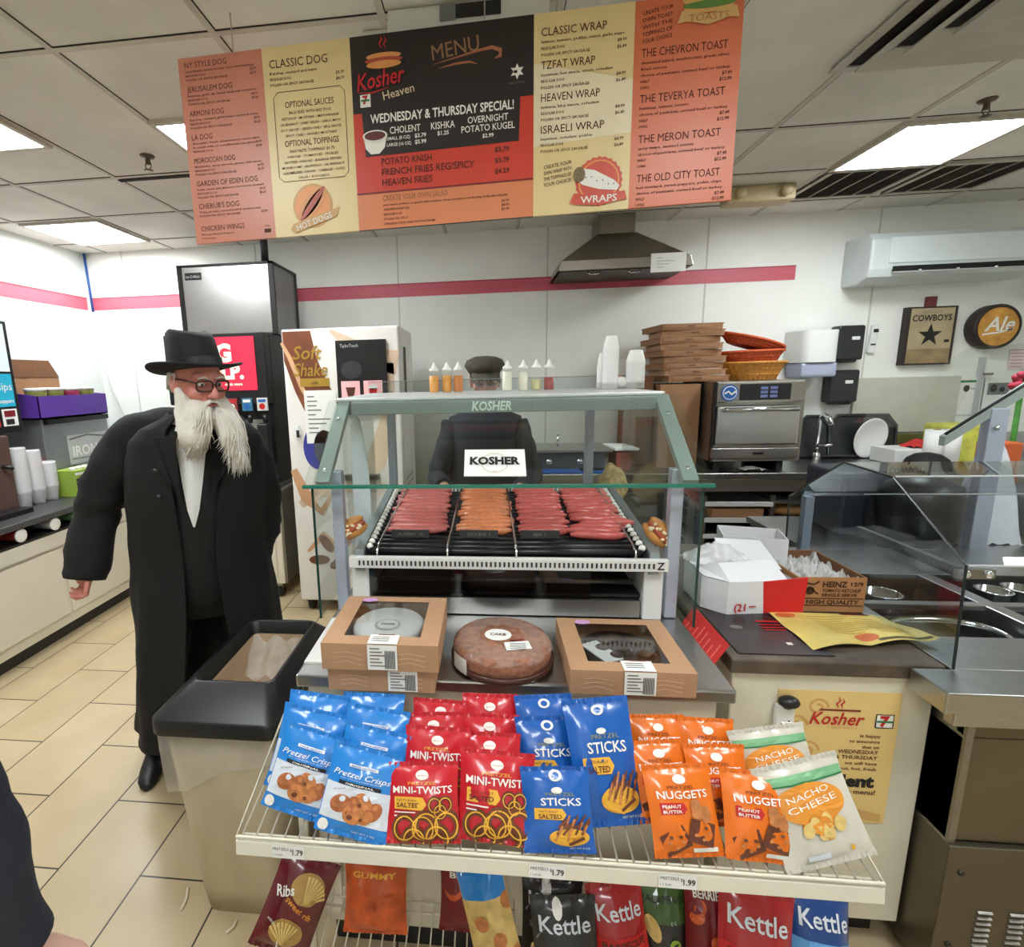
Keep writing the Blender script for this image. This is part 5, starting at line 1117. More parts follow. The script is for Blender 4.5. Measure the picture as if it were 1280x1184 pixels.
for k, (s_, h, w) in enumerate((('is happy', .009, .05), ('to announce', .009, .075), ('that on', .009, .042), ('WEDNESDAY', .011, .10), ('& THURSDAY', .011, .105), ('we will have', .009, .08), ('delicious, hot, fresh', .009, .125))): m.text(s_, f2, .262, .262-k*.0165, h, INKBR, 'R', bold=.015, w=w)
m.text('Cholent', f2, .262, .113, .034, INK, 'R', bold=.05, w=.175); m.text('on the menu!', f2, .268, .090, .014, INKBR, 'R', bold=.015, w=.12)
m.shape([(.12, .03), (.29, .005), (.29, .03), (.15, .06)], f, mat('poster_tan', (206, 164, 100), .6)); m.build('print', t); base_here(t)
t = thing('bottle_opener', 'white holder with a black knob stuck on the upper left corner of the yellow poster', 'holder')
m = MB(); m.box(.755, PY-.020, .675, .80, PY-.001, .775, WHITE); m.build('holder', t, .004)
m = MB(); m.ell((.780, PY-.022, .790), (.026, .02, .016), BLACK); m.cyl((.780, PY-.014, .77), (.780, PY-.014, .79), .012, BLACK); m.build('knob', t)
m = MB(); m.box(.784, PY-.0215, .71, .788, PY-.0195, .735, INK); m.build('slot', t); base_here(t)
# mats and sheets lying on the counter
m = MB(); m.box(.665, 1.36, SZ+.001, .905, 1.62, SZ+.003, mat('black_flyer', (44, 34, 36), .3, 0, .15, 8)); f = flat((.665, 1.36, SZ+.003), (1,0,0), (0,1,0), .001)
m.text('TEXT', f, .15, .16, .016, INKR, w=.06) if False else m.rect(.13, .185, .20, .195, f, INKR)
for k in range(3): m.rect(.13, .165-k*.016, .19+.02*(k % 2), .170-k*.016, f, INKR)
m.oval(.06, .15, .018, .012, f, INKG); m.rect(.15, .05, .165, .064, f, INKW)
tag(m.build('black_flyer'), 'glossy black flyer with red lines lying on the service counter', 'flyer')
t = thing('red_flyer', 'red text card propped against the left side of the service counter', 'flyer')
o = at(880, 842, y=1.28); a = Vector((.560, 1.24, .905)); 
q = [at(877, 848, y=1.30), at(911, 806, y=1.345), at(868, 758, y=1.60), at(842, 792, y=1.55)]
q = [Vector(v) for v in q]
m = MB(); nn = (q[1]-q[0]).cross(q[3]-q[0]).normalized()*.003; m.add(q+[v-nn for v in q], [(0,1,2,3), (7,6,5,4), (0,4,5,1), (1,5,6,2), (2,6,7,3), (3,7,4,0)], mat('bright_red_card', (206, 40, 36), .4)); m.build('card', t)
def qm(a, b): return q[0]*(1-a)*(1-b)+q[1]*a*(1-b)+q[2]*a*b+q[3]*(1-a)*b + nn*.35
m = MB(); PLR = mat('pale_red_print', (232, 110, 96), .5)
for k in range(8): m.rect(.12, .08+k*.11, .85-.2*((k*3) % 4)/4, .11+k*.11, qm, PLR)
m.build('print', t); base_here(t)
t = thing('menu_sheet', 'crumpled yellow paper menu hanging over the front edge of the service counter', 'menu')
A, B, Cc, D = Vector((.865, 1.385, SZ+.004)), Vector((1.215, 1.44, SZ+.012)), Vector((1.16, 1.60, SZ+.005)), Vector((.86, 1.61, SZ+.005))
MYEL = mat('menu_yellow', (224, 200, 112), .5, 0, .12, 9)
def sh(u, v): return A*(1-u)*(1-v)+B*u*(1-v)+Cc*u*v+D*(1-u)*v+Vector((0, 0, .012*(1-v)*abs(sin(u*7))+.004*sin(v*5)**2))
m = MB(); m.grid(sh, 24, 12, MYEL)
def sm(u, v): return sh(u, v)+Vector((0, 0, .0015))
for k in range(9): m.rect(.30, .28+k*.07, .55+.06*(k % 3), .30+k*.07, sm, mat('menu_line', (196, 164, 80), .6), 6)
for k in range(8): m.rect(.66, .25+k*.075, .9, .27+k*.075, sm, mat('menu_line', (196, 164, 80)), 6)
m.oval(.50, .17, .09, .09, sm, mat('menu_pic', (206, 110, 60), .5, 0, .2, 40)); m.oval(.12, .88, .09, .07, sm, mat('menu_pic', (206, 110, 60))); m.rect(.66, .93, .92, .985, sm, DRED, 6); m.rect(.55, .04, .98, .10, sm, mat('menu_dark_food', (90, 80, 50), .6, 0, .5, 80), 8)
m.build('sheet', t)
base_here(t)
# take-out boxes
def open_box(t, c, sx, sy, h, rz, mo, mi, th=.004, name='carton'):
    M = Matrix.Rotation(rz, 3, 'Z'); c = Vector(c); m = MB()
    def w(x, y, z): return c+M @ Vector((x, y, z))
    o = [(-sx/2, -sy/2), (sx/2, -sy/2), (sx/2, sy/2), (-sx/2, sy/2)]; i_ = [(-sx/2+th, -sy/2+th), (sx/2-th, -sy/2+th), (sx/2-th, sy/2-th), (-sx/2+th, sy/2-th)]
    v = [w(x, y, 0) for x, y in o]+[w(x, y, h) for x, y in o]+[w(x, y, h) for x, y in i_]+[w(x, y, th) for x, y in i_]
    m.add(v, [(0,3,2,1)]+[(k, (k+1) % 4, 4+(k+1) % 4, 4+k) for k in range(4)]+[(4+k, 4+(k+1) % 4, 8+(k+1) % 4, 8+k) for k in range(4)], mo)
    m.add(v, [(8+k, 8+(k+1) % 4, 12+(k+1) % 4, 12+k) for k in range(4)]+[(12, 13, 14, 15)], mi)
    m.build(name, t); return w
t = thing('takeout_box', 'open white and red cardboard box of bags on the service counter', 'box')
WB = mat('white_card', (228, 228, 230), .5, 0, .02); RB = mat('red_card', (206, 30, 34), .45, 0, .03)
M = Matrix.Rotation(.12, 3, 'Z'); c0 = Vector((.805, 1.69, SZ+.004))
def tb(x, y, z): return c0+M @ Vector((x, y, z))
m = MB(); h = .105
pl = [(-.135, -.03), (-.085, -.09), (.10, -.09), (.12, -.07), (.12, .11), (-.12, .11)]
m.add([tb(x, y, 0) for x, y in pl]+[tb(x*1.02, y*1.02, h) for x, y in pl], [(0,5,4,3,2,1), (0,1,7,6), (1,2,8,7), (2,3,9,8), (3,4,10,9), (4,5,11,10), (5,0,6,11)], WB); m.build('carton', t)
m = MB(); m.add([tb(.03, -.092, .002), tb(.145, -.10, .004), tb(.155, -.095, h+.01), tb(.02, -.094, h), tb(.03, -.088, .002), tb(.145, -.096, .004), tb(.155, -.091, h+.01), tb(.02, -.09, h)], [(0,1,2,3), (7,6,5,4), (0,4,5,1), (1,5,6,2), (2,6,7,3), (3,7,4,0)], RB); m.build('red_flap', t)
m = MB(); m.add([tb(-.08, -.09, h), tb(.10, -.09, h), tb(.10, .0, h+.035), tb(-.07, .0, h+.03), tb(-.13, -.03, h), tb(-.125, .07, h+.01)], [(0,1,2,3), (0,3,5,4)], WB); m.add([tb(-.02, .02, h+.02), tb(.14, .0, h+.0), tb(.14, .12, h+.06), tb(-.02, .12, h+.075)], [(0,1,2,3)], WB); m.build('lid_flaps', t)
f = flat(tb(-.02, -.093, .012), M @ Vector((1, 0, 0)), (0, 0, 1), .002); m = MB(); m.text('(21', f, -.045, .0, .024, INKR, bold=.02, w=.035); m.rect(.0, .012, .022, .016, f, INKR); m.build('print', t)
SHEER = film('sheer_bag', (240, 240, 242), .75)
m = MB(); m.grid(lambda u, v: tb(-.14+.2*u, .02+.10*v, h+.02+.05*sin(pi*u)*sin(pi*v)+.018*noise.noise(Vector((u*9, v*9, 1)))), 22, 16, SHEER); m.build('plastic_bags', t)['kind'] = 'stuff'; base_here(t)
t = thing('paper_box', 'white card box standing behind the red flap box and the brown carton', 'box')
open_box(t, (.95, 1.93, SZ+.002), .20, .14, .165, -.25, WB, WB); base_here(t)
t = thing('condiment_carton', 'open brown printed carton of clear packets on the service counter', 'carton')
CRT = mat('carton_tan', (172, 122, 78), .8, 0, .08, 16); 
cc = Vector((1.046, 1.755, SZ+.004)); w = open_box(t, cc, .196, .26, .112, 0, CRT, CARDD)
f = flat(w(-.112, -.13, 0), w(1, 0, 0)-cc, (0, 0, 1), .002); m = MB(); BRI = mat('carton_print', (70, 42, 28), .8)
m.text('HEINZ', f, .085, .082, .018, BRI, bold=.03, w=.07); m.text('12/9', f, .165, .086, .012, BRI, bold=.03, w=.035); m.text('TOMATO KETCHUP', f, .085, .066, .010, BRI, bold=.03, w=.11); m.text('SINGLE SERVE', f, .085, .052, .009, BRI, bold=.03, w=.10)
m.line([(.03, .022), (.205, .022), (.205, .045), (.03, .045), (.03, .022)], .003, f, BRI); m.text('HIGH QUALITY', f, .118, .027, .013, BRI, 'C', bold=.03, w=.15)
m.line([(.03, .095), (.06, .09), (.075, .10)], .006, f, BRI); m.oval(.05, .07, .014, .014, f, BRI, 8); m.line([(.03, .06), (.05, .078), (.075, .058)], .005, f, BRI)
m.build('print', t)
f = flat(w(-.098, .10, .02), w(0, -1, 0)-cc, (0, 0, 1), .002); m = MB(); m.text('2', f, .06, .03, .035, BRI, bold=.03); m.text('HZ', f, .16, .03, .03, BRI, bold=.03); m.build('side_print', t)
CLP = film('clear_packets', (238, 238, 236), .6)
m = MB(); m.grid(lambda u, v: w(-.091+.182*u, -.122+.243*v, .085+.04*noise.noise(Vector((u*7, v*7, 3)))+.025*noise.noise(Vector((u*19, v*17, 5)))), 40, 40, CLP, False); m.build('packets', t)['kind'] = 'stuff'; base_here(t)

# ---------------- steam table
t = thing('food_table', 'stainless steel food prep table with sunken pans behind clear guards at right', 'food table')
TX0, TX1, TY0 = 1.155, 3.05, 1.215
WELLS = [(1.20, 1.56), (1.61, 1.98), (2.03, 2.40), (2.45, 2.82)]
m = MB(); tz = SZ-.004
m.box(TX0-.10, TY0, tz-.05, TX1, 1.35, tz, STEELH) if False else None
m.box(1.06, TY0, tz-.055, TX1, 1.325, tz, STEELH); m.box(TX0, 1.325, tz-.055, TX1, 1.50, tz, STEELH); m.box(TX0, 1.98, tz-.055, TX1, 2.28, tz, STEELH); m.box(TX0, 1.715, tz-.02, TX1, 1.745, tz-.001, STEELH)
xs = [TX0]+[q for w_ in WELLS for q in w_]+[TX1]
for k in range(0, len(xs), 2): m.box(xs[k], 1.50, tz-.055, xs[k+1], 1.98, tz-.002, STEELH)
m.build('worktop', t, .003)
m = MB()
for x0, x1 in WELLS: m.box(x0-.005, 1.495, tz-.14, x1+.005, 1.985, tz-.13, DARK); m.box(x0-.006, 1.495, tz-.14, x0-.001, 1.985, tz-.05, STEELD); m.box(x1+.001, 1.495, tz-.14, x1+.006, 1.985, tz-.05, STEELD); m.box(x0, 1.985, tz-.14, x1, 1.99, tz-.02, STEELD)
m.build('well_floor', t)
TANS = mat('warm_steel', (112, 102, 84), .32, .75, .12, 4)
m = MB(); m.box(1.152, TY0+.045, .46, TX1, 2.25, .752, TANS); m.box(1.152, TY0+.045, .752, TX1, TY0+.07, tz-.055, TANS); m.box(1.152, 2.2, .752, TX1, 2.25, tz-.055, TANS); m.box(1.10, TY0+.02, tz-.10, TX1, TY0+.05, tz-.055, STEELH); m.build('front_panel', t, .004)
m = MB(); m.box(1.152, TY0+.04, .05, 1.168, 2.25, tz-.05, STEELD); m.build('side_post', t)
m = MB(); m.box(1.15, TY0+.03, .05, TX1, 2.2, .455, mat('louvre_panel', (104, 96, 80), .4, .7, .14, 5)); m.build('lower_panel', t, .004)
for c_ in range(4):
    m = MB()
    for k in range(9): m.obox((1.255+c_*.075, TY0+.028, .13+k*.017), (.035, .006, .007), STEEL, (.5, 0, 0))
    m.build('louvres', t)
for zz in (.16, .38): m = MB(); m.tube([(1.185, TY0+.034, zz), (1.185, TY0+.026, zz)], .007, BLACK, 12); m.build('panel_bolt', t)
for k in range(6): m = MB(); m.box(1.30+k*.28, TY0+.10, 0, 1.34+k*.28, TY0+.14, .05, BLACK); m.build('foot', t)
base_here(t)
GRAYG = glass('grey_acrylic', (234, 239, 241), 1.2)
t = thing('sneeze_guard', 'clear angled acrylic guard with dark edges over the steel food table', 'sneeze guard')
prof = [(1.318, SZ), (1.329, 1.167), (1.588, 1.334), (1.802, 1.343), (2.084, 1.166), (2.073, SZ)]
def endp(x): 
    m = MB(); a = [(x, y, z) for y, z in prof]; m.add(a+[(x+.006, y, z) for y, z in prof], [tuple(range(6)), tuple(range(11, 5, -1))], GRAYG); return m
endp(1.149).build('end_panel', t)
m = MB(); m.tube([(1.152, y, z) for y, z in prof], .0035, mat('dark_acrylic_edge', (30, 38, 40), .25), 6, False, False); m.build('end_panel_edge', t)
m = MB(); X1_ = 2.9
for a, b in (((1.329, 1.167), (1.588, 1.334)), ((1.588, 1.338), (1.802, 1.343)), ((1.802, 1.343), (2.084, 1.166))):
    q_ = [(1.156, a[0], a[1]), (X1_, a[0], a[1]), (X1_, b[0], b[1]), (1.156, b[0], b[1])]; m.add(q_, [(0,1,2,3)], GRAYG)
m.build('guard_sheet', t)
m = MB(); m.tube([(1.156, 1.329, 1.167), (X1_, 1.329, 1.167)], .003, LGREY, 6); m.tube([(1.156, 1.588, 1.337), (X1_, 1.588, 1.337)], .003, LGREY, 6); m.tube([(1.156, 1.70, 1.26), (X1_, 1.70, 1.26)], .002, LGREY, 6); m.build('sheet_edge', t)
m = MB(); m.obox((1.20, 1.36, 1.135), (.085, .012, .024), STEELD); 
a, b = Vector((1.165, 1.365, 1.142)), Vector((1.165, 1.70, 1.142)); m.box(1.158, 1.36, 1.127, 1.172, 1.72, 1.152, mat('bracket', (70, 68, 64), .4, .7)); m.build('bracket', t)
for x, y in ((1.175, 1.352), (1.225, 1.352)): m = MB(); m.ell((x, y, 1.137), (.010, .008, .010), CHROME, 12); m.build('bracket_bolt', t)
m = MB(); m.box(1.20, 2.06, SZ, 1.23, 2.09, 1.166, PST); m.box(2.7, 2.06, SZ, 2.73, 2.09, 1.166, PST); m.build('rear_post', t); base_here(t)
# pans and things in the wells
for x, y, r, h, lb in ((1.36, 1.86, .055, .10, 'left steel jar standing in the first pan of the food table'), (1.70, 1.85, .045, .12, 'middle steel jar in the second pan of the food table'), (1.80, 1.87, .045, .12, 'right steel jar in the second pan of the food table')):
    m = MB(); m.lathe([(r, 0), (r, h), (r*1.1, h+.006), (r*.9, h+.006), (r*.9, .02)], CHROME, (x, y, tz-.128), 20); tag(m.build('steel_jar'), lb, 'jar', 'steel jars in the food table')
for i, (x0, x1, y0, y1) in enumerate(((1.215, 1.545, 1.52, 1.70), (1.62, 1.97, 1.52, 1.70))):
    m = MB(); n_ = 24; m.tube([((x0+x1)/2+(x1-x0)/2*cos(2*pi*k/n_)*(1-.1*cos(4*pi*k/n_)), (y0+y1)/2+(y1-y0)/2*sin(2*pi*k/n_), tz-.045) for k in range(n_)], .009, CHROME, 8, True)
    m.box(x0+.03, y0+.02, tz-.12, x1-.03, y1-.02, tz-.10, STEEL); tag(m.build('food_pan'), ('oval steel pan in the front left well of the food table', 'oval steel pan in the second front well of the food table')[i], 'pan', 'front pans of the food table')
m = MB(); m.grid(lambda u, v: (2.0+.30*u, 1.78+.17*v, tz+.003+.015*sin(3*u)*(1-v)), 8, 6, MYEL); tag(m.build('yellow_leaflet'), 'yellow leaflet on the food table at the right edge of the photo', 'leaflet')
# dark equipment behind the guard
t = thing('soup_warmer', 'black round soup warmer seen through the clear guard', 'soup warmer'); p = at(1156, 680, y=2.42)
m = MB(); m.lathe([(.12, 0), (.14, .02), (.145, .20), (.13, .25), (.06, .285), (.02, .295)], BLACK, (p.x-.02, 2.45, .882), 28); m.build('kettle', t); m = MB(); m.lathe([(.15, 0), (.15, .02), (.13, .03)], DARK, (p.x-.02, 2.45, .852), 28); m.build('base', t); m = MB(); m.ell((p.x-.02, 2.45, 1.185), (.025, .025, .02), BLACK); m.build('lid_knob', t); base_here(t)
t = thing('worker_cart', 'dark steel work cart behind the clear guard carrying black bins', 'cart')
m = MB(); m.box(1.42, 2.32, .82, 3.1, 2.95, .85, STEELH); m.build('cart_top', t); 
for x in (1.45, 3.05):
    for y in (2.36, 2.9): m = MB(); m.box(x-.02, y-.02, 0, x+.02, y+.02, .82, STEELD); m.build('leg', t)
base_here(t)
NAVY = mat('navy_bin', (34, 40, 52), .4, 0, .08); 
a, b = at(1062, 592, y=2.6), at(1112, 690, y=2.6)
m = MB(); m.box(a.x-.02, 2.6, .852, b.x-.02, 2.9, a.z, NAVY); tag(m.build('navy_bin', bevel=.015), 'tall navy black bin left of the round soup warmer', 'bin')
a = at(1146, 650, y=2.62); b = at(1188, 690, y=2.62); m = MB(); m.box(a.x, 2.66, .852, b.x+.03, 2.9, a.z+.05, CARD); tag(m.build('cart_carton', bevel=.004), 'brown cardboard carton behind the clear guard beside the soup warmer', 'carton')
a = at(1205, 622, y=2.60); m = MB(); m.box(a.x+.05, 2.62, .852, 3.0, 2.9, a.z, mat('slate_panel', (62, 72, 74), .35, .2, .08)); tag(m.build('slate_cabinet', bevel=.01), 'dark slate coloured cabinet behind the clear guard at the right edge', 'cabinet')
# second guard with a grey post further back
t = thing('rear_guard', 'slanted glass guard with a grey post behind the food table at the right edge', 'sneeze guard')
gy = 2.40; a = at(1182, 546, y=gy); b = at(1283, 482, y=gy); pp = at(1246, 540, y=gy); d = (b-a); e = a+d*1.8
ARM = mat('grey_green_arm', (156, 168, 164), .4, .2, .05)
m = MB(); wv = Vector((0, 0, -.05)); 
for y0, y1, mt, off in ((gy, gy+.03, ARM, 0),):
    m.add([a+Vector((0, 0, 0)), e, e+wv, a+wv*.8]+[v+Vector((0, .03, 0)) for v in (a, e, e+wv, a+wv*.8)], [(3,2,1,0), (4,5,6,7), (0,1,5,4), (1,2,6,5), (2,3,7,6), (3,0,4,7)], mt)
m.build('guard_arm', t)
m = MB(); q_ = [a+Vector((-.01, -.01, .012)), e+Vector((0, -.01, .012)), e+Vector((0, .55, .012)), a+Vector((-.01, .55, .012))]; m.add(q_, [(0,1,2,3)], GLASS); m.build('guard_glass', t)
m = MB(); m.tube([a+Vector((-.01, -.01, .012)), e+Vector((0, -.01, .012))], .006, BLACK, 6); m.build('glass_edge', t)
zt = a.z+d.z*(pp.x-a.x)/d.x-.05
m = MB(); m.box(pp.x-.035, gy-.005, .852, pp.x+.035, gy+.04, zt+.02, PST); m.ell((pp.x-.01, gy-.01, zt-.06), (.012, .01, .012), CHROME, 10); m.build('post', t, .004); base_here(t)
t = thing('plastic_bag', 'crumpled white plastic bag behind the slanted guard at the right edge', 'bag')
p = at(1266, 580, y=2.45); m = MB(); m.grid(lambda u, v: (p.x-.10+.22*u, 2.47+.16*v, .853+(p.z+.09-.853)*max(0, sin(pi*min(1, u*1.05))*sin(pi*v))**.5+.02*noise.noise(Vector((u*8, v*8, 2)))), 26, 20, film('white_sack', (226, 230, 236), .9)); m.build('sack', t); base_here(t)
p = at(1262, 556, y=2.98); m = MB(); m.box(p.x-.06, 2.98, .90, p.x+.07, 3.1, p.z+.01, mat('orange_pack', (206, 96, 44), .5)); m2 = tag(m.build('orange_pack', bevel=.01), 'small orange pack behind the white plastic bag at right', 'pack')
m = MB(); m.box(p.x-.25, 2.97, .0, p.x+.5, 3.3, .898, STEELD); tag(m.build('side_cabinet'), 'steel cabinet standing behind the slanted guard', 'cabinet')
t = thing('flower_bunch', 'small red and green artificial bunch above the slanted guard at the right edge', 'flowers')
p = at(1270, 478, y=3.12)
m = MB()
for k in range(10): m.ell(p+Vector((random.uniform(-.03, .03), random.uniform(-.03, .03), random.uniform(-.03, .045))), (.02, .02, .018), mat('petal_red', (196, 60, 84), .6, 0, .2, 40), 8)
m.build('petals', t)
m = MB()
for k in range(9): m.ell(p+Vector((random.uniform(.03, .09), random.uniform(-.03, .03), random.uniform(-.04, .03))), (.03, .02, .02), mat('leaf_green', (70, 140, 50), .6, 0, .2, 40), 8)
m.build('leaves', t)
m = MB(); m.tube([(p.x+.03, p.y, p.z-.02), (p.x+.04, p.y, .90)], .012, mat('leaf_green', (70, 140, 50)), 8); m.build('stem', t); base_here(t)
# ================================================================== waste bin
t = thing('waste_bin', 'tall beige plastic waste bin with a black open top lid, left of the snack rack', 'waste bin')
BX0, BX1, BY0, BY1 = -.955, -.60, 1.245, 1.80; BZT = .70
BEI = mat('beige_plastic', (176, 160, 128), .5, 0, .13, 5, .12, 30, stretch=(1.5, 1.5, .5))
def rrect(x0, x1, y0, y1, r, z, n=5):
    P = []
    for cx, cy, a0 in ((x1-r, y1-r, 0), (x0+r, y1-r, 90), (x0+r, y0+r, 180), (x1-r, y0+r, 270)):
        for k in range(n+1): a = radians(a0+90*k/n); P.append(Vector((cx+r*cos(a), cy+r*sin(a), z)))
    return P
def loft(m, rings, mt, cap0=True, cap1=True, smooth=True):
    n = len(rings[0]); vs = [p for r in rings for p in r]
    fs = [(i*n+k, i*n+(k+1) % n, (i+1)*n+(k+1) % n, (i+1)*n+k) for i in range(len(rings)-1) for k in range(n)]
    if cap0: fs.append(tuple(range(n-1, -1, -1)))
    if cap1: fs.append(tuple((len(rings)-1)*n+k for k in range(n)))
    m.add(vs, fs, mt, smooth)
e = .045
m = MB(); loft(m, [rrect(BX0+e, BX1-e, BY0+e, BY1-e, .05, 0), rrect(BX0+e*.8, BX1-e*.8, BY0+e*.8, BY1-e*.8, .05, .09), rrect(BX0+e*.84, BX1-e*.84, BY0+e*.84, BY1-e*.84, .05, .094), rrect(BX0, BX1, BY0, BY1, .05, BZT), rrect(BX0+.008, BX1-.008, BY0+.008, BY1-.008, .045, BZT), rrect(BX0+e, BX1-e, BY0+e, BY1-e, .04, .03)], BEI, True, True); m.build('bin_body', t)
m = MB(); o = .016
loft(m, [rrect(BX0-o, BX1+o, BY0-o, BY1+o, .04, BZT-.035), rrect(BX0-o, BX1+o, BY0-o, BY1+o, .04, BZT+.005), rrect(BX0-o+.008, BX1+o-.008, BY0-o+.008, BY1+o-.008, .04, BZT+.012), rrect(BX0+.065, BX1-.032, BY0+.085, BY1-.06, .03, BZT+.075), rrect(BX0+.071, BX1-.038, BY0+.091, BY1-.066, .03, BZT+.078), rrect(BX0+.077, BX1-.044, BY0+.097, BY1-.072, .03, BZT+.073), rrect(BX0+.087, BX1-.054, BY0+.107, BY1-.082, .02, BZT-.02)], BLACK, False, False); m.build('lid', t)
m = MB(); loft(m, [rrect(BX0+.088, BX1-.056, BY0+.109, BY1-.084, .02, BZT+.03), rrect(BX0+.092, BX1-.06, BY0+.113, BY1-.088, .02, BZT-.02), rrect(BX0+.10, BX1-.09, BY0+.14, BY1-.12, .02, BZT-.16)], mat('liner_tan', (186, 160, 130), .3, 0, .12, 8, .3, 25), False, True); m.build('liner', t)
LIN = film('bin_bag', (224, 218, 206), .38, .2)
def lf(u, v):
    a = u; x = BX0+.005+(BX1-BX0-.01)*u; return Vector((x, BY0-.006-.004*sin(u*20)+.03*v*v*0, BZT-.04-(.12+.05*(1-u)-.03*sin(u*4))*v))
m = MB(); m.grid(lambda u, v: Vector((BX0+.006+(BX1-BX0-.012)*u, BY0+.0002-.006-.003*sin(u*26+v*3)+.011*v, BZT-.04-(.20-.13*u+.01*sin(u*9))*v)), 24, 8, LIN); m.build('bag_overhang', t)
m = MB(); m.grid(lambda u, v: Vector((BX0+.08+(BX1-BX0-.15)*u, BY1-.10-.10*v+.008*sin(u*14+v*9), BZT+.02-.10*v+.012*sin(u*17))), 20, 10, LIN); m.build('bag_fold', t)
m = MB(); m.tube([(BX1+.018, BY0+.14, BZT+.03), (BX1+.035, BY0+.14, BZT+.03)], .016, BLACK, 14); m.build('lid_knob', t)
base_here(t)
# little straw wrappers on the floor
STR = mat('paper_wrapper', (228, 216, 188), .7)
for (p0, p1, lb) in (((235, 1110), (226, 1138), 'pale straw wrapper lying on the tiles left of the beige bin'), ((296, 1150), (283, 1166), 'bent straw wrapper lying on the tiles in front of the beige bin')):
    a, b = at(*p0, z=.006), at(*p1, z=.006); mid = (a+b)/2+Vector((.006, 0, 0)); m = MB(); m.tube([a, mid, b], .004, STR, 6, flat=.5); tag(m.build('straw_wrapper'), lb, 'wrapper', 'wrappers on the floor')
# ================================================================== wire snack rack
RKX0, RKX1, RF, RB_ = -.525, .715, .885, 1.165
WIRE = mat('cream_wire', (222, 216, 196), .4, .1, .04); LIPM = mat('cream_lip', (224, 220, 204), .45, 0, .05)
t = thing('snack_rack', 'cream wire snack rack with sloping shelves hung on the front counter', 'rack')
def shelf_z(y, lower=False): return ((.20 if lower else .700)+(y-RF)*.16)
for lower in (False, True):
    z0 = shelf_z(RF, lower); z1 = shelf_z(RB_, lower); top_f = z0+.014; top_b = z1+(.055 if not lower else .10)
    m = MB(); n_ = 40
    for k in range(n_+1):
        x = RKX0+(RKX1-RKX0)*k/n_; m.tube([(x, RF+.004, z0+.012), (x, RF+.006, z0), (x, RB_, z1), (x, RB_+.002, z1+.03)], .0021, WIRE, 6)
    m.build('wire_floor', t)
    m = MB()
    for k in range(3): y = RF+.02+(RB_-RF-.04)*k/2; m.tube([(RKX0, y, shelf_z(y, lower)-.004), (RKX1, y, shelf_z(y, lower)-.004)], .003, WIRE, 6)
    m.build('cross_wire', t)
    m = MB(); m.tube([(RKX0-.004, RB_, top_b), (RKX0-.004, RF-.002, top_f), (RKX1+.004, RF-.002, top_f), (RKX1+.004, RB_, top_b)], .0034, WIRE, 8); m.build('fence_wire', t)
    m = MB(); m.tube([(RKX0-.004, RB_, top_b), (RKX0-.004, RB_, z1)], .003, WIRE, 6); m.tube([(RKX1+.004, RB_, top_b), (RKX1+.004, RB_, z1)], .003, WIRE, 6); m.tube([(RKX0, RB_, z1), (RKX1, RB_, z1)], .0035, WIRE, 6); m.build('rear_wire', t)
    m = MB(); m.add([(RKX0-.006, RF-.008, z0-.026), (RKX1+.006, RF-.008, z0-.026), (RKX1+.006, RF-.004, z0+.006), (RKX0-.006, RF-.004, z0+.006), (RKX0-.006, RF, z0-.026), (RKX1+.006, RF, z0-.026), (RKX1+.006, RF+.004, z0+.006), (RKX0-.006, RF+.004, z0+.006)], [(0,1,2,3), (7,6,5,4), (0,4,5,1), (1,5,6,2), (2,6,7,3), (3,7,4,0)], LIPM); m.build('front_lip', t, .002)
    if not lower:
        for px, s_ in ((362, '1.79'), (684, '1.79'), (848, '1.99')):
            p = at(px, 1085, y=RF-.006); m = MB(); f = flat((p.x-.035, RF-.0078, z0-.024), (1, 0, 0), (0, .1, 1), .001); m.rect(0, 0, .07, .028, f, PAPER); f2 = flat((p.x-.035, RF-.0078, z0-.024), (1, 0, 0), (0, .1, 1), .002)
            m.text('PRETZELS', f2, .003, .018, .006, INK, w=.034); m.text('11428', f2, .003, .006, .004, INKG, w=.02); m.text('$', f2, .040, .016, .006, INK); m.text(s_, f2, .067, .009, .012, INK, 'R', bold=.02, w=.022); m.build('price_tag', t)
for x in (RKX0+.02, RKX1-.02): m = MB(); m.box(x-.012, RB_+.004, .03, x+.012, RB_+.014, .83, LIPM); m.build('upright', t)
base_here(t)

# ------------------------------------------------------------------ bags of snacks
BLUEB = mat('crisps_blue', (36, 132, 214), .28, 0, .05, 12, coat=.4); NAVYB = mat('sticks_blue', (24, 94, 180), .28, 0, .06, 12, coat=.4); REDB = mat('twists_red', (202, 30, 44), .28, 0, .06, 12, coat=.4); ORGB = mat('nuggets_orange', (232, 116, 24), .3, 0, .05, 12, coat=.4); CHEB = mat('cheese_white', (206, 200, 186), .3, 0, .05, 12, coat=.4); MARB = mat('ribs_maroon', (98, 20, 30), .3, 0, .08, 12, coat=.4); BLKB = mat('black_bag', (36, 36, 36), .3, 0, .1, 12, coat=.4); KRED = mat('kettle_red', (172, 30, 36), .3, 0, .08, 12, coat=.4); KBLU = mat('kettle_blue', (24, 66, 132), .3, 0, .08, 12, coat=.4); GRNB = mat('pepper_green', (64, 96, 40), .3, 0, .1, 12, coat=.4); FRUI = mat('fruit_orange', (206, 90, 40), .35, 0, .35, 18); DKRD = mat('berry_red', (120, 24, 30), .35, 0, .3, 18)
TANP = mat('pretzel_tan', (196, 124, 70), .6, 0, .25, 60); BRNP = mat('pretzel_brown', (112, 62, 36), .6, 0, .25, 60); CHIP = mat('chip_yellow', (222, 192, 118), .6, 0, .15, 40); PALEB = mat('bag_pale', (214, 220, 228), .35, 0, .05, 20); SKYB = mat('bag_sky', (110, 170, 220), .35, 0, .05)
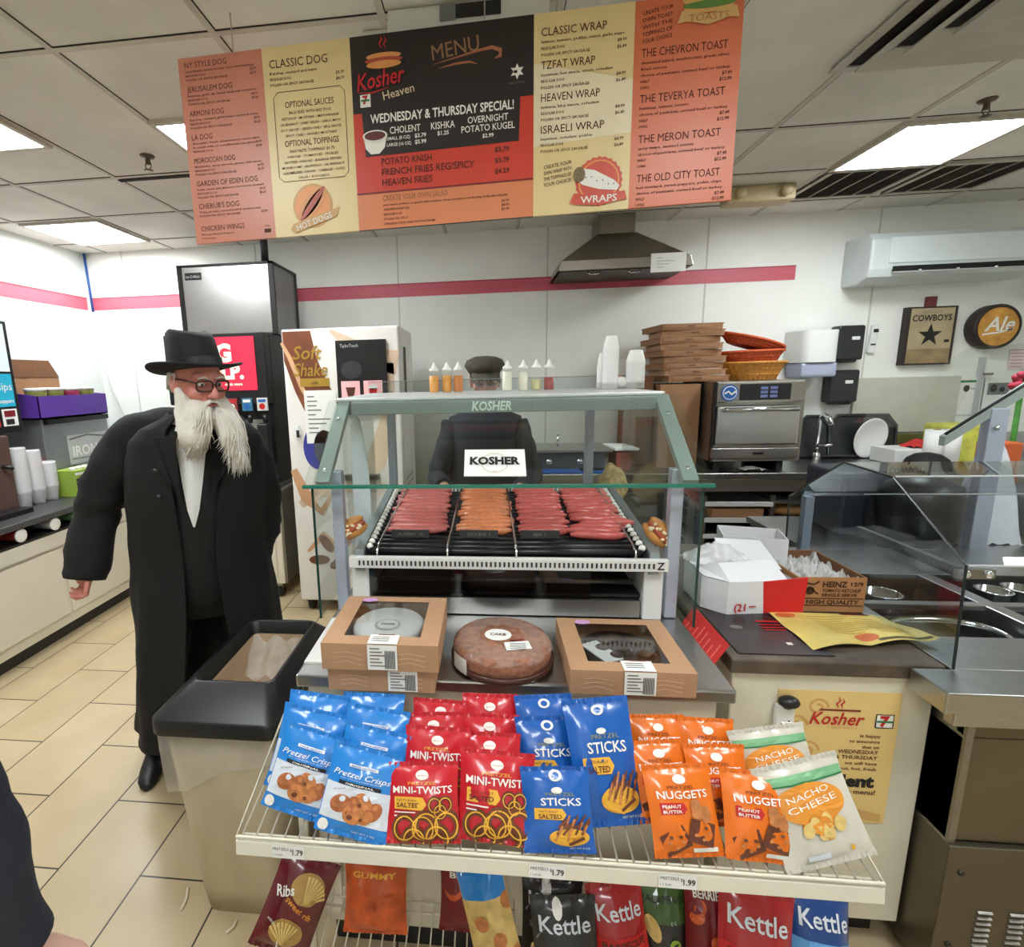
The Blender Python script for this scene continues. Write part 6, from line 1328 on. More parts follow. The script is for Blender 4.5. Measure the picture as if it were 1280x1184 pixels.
CRP = mat('crisp_brown', (172, 100, 58), .6, 0, .25, 60); CHO = mat('nugget_choc', (104, 56, 38), .6, 0, .25, 60); GRNL = mat('bag_green_band', (120, 176, 130), .4, 0, .1, 30); ORGL = mat('cheese_orange', (224, 146, 52), .4, 0, .06); KLB = mat('kettle_light_blue', (96, 158, 214), .4, 0, .05)

def art(kind, m, mp, W, H):
    """print on the front of a bag; mp(x, y, k) with x across, y up, k lift steps"""
    L1 = lambda a, b: mp(a, b, 1); L2 = lambda a, b: mp(a, b, 2); L3 = lambda a, b: mp(a, b, 3); L4 = lambda a, b: mp(a, b, 4)
    w = W/2
    if kind == 'crisps':
        m.rect(-w*.97, H*.17, w*.97, H*.56, L1, PALEB, 10, 8)
        m.rect(-w*.62, H*.565, w*.62, H*.605, L2, INK, 8, 1); m.text('ORIGINAL', L3, 0, H*.575, H*.020, INKW, 'C', bold=.02, w=W*.42)
        m.text('Pretzel Crisps', L2, 0, H*.655, H*.062, INKW, 'C', shear=.35, bold=.004, w=W*.84); m.rect(-w*.42, H*.765, w*.42, H*.80, L2, INKW, 6, 1); m.text('SNACK FACTORY', L3, 0, H*.772, H*.018, BLUEB, 'C', bold=.03, w=W*.36)
        m.text('thin, crunchy pretzel crackers', L2, 0, H*.63, H*.013, INKW, 'C', w=W*.6, res=1)
        for k, (a, b, r, ro) in enumerate(((-.22, .36, .15, .3), (.10, .42, .14, -.5), (.26, .34, .14, .8), (.0, .27, .16, .1), (-.05, .36, .13, 1.2), (.16, .27, .12, .4))):
            m.oval(a*W, b*H, r*W, r*W*.72, L2 if k < 3 else L3, TANP if k % 2 else CRP, 16, ro); m.oval(a*W+.02*W, b*H+.01, r*W*.30, r*W*.24, L3 if k < 3 else L4, PALEB if k < 2 else TANP, 10, ro); m.oval(a*W-.05*W, b*H-.005, r*W*.26, r*W*.2, L3 if k < 3 else L4, BRNP if k % 2 else TANP, 10, ro)
        m.text('all natural', L2, -w*.55, H*.50, H*.022, INKG, 'C', w=W*.18, rot=.3); m.oval(-w*.78, H*.085, .012, .012, L2, INKW, 12); m.text('NET WT 3 OZ', L2, w*.35, H*.07, H*.022, INKW, 'C', w=W*.32)
    elif kind == 'twists':
        m.oval(0, H*.845, .014, .009, L2, INKW, 14); m.text('SELECT', L3, 0, H*.835, H*.013, REDB, 'C', w=W*.14)
        m.text('PRETZEL', L2, 0, H*.73, H*.036, YEL, 'C', w=W*.40); m.text('MINI-TWISTS', L2, 0, H*.625, H*.085, INKW, 'C', bold=.015, w=W*.84)
        m.shape([(-w*.80, H*.43), (w*.0, H*.42), (w*.12, H*.49), (w*.02, H*.58), (-w*.80, H*.58)], L2, YEL); m.text('NATURALLY', L3, -w*.40, H*.53, H*.026, INKBR, 'C', w=W*.33); m.text('SALTED', L3, -w*.40, H*.455, H*.055, INKBR, 'C', bold=.015, w=W*.34)
        for k in range(2): m.rect(-w*.8, H*.385-k*H*.045, -w*.2+k*w*-.3, H*.40-k*H*.045, L2, INKW, 4, 1)
        def pretz(cx, cy, r, lay):
            for dx, dy, rr in ((-.48, .1, .55), (.48, .1, .55), (0, -.42, .52)):
                ring = [(cx+dx*r+rr*r*cos(2*pi*q/18), cy+dy*r+rr*r*sin(2*pi*q/18)) for q in range(19)]; m.line(ring, r*.34, lay, BRNP); m.line(ring, r*.07, L4, YEL)
        pretz(w*.50, H*.47, w*.30, L2); pretz(-w*.25, H*.17, w*.52, L2); pretz(w*.38, H*.20, w*.56, L3)
    elif kind == 'sticks':
        m.oval(0, H*.90, .014, .010, L2, INKW, 14); m.oval(0, H*.90, .008, .006, L3, NAVYB, 10); m.oval(0, H*.735, .012, .006, L2, INKW, 12); m.text('PRETZEL', L2, w*.1, H*.675, H*.036, mat('olive_print', (150, 150, 70), .5), 'C', w=W*.44); m.text('STICKS', L2, w*.1, H*.565, H*.085, INKW, 'C', bold=.015, w=W*.60)
        m.shape([(-w*.70, H*.40), (w*.12, H*.40), (w*.24, H*.46), (w*.12, H*.53), (-w*.70, H*.53)], L2, YEL); m.text('NATURALLY', L3, -w*.25, H*.485, H*.024, INKBR, 'C', w=W*.32); m.text('SALTED', L3, -w*.25, H*.415, H*.050, INKBR, 'C', bold=.015, w=W*.34)
        m.oval(w*.28, H*.20, w*.58, H*.105, L2, YEL, 24)
        for k in range(15): x = -w*.15+k*w*.06; m.line([(x, H*.16+.012*(k % 3)), (x+w*.25+w*.05*(k % 2), H*.34+.006*(k*5 % 4))], .0045, L3 if k % 2 else L4, BRNP if k % 3 else TANP)
        m.shape([(-w*.25, H*.16), (w*.3, H*.09), (w*.85, H*.20), (w*.80, H*.25), (w*.3, H*.15), (-w*.2, H*.22)], L4, YEL); m.line([(w*.25, H*.12), (w*.7, H*.20)], .006, lambda a, b: mp(a, b, 5), BRNP)
        m.text('NET WT 8 OZ', L2, w*.55, H*.055, H*.022, INKW, 'C', w=W*.28)
    elif kind == 'nuggets':
        m.oval(0, H*.845, .013, .008, L2, INKW, 14); m.text('PRETZEL', L2, 0, H*.745, H*.034, INKBR, 'C', w=W*.40); m.text('NUGGETS', L2, w*.02, H*.645, H*.080, INKW, 'C', bold=.015, w=W*.76)
        m.shape([(-w*.72, H*.48), (-w*.05, H*.48), (w*.06, H*.54), (-w*.02, H*.60), (-w*.72, H*.60)], L2, RED); m.text('PEANUT', L3, -w*.38, H*.55, H*.032, INKW, 'C', bold=.02, w=W*.28); m.text('BUTTER', L3, -w*.38, H*.495, H*.032, INKW, 'C', bold=.02, w=W*.28)
        for k in range(7): m.oval(w*.42+.012*cos(k*2.1), H*.50+.012*sin(k*1.7), .012, .010, L2 if k % 2 else L3, TANP, 8)
        for cx, cy, r, ro in ((-w*.38, H*.19, w*.40, .5), (w*.40, H*.27, w*.40, -.25)):
            c_, s_ = cos(ro), sin(ro); q = [(-1, -.7), (.9, -.8), (1, .7), (-.9, .8)]; m.shape([(cx+r*(x*c_-y*s_), cy+r*(x*s_+y*c_)) for x, y in q], L2, CHO)
            for k in range(5): m.oval(cx+r*.5*cos(k*2.4), cy+r*.4*sin(k*2.4), r*.16, r*.12, L3, BRNP if k % 2 else TANP, 8)
        m.rect(w*.1, H*.06, w*.8, H*.11, L2, INKW, 4, 1)
    elif kind == 'nacho':
        m.rect(-w*.97, H*.80, w*.97, H*.88, L1, GRNL, 10, 2); m.rect(-w*.97, H*.785, w*.97, H*.80, L2, GREEN, 10, 1)
        m.oval(-w*.05, H*.60, w*.80, H*.19, L2, ORGL, 28); m.text('NACHO', L3, -w*.05, H*.655, H*.060, INKW, 'C', w=W*.52, rot=.12); m.text('CHEESE', L3, -w*.03, H*.565, H*.060, INKW, 'C', w=W*.60, rot=.12)
        for k in range(16): m.oval(w*.1+w*.55*cos(k*2.4)*((k % 5)/5), H*.37+H*.08*sin(k*2.4)*((k % 4)/4), w*.16, w*.13, L3 if k % 2 else L4, CHIP if k % 3 else ORGL, 9, k)
        m.rect(-w*.5, H*.08, w*.0, H*.13, L2, PALEB, 4, 1); m.rect(w*.5, H*.10, w*.58, H*.15, L2, YEL)
    elif kind in ('kettle_red', 'kettle_blue', 'kettle_black'):
        lt = {'kettle_red': RED, 'kettle_blue': KLB, 'kettle_black': BLKB}[kind]
        if kind == 'kettle_blue': m.rect(-w*.97, H*.20, w*.97, H*.60, L1, KLB, 10, 6)
        if kind == 'kettle_red': m.rect(-w*.97, H*.20, w*.97, H*.56, L1, RED, 10, 6)
        m.text('Kettle', L2, 0, H*.70, H*.14, PALEB, 'C', bold=.012, w=W*.80)
        m.text({'kettle_red': 'BARBECUE', 'kettle_blue': 'ORIGINAL', 'kettle_black': 'SALT & PEPPER'}[kind], L2, 0, H*.47, H*.06, {'kettle_red': INKBR, 'kettle_blue': KBLU, 'kettle_black': INKG}[kind], 'C', bold=.03, w=W*.78)
        if kind == 'kettle_black': m.oval(-w*.2, H*.90, .012, .02, L2, INKW, 12); m.line([(-w*.8, H*.68), (w*.2, H*.4)], .03, L1, GREY)
        for k in range(5): m.oval(-w*.5+k*w*.25, H*.26+.012*(k % 2), w*.22, w*.20, L2 if k % 2 else L3, CHIP if kind != 'kettle_red' else mat('bbq_chip', (196, 110, 60), .5, 0, .2, 40), 12, k)
    elif kind == 'ribs':
        for cx, cy, ro in ((.1, .72, .5), (.0, .26, -.3)):
            for k in range(8): a0 = ro+k*.2-.7; m.shape([(cx*W, cy*H-.03), (cx*W+.055*sin(a0), cy*H-.03+.06*cos(a0)), (cx*W+.055*sin(a0+.14), cy*H-.03+.06*cos(a0+.14))], lambda a, b: mp(a, b, 5), CHIP)
            m.oval(cx*W, cy*H+.0, .045, .035, L1, mat('chip_backing', (176, 140, 76), .5))  # tan oval printed behind the chip fan
        m.text('Ribs', L2, -w*.45, H*.60, H*.10, INKW, 'C', bold=.02, w=W*.3, rot=.4); m.text('sweet rib', L2, w*.1, H*.50, H*.06, ORGL, 'C', bold=.02, w=W*.55, rot=-.35); m.text('artificially flavored', L2, -w*.45, H*.30, H*.03, INKW, 'C', w=W*.32, rot=-.3)
    elif kind == 'jalapeno':
        m.rect(-w*.97, H*.55, w*.97, H*.95, L1, GRNB, 10, 6); m.text('JALAPENO', L2, 0, H*.75, H*.07, BLKB, 'C', bold=.02, w=W*.8); m.oval(-w*.5, H*.5, w*.25, H*.14, L2, CHIP, 14, .4); m.oval(w*.3, H*.35, w*.22, w*.22, L2, mat('lime_badge', (150, 190, 70), .4), 18); m.oval(w*.3, H*.35, w*.16, w*.07, L3, BLKB, 12, .5); m.text('0 0', L2, w*.3, H*.55, H*.04, PALEB, 'C')
    elif kind == 'potato':
        m.rect(-w*.97, H*.70, w*.97, H*.95, L1, BLUEB, 10, 4)
        for k in range(9): m.oval(-w*.3+.02*(k % 3)-.0+w*.3*(k % 3), H*.12+H*.075*k*.9, w*.32, w*.28, L2 if k % 2 else L3, CHIP if k % 2 else TANP, 12, k)
    elif kind in ('fruit', 'berry'):
        for k in range(8): m.oval(w*.6*cos(k*2.3), H*.45+H*.28*sin(k*1.9), w*.34, w*.26, L1 if k % 2 else L2, FRUI if (k % 2 or kind == 'fruit') else DKRD, 12, k)
        m.text('GUMMY' if kind == 'fruit' else 'BERRIES', L3, 0, H*.80, H*.07, YEL if kind == 'fruit' else INKW, 'C', bold=.02, w=W*.7)

def bag(kind, label, grp, base, B, T, W, D=.055, yaw=0.0, seed=0):
    B, T = Vector(B), Vector(T); V = (T-B); H = V.length; V.normalize()
    U = Vector((cos(yaw), sin(yaw), 0)); U = (U-V*U.dot(V)).normalized(); N = U.cross(V).normalized()
    t = thing('snack_bag', label, 'snack bag', B, grp); t.location = B
    rnd = random.Random(seed); ph = rnd.uniform(0, 50)
    def S(a, b, side=1, k=0):
        q = max(0.0, min(1.0, (b-.05)/.90)); puff = sin(pi*q)**.55 if 0 < q < 1 else 0
        prof = max(0, 1-abs(2*a)**2.6)
        nar = 1-.055*puff-.02*(1-puff)*0
        cr = (.006*noise.noise(Vector((a*7+ph, b*5, ph)))+.0035*noise.noise(Vector((a*19, b*15+ph, 1+ph))))*(.35+.65*(1-puff*.5))
        crimp = .0022*sin(a*W*520) if (b < .05 or b > .95) else 0
        d = D*.5*puff*prof
        bend = .006*noise.noise(Vector((a*2.5+ph, 3, b*1.2)))
        return B+U*(a*W*nar)+V*(b*H)+N*(side*(d+cr*prof*puff+.0006*0)+crimp+bend+.0013*k*side)
    nu, nv = 18, 24
    m = MB(); m.grid(lambda u, v: S(u-.5, v, 1), nu, nv, base); m.grid(lambda u, v: S(.5-u, v, -1), nu, nv, base)
    art(kind, m, lambda x, y, k=1: S(max(-.497, min(.497, x/W)), max(.002, min(.998, y/H)), 1, k*.9+.4), W, H)
    o = m.build('bag', t)
    for nm, b0, b1 in (('top_seal', .952, 1.0), ('bottom_seal', 0.0, .048)):
        m = MB(); m.grid(lambda u, v: S(u-.5, b0+(b1-b0)*v, 1, 0)+N*(.0011+.0012*sin(v*pi*7)), 60, 8, base); m.build(nm, t)
    return t
LEAN = radians(29)
def solve(bpx, tpx, yb, lower=False, lean=LEAN):
    """bag leaning back on the sloping shelf: foot at depth yb, top where the ray of tpx meets the leaning plane"""
    bx = at(bpx[0], bpx[1], y=yb); B = Vector((bx.x, yb, shelf_z(yb, lower)+.011))
    V = Vector((0, sin(lean), cos(lean))); n = Vector((0, cos(lean), -sin(lean)))
    d = at(*tpx, y=1.0)-Vector((0, 0, CAMH)); C0 = Vector((0, 0, CAMH))
    return B, C0+d*((B-C0).dot(n)/d.dot(n))
# kind, label, group, foot px, top px, depth of foot, height, width
BAGS = [
 ('crisps', 'front blue and white bag of pretzel crisps at the rack front, right of two', 'blue bags of crisps', BLUEB, (437, 1056), (462, 935), .915, .200, .138, .05),
 ('crisps', 'blue and white bag of pretzel crisps at the far left with a strong white glare', 'blue bags of crisps', BLUEB, (368, 1033), (398, 912), .955, .205, .138, .05),
 ('crisps', 'blue bag of crisps just behind the far left front one, only its head showing', 'blue bags of crisps', BLUEB, (372, 1010), (396, 886), 1.000, .205, .138, .05),
 ('crisps', 'rearmost blue bag of crisps at the far left under the cake box', 'blue bags of crisps', BLUEB, (384, 985), (400, 866), 1.045, .200, .130, .04),
 ('crisps', 'blue bag of crisps directly behind the right front one', 'blue bags of crisps', BLUEB, (452, 1030), (474, 910), .965, .205, .135, .04),
 ('crisps', 'blue bag of crisps third from the front in the right crisps column', 'blue bags of crisps', BLUEB, (458, 1008), (474, 884), 1.010, .205, .135, .04),
 ('crisps', 'rearmost blue bag of crisps in the right crisps column, tilted', 'blue bags of crisps', BLUEB, (462, 985), (468, 866), 1.055, .205, .135, .0),
 ('twists', 'front left red bag of mini twists with crinkled top', 'red bags of pretzel twists', REDB, (530, 1072), (528, 952), .915, .195, .146, .03),
 ('twists', 'front right red bag of mini twists', 'red bags of pretzel twists', REDB, (618, 1076), (622, 938), .925, .215, .150, .0),
 ('twists', 'red bag second from the front in the left twists column', 'red bags of pretzel twists', REDB, (545, 1045), (548, 908), .97, .215, .140, .02),
 ('twists', 'red bag third from the front in the left twists column, near the blue crisps', 'red bags of pretzel twists', REDB, (545, 1020), (542, 890), 1.02, .210, .135, .02),
 ('twists', 'dark red rearmost bag in the left twists column', 'red bags of pretzel twists', REDB, (548, 995), (552, 874), 1.065, .205, .13, .0),
 ('twists', 'red bag second from the front in the right twists column', 'red bags of pretzel twists', REDB, (612, 1045), (612, 915), .975, .215, .130, .0),
 ('twists', 'red bag third from the front in the right twists column', 'red bags of pretzel twists', REDB, (612, 1020), (612, 892), 1.02, .210, .130, .0),
 ('twists', 'rearmost red bag in the right twists column below the round cake', 'red bags of pretzel twists', REDB, (614, 995), (612, 867), 1.065, .215, .125, .0),
 ('sticks', 'front royal blue bag of pretzel sticks standing at the lip', 'royal blue bags of pretzel sticks', NAVYB, (700, 1080), (692, 958), .915, .195, .135, .04),
 ('sticks', 'royal blue bag of pretzel sticks behind the front one, leaning left', 'royal blue bags of pretzel sticks', NAVYB, (692, 1035), (682, 895), 1.0, .22, .135, .04),
 ('sticks', 'rearmost royal blue bag of pretzel sticks at the left, its top against the counter', 'royal blue bags of pretzel sticks', NAVYB, (690, 1005), (678, 868), 1.055, .22, .130, .04),
 ('sticks', 'tall tilted royal blue bag of pretzel sticks with bare wires in front', 'royal blue bags of pretzel sticks', NAVYB, (768, 1022), (742, 872), .970, .245, .140, .12),
 ('nuggets', 'front left orange bag of peanut butter pretzel nuggets', 'orange bags of pretzel nuggets', ORGB, (862, 1083), (842, 955), .925, .215, .140, .06),
 ('nuggets', 'front right orange bag of peanut butter pretzel nuggets', 'orange bags of pretzel nuggets', ORGB, (952, 1088), (942, 963), .925, .215, .140, .06),
 ('nuggets', 'second orange bag in the left nuggets column', 'orange bags of pretzel nuggets', ORGB, (835, 1045), (818, 925), .985, .205, .130, .06),
 ('nuggets', 'rearmost orange bag in the left nuggets column, top lit', 'orange bags of pretzel nuggets', ORGB, (830, 1010), (818, 893), 1.045, .205, .130, .06),
 ('nuggets', 'second orange bag in the right nuggets column', 'orange bags of pretzel nuggets', ORGB, (905, 1050), (890, 930), .985, .205, .130, .06),
 ('nuggets', 'rearmost orange bag in the right nuggets column, tilted', 'orange bags of pretzel nuggets', ORGB, (890, 1015), (880, 897), 1.045, .205, .125, .02),
 ('nacho', 'front white bag of nacho cheese snack at the right end of the shelf', 'white bags of nacho cheese snack', CHEB, (1040, 1086), (990, 950), .93, .23, .165, .10),
 ('nacho', 'white bag of nacho cheese snack behind the front one by the yellow poster', 'white bags of nacho cheese snack', CHEB, (985, 1040), (955, 908), 1.02, .22, .155, .10),
]
for i, (kd, lb, gp, base, bp, tp, yb, H, W, yw) in enumerate(BAGS):
    B, T = solve(bp, tp, yb-(.016 if yb < .96 else .008)); bag(kd, lb, gp, base, B, T, W*{'crisps': 1.14, 'twists': 1.06, 'sticks': 1.05, 'nuggets': .98, 'nacho': 1.10}[kd], .036, yw, i)
LOW = [
 ('ribs', 'maroon bag of ridged rib chips tilted at the left end of the lower shelf', MARB, (345, 1190), (392, 1070), 1.02, .22, .155, .25),
 ('fruit', 'bright orange fruit gummy bag low behind the wires, left of centre', FRUI, (470, 1230), (470, 1075), 1.08, .26, .17, 0),
 ('berry', 'dark red bag behind the wires right of the orange gummy bag', DKRD, (590, 1235), (590, 1078), 1.10, .26, .17, 0),
 ('potato', 'bag of pale potato pieces with a blue top tilted on the lower shelf', CHIP, (632, 1200), (595, 1072), 1.0, .20, .12, -.1),
 ('kettle_black', 'front black bag of kettle chips on the lower shelf', BLKB, (715, 1300), (702, 1118), .97, .28, .155, .05),
 ('kettle_black', 'second black bag of kettle chips behind the front one', BLKB, (690, 1260), (690, 1095), 1.04, .27, .15, .0),
 ('kettle_red', 'dark red bag of barbecue kettle chips between black and green bags', KRED, (790, 1290), (765, 1100), 1.0, .28, .14, .2),
 ('jalapeno', 'green and black bag of jalapeno chips on the lower shelf', BLKB, (835, 1290), (823, 1092), 1.05, .29, .125, .05),
 ('berry', 'brown red snack bag between the green bag and the large barbecue bag', DKRD, (890, 1290), (880, 1090), 1.03, .29, .10, .0),
 ('kettle_red', 'large red bag of barbecue kettle chips right of centre on the lower shelf', KRED, (950, 1310), (945, 1108), .975, .29, .160, -.1),
 ('kettle_blue', 'blue bag of original kettle chips at the right end of the lower shelf', KBLU, (1040, 1310), (1022, 1108), 1.0, .29, .135, .05),
]
for i, (kd, lb, base, bp, tp, yb, H, W, yw) in enumerate(LOW):
    B, T = solve((bp[0], 1184), tp, yb, True, radians(24))
    bag(kd, lb, 'chip bags on the lower shelf', base, B, T, W, .06, yw, 100+i)
# ================================================================== people
SKIN = mat('skin_ruddy', (204, 132, 116), .5, 0, .10, 18, .08, 200); SKINB = mat('skin_pale', (212, 160, 140), .5, 0, .08, 18, .08, 200)
COATM = mat('black_wool', (13, 13, 14), .85, 0, .18, 60, .25, 300); SUITM = mat('black_suit', (15, 15, 17), .7, 0, .15, 50); SHIRT = mat('white_shirt', (226, 226, 222), .7, 0, .03, 20); FELT = mat('black_felt', (12, 12, 13), .8, 0, .15, 60); RIBBON = mat('black_ribbon', (16, 16, 18), .4); BEARD = mat('white_beard', (214, 208, 196), .75, 0, .08, 40); SHOE = mat('black_shoe', (18, 17, 17), .4, 0, .1); TORT = mat('tortoise_frame', (70, 38, 26), .3, 0, .3, 40); LENSG = glass('spectacle_lens', (238, 240, 240), 1.0); EYEW = mat('eye_white', (230, 226, 220), .25, 0, .02); IRIS = mat('iris', (70, 60, 50), .25); LIP = mat('lip', (150, 74, 70), .5, 0, .08); CAPM = mat('cap_olive', (74, 72, 62), .85, 0, .2, 60, .2, 250); NAVYJ = mat('navy_jacket', (26, 32, 46), .7, 0, .15, 30, .15, 120)

def organic(prims, voxel, smooth=4):
    m = MB(); mt = SKIN
    for p in prims:
        if p[0] == 'cap':
            _, a, b, r0, r1 = p; a, b = Vector(a), Vector(b)
            m.tube([a+(b-a)*k/6 for k in range(7)], [r0+(r1-r0)*k/6 for k in range(7)], mt, 14); m.ell(a, r0, mt, 14); m.ell(b, r1, mt, 14)
        else:
            _, c, r, M = p; m.ell(c, r, mt, 20, M)
    o = m.build('tmp', None, 0, (0, 0, 0))
    md = o.modifiers.new('r', 'REMESH'); md.mode = 'VOXEL'; md.voxel_size = voxel; md.use_smooth_shade = True
    sm = o.modifiers.new('s', 'SMOOTH'); sm.factor = .5; sm.iterations = smooth
    dg = bpy.context.evaluated_depsgraph_get(); dg.update()
    me = bpy.data.meshes.new_from_object(o.evaluated_get(dg))
    bpy.data.objects.remove(o)
    return me
def mesh_part(name, me, mt, parent):
    me.name = name; me.materials.clear(); me.materials.append(mt)
    for p in me.polygons: p.use_smooth = True; p.material_index = 0
    me.transform(Matrix.Translation(-parent.location))
    o = bpy.data.objects.new(name, me); COL.objects.link(o); o.parent = parent; return o
class Frame3:
    def __init__(s, o, fwd, up=(0, 0, 1)):
        s.o = Vector(o); s.f = Vector(fwd).normalized(); s.r = s.f.cross(Vector(up)).normalized(); s.u = s.r.cross(s.f).normalized()
        s.M = Matrix((s.r, s.f, s.u)).transposed()
    def __call__(s, x, y, z): return s.o + s.r*x + s.f*y + s.u*z
def head_prims(H, k=1.0):
    """head in frame H: origin mid-skull at ear height, y forward"""
    M = H.M
    P = [('ell', H(0, -.005, .03), (.076*k, .096*k, .092*k), M), ('ell', H(0, .028, -.035), (.062*k, .066*k, .080*k), M), ('ell', H(0, .045, -.080), (.042*k, .045*k, .034*k), M),
         ('cap', H(0, .094, .018), H(0, .118, -.022), .009, .0145), ('ell', H(.013, .104, -.026), (.011, .012, .009), M), ('ell', H(-.013, .104, -.026), (.011, .012, .009), M),
         ('cap', H(-.048, .076, .036), H(.048, .076, .036), .013, .013), ('ell', H(.040, .066, -.022), (.028, .026, .024), M), ('ell', H(-.040, .066, -.022), (.028, .026, .024), M),
         ('cap', H(-.024, .090, -.052), H(.024, .090, -.052), .010, .010), ('cap', H(0, -.02, -.06), H(0, -.035, -.17), .054, .060)]
    for sx in (1, -1): P += [('ell', H(sx*.078, -.008, -.002), (.012, .024, .034), M), ('ell', H(sx*.076, .004, -.028), (.010, .012, .012), M)]
    return P
def hand_prims(W, d, side, curl=1.0, s=1.0):
    """relaxed hand from wrist W along d; side = direction of the thumb; palm faces p"""
    W = Vector(W); d = Vector(d).normalized(); t = (Vector(side)-d*Vector(side).dot(d)).normalized(); p = d.cross(t).normalized()
    P = [('ell', W+d*.045*s, (.040*s, .018*s, .050*s), Matrix((t, p, d)).transposed()), ('cap', W-d*.03, W+d*.02, .027*s, .028*s)]
    for k, (off, L, r) in enumerate(((.028, .072, .0092), (.0095, .080, .0096), (-.0095, .074, .0092), (-.027, .058, .0082))):
        b = W+d*(.082-.004*abs(k-1))*s+t*off*s; a1 = .35*curl+.08*k; a2 = 1.1*curl+.1*k; a3 = 1.75*curl+.1*k
        q1 = b+(d*cos(a1)+p*sin(a1))*L*.45*s; q2 = q1+(d*cos(a2)+p*sin(a2))*L*.32*s; q3 = q2+(d*cos(a3)+p*sin(a3))*L*.26*s
        P += [('cap', b-d*.02*s, q1, r*1.05*s, r*s), ('cap', q1, q2, r*s, r*.93*s), ('cap', q2, q3, r*.93*s, r*.8*s)]
    b = W+d*.025*s+t*.030*s; q1 = b+(d*.75+t*.5+p*.25).normalized()*.042*s; q2 = q1+(d*.95+t*.05+p*.35).normalized()*.034*s
    P += [('cap', b, q1, .013*s, .0115*s), ('cap', q1, q2, .0112*s, .0088*s)]
    return P
def eyes(t, H, hs=.032, y=.084, z=.012, mt=IRIS):
    for sx in (1, -1):
        m = MB(); m.ell(H(sx*hs, y, z), (.0120, .0115, .0062), EYEW, 14, H.M); m.ell(H(sx*hs+.002, y+.0075, z-.001), (.0055, .005, .0055), mt, 10, H.M); m.build('eye', t)
        m = MB(); m.tube([H(sx*hs-.020, y+.012, z+.020), H(sx*hs, y+.018, z+.027), H(sx*hs+.020, y+.011, z+.021)], [.003, .0048, .003], BEARD if t.get('old') else mat('dark_brow', (70, 56, 46), .8), 6, flat=.8); m.build('eyebrow', t)
def spectacles(t, H, mt, hs=.033, y=.112, z=.010, rw=.027, rh=.018):
    m = MB()
    for sx in (1, -1):
        n_ = 20; ring = []
        for k in range(n_):
            a = 2*pi*k/n_; cx, cz = cos(a), sin(a); e = .55
            ring.append(H(sx*hs+rw*abs(cx)**e*(1 if cx > 0 else -1), y-.010*(abs(sx*hs+rw*cx)/.06)**2, z+rh*abs(cz)**e*(1 if cz > 0 else -1)))
        m.tube(ring, .0036, mt, 8, True); m.tube([H(sx*(hs+rw), y-.012, z+.010), H(sx*.078, .03, z+.010), H(sx*.082, -.015, z+.004), H(sx*.080, -.035, z-.012)], .0036, mt, 6)
    m.tube([H(-.007, y, z+.004), H(0, y+.003, z+.007), H(.007, y, z+.004)], .0024, mt, 6); o = m.build('spectacles', t)
    m = MB()
    for sx in (1, -1): m.add([H(sx*hs-rw*.9, y-.004, z-rh*.85), H(sx*hs+rw*.9, y-.006, z-rh*.85), H(sx*hs+rw*.9, y-.006, z+rh*.85), H(sx*hs-rw*.9, y-.004, z+rh*.85)], [(0,1,2,3)], LENSG)
    m.build('lens', o)
def tube_cloth(m, pts, rs, mt, n=26, fold=.006, seed=0, nn=26):
    """sleeve or trouser leg: smooth tube through pts with cloth folds"""
    pts = [Vector(p) for p in pts]; out = []; rr = []
    K = len(pts)-1
    for i in range(nn+1):
        u = i/nn*K; k = min(int(u), K-1); w_ = u-k
        p0, p1, p2, p3 = pts[max(k-1, 0)], pts[k], pts[k+1], pts[min(k+2, K)]
        out.append(.5*((2*p1)+(p2-p0)*w_+(2*p0-5*p1+4*p2-p3)*w_*w_+(3*p1-p0-3*p2+p3)*w_**3)); rr.append(rs[k]*(1-w_)+rs[k+1]*w_)
    b = len(m.v); m.tube(out, rr, mt, n)
    for q in range(b, len(m.v)):
        i = (q-b)//n; c = out[min(i, nn)]+OFF; v = m.v[q]; d = v-c
        if d.length > 1e-5: m.v[q] = v+d.normalized()*fold*(noise.noise(Vector((v.x*9+seed, v.y*9, v.z*14)))*1.2+.6*sin(v.z*55+6*noise.noise(v*5)+seed))
def shoe(t, heel, toe, w=.045, name='shoe'):
    heel, toe = Vector(heel), Vector(toe); d = (toe-heel); L = d.length; d.normalize(); s_ = Vector((-d.y, d.x, 0)); m = MB()
    rows = [(0, .030, .07), (.10, .040, .085), (.30, .040, .082), (.50, .044, .062), (.70, .048, .050), (.88, .042, .042), (.97, .026, .032), (1.0, .010, .018)]
    rings = []
    for u, ww, h in rows:
        c = heel+d*L*u; c.z = 0
        rings.append([c+s_*(w/.048*ww*cos(a))+Vector((0, 0, max(.0, h*.5+h*.5*sin(a)))) for a in [2*pi*k/16 for k in range(16)]])
    loft(m, rings, SHOE); m.build(name, t)
    return heel+d*L*.18

# ---------------- the man in the black coat and hat
t = thing('person', 'bearded man in a black hat, glasses and long black coat walking beside the waste bin', 'person', (-1.03, 1.82, 0))
t['old'] = 1
bf = Vector((.45, -.89, 0)).normalized(); br_ = Vector((.89, .45, 0)).normalized()      # facing; viewer-right
def PX(px, py, y): return at(px, py, y=y)
HC = PX(246, 479, 1.78); HF = Vector((.84, -.50, -.20))
Hd = Frame3(HC, HF)
neck = Vector((HC.x-.055, HC.y+.06, 1.49))
shR, shL = PX(158, 545, 1.80), PX(312, 548, 1.97)
pel = Vector((-1.165, 1.93, .92))
elR, wrR = PX(122, 640, 1.78), PX(106, 722, 1.70)
elL, wrL = PX(326, 655, 2.04), PX(308, 715, 1.98)
toeR, heelR = at(183, 990, z=0), at(203, 928, z=0); heelL, toeL = at(262, 842, z=0), at(262, 868, z=0)
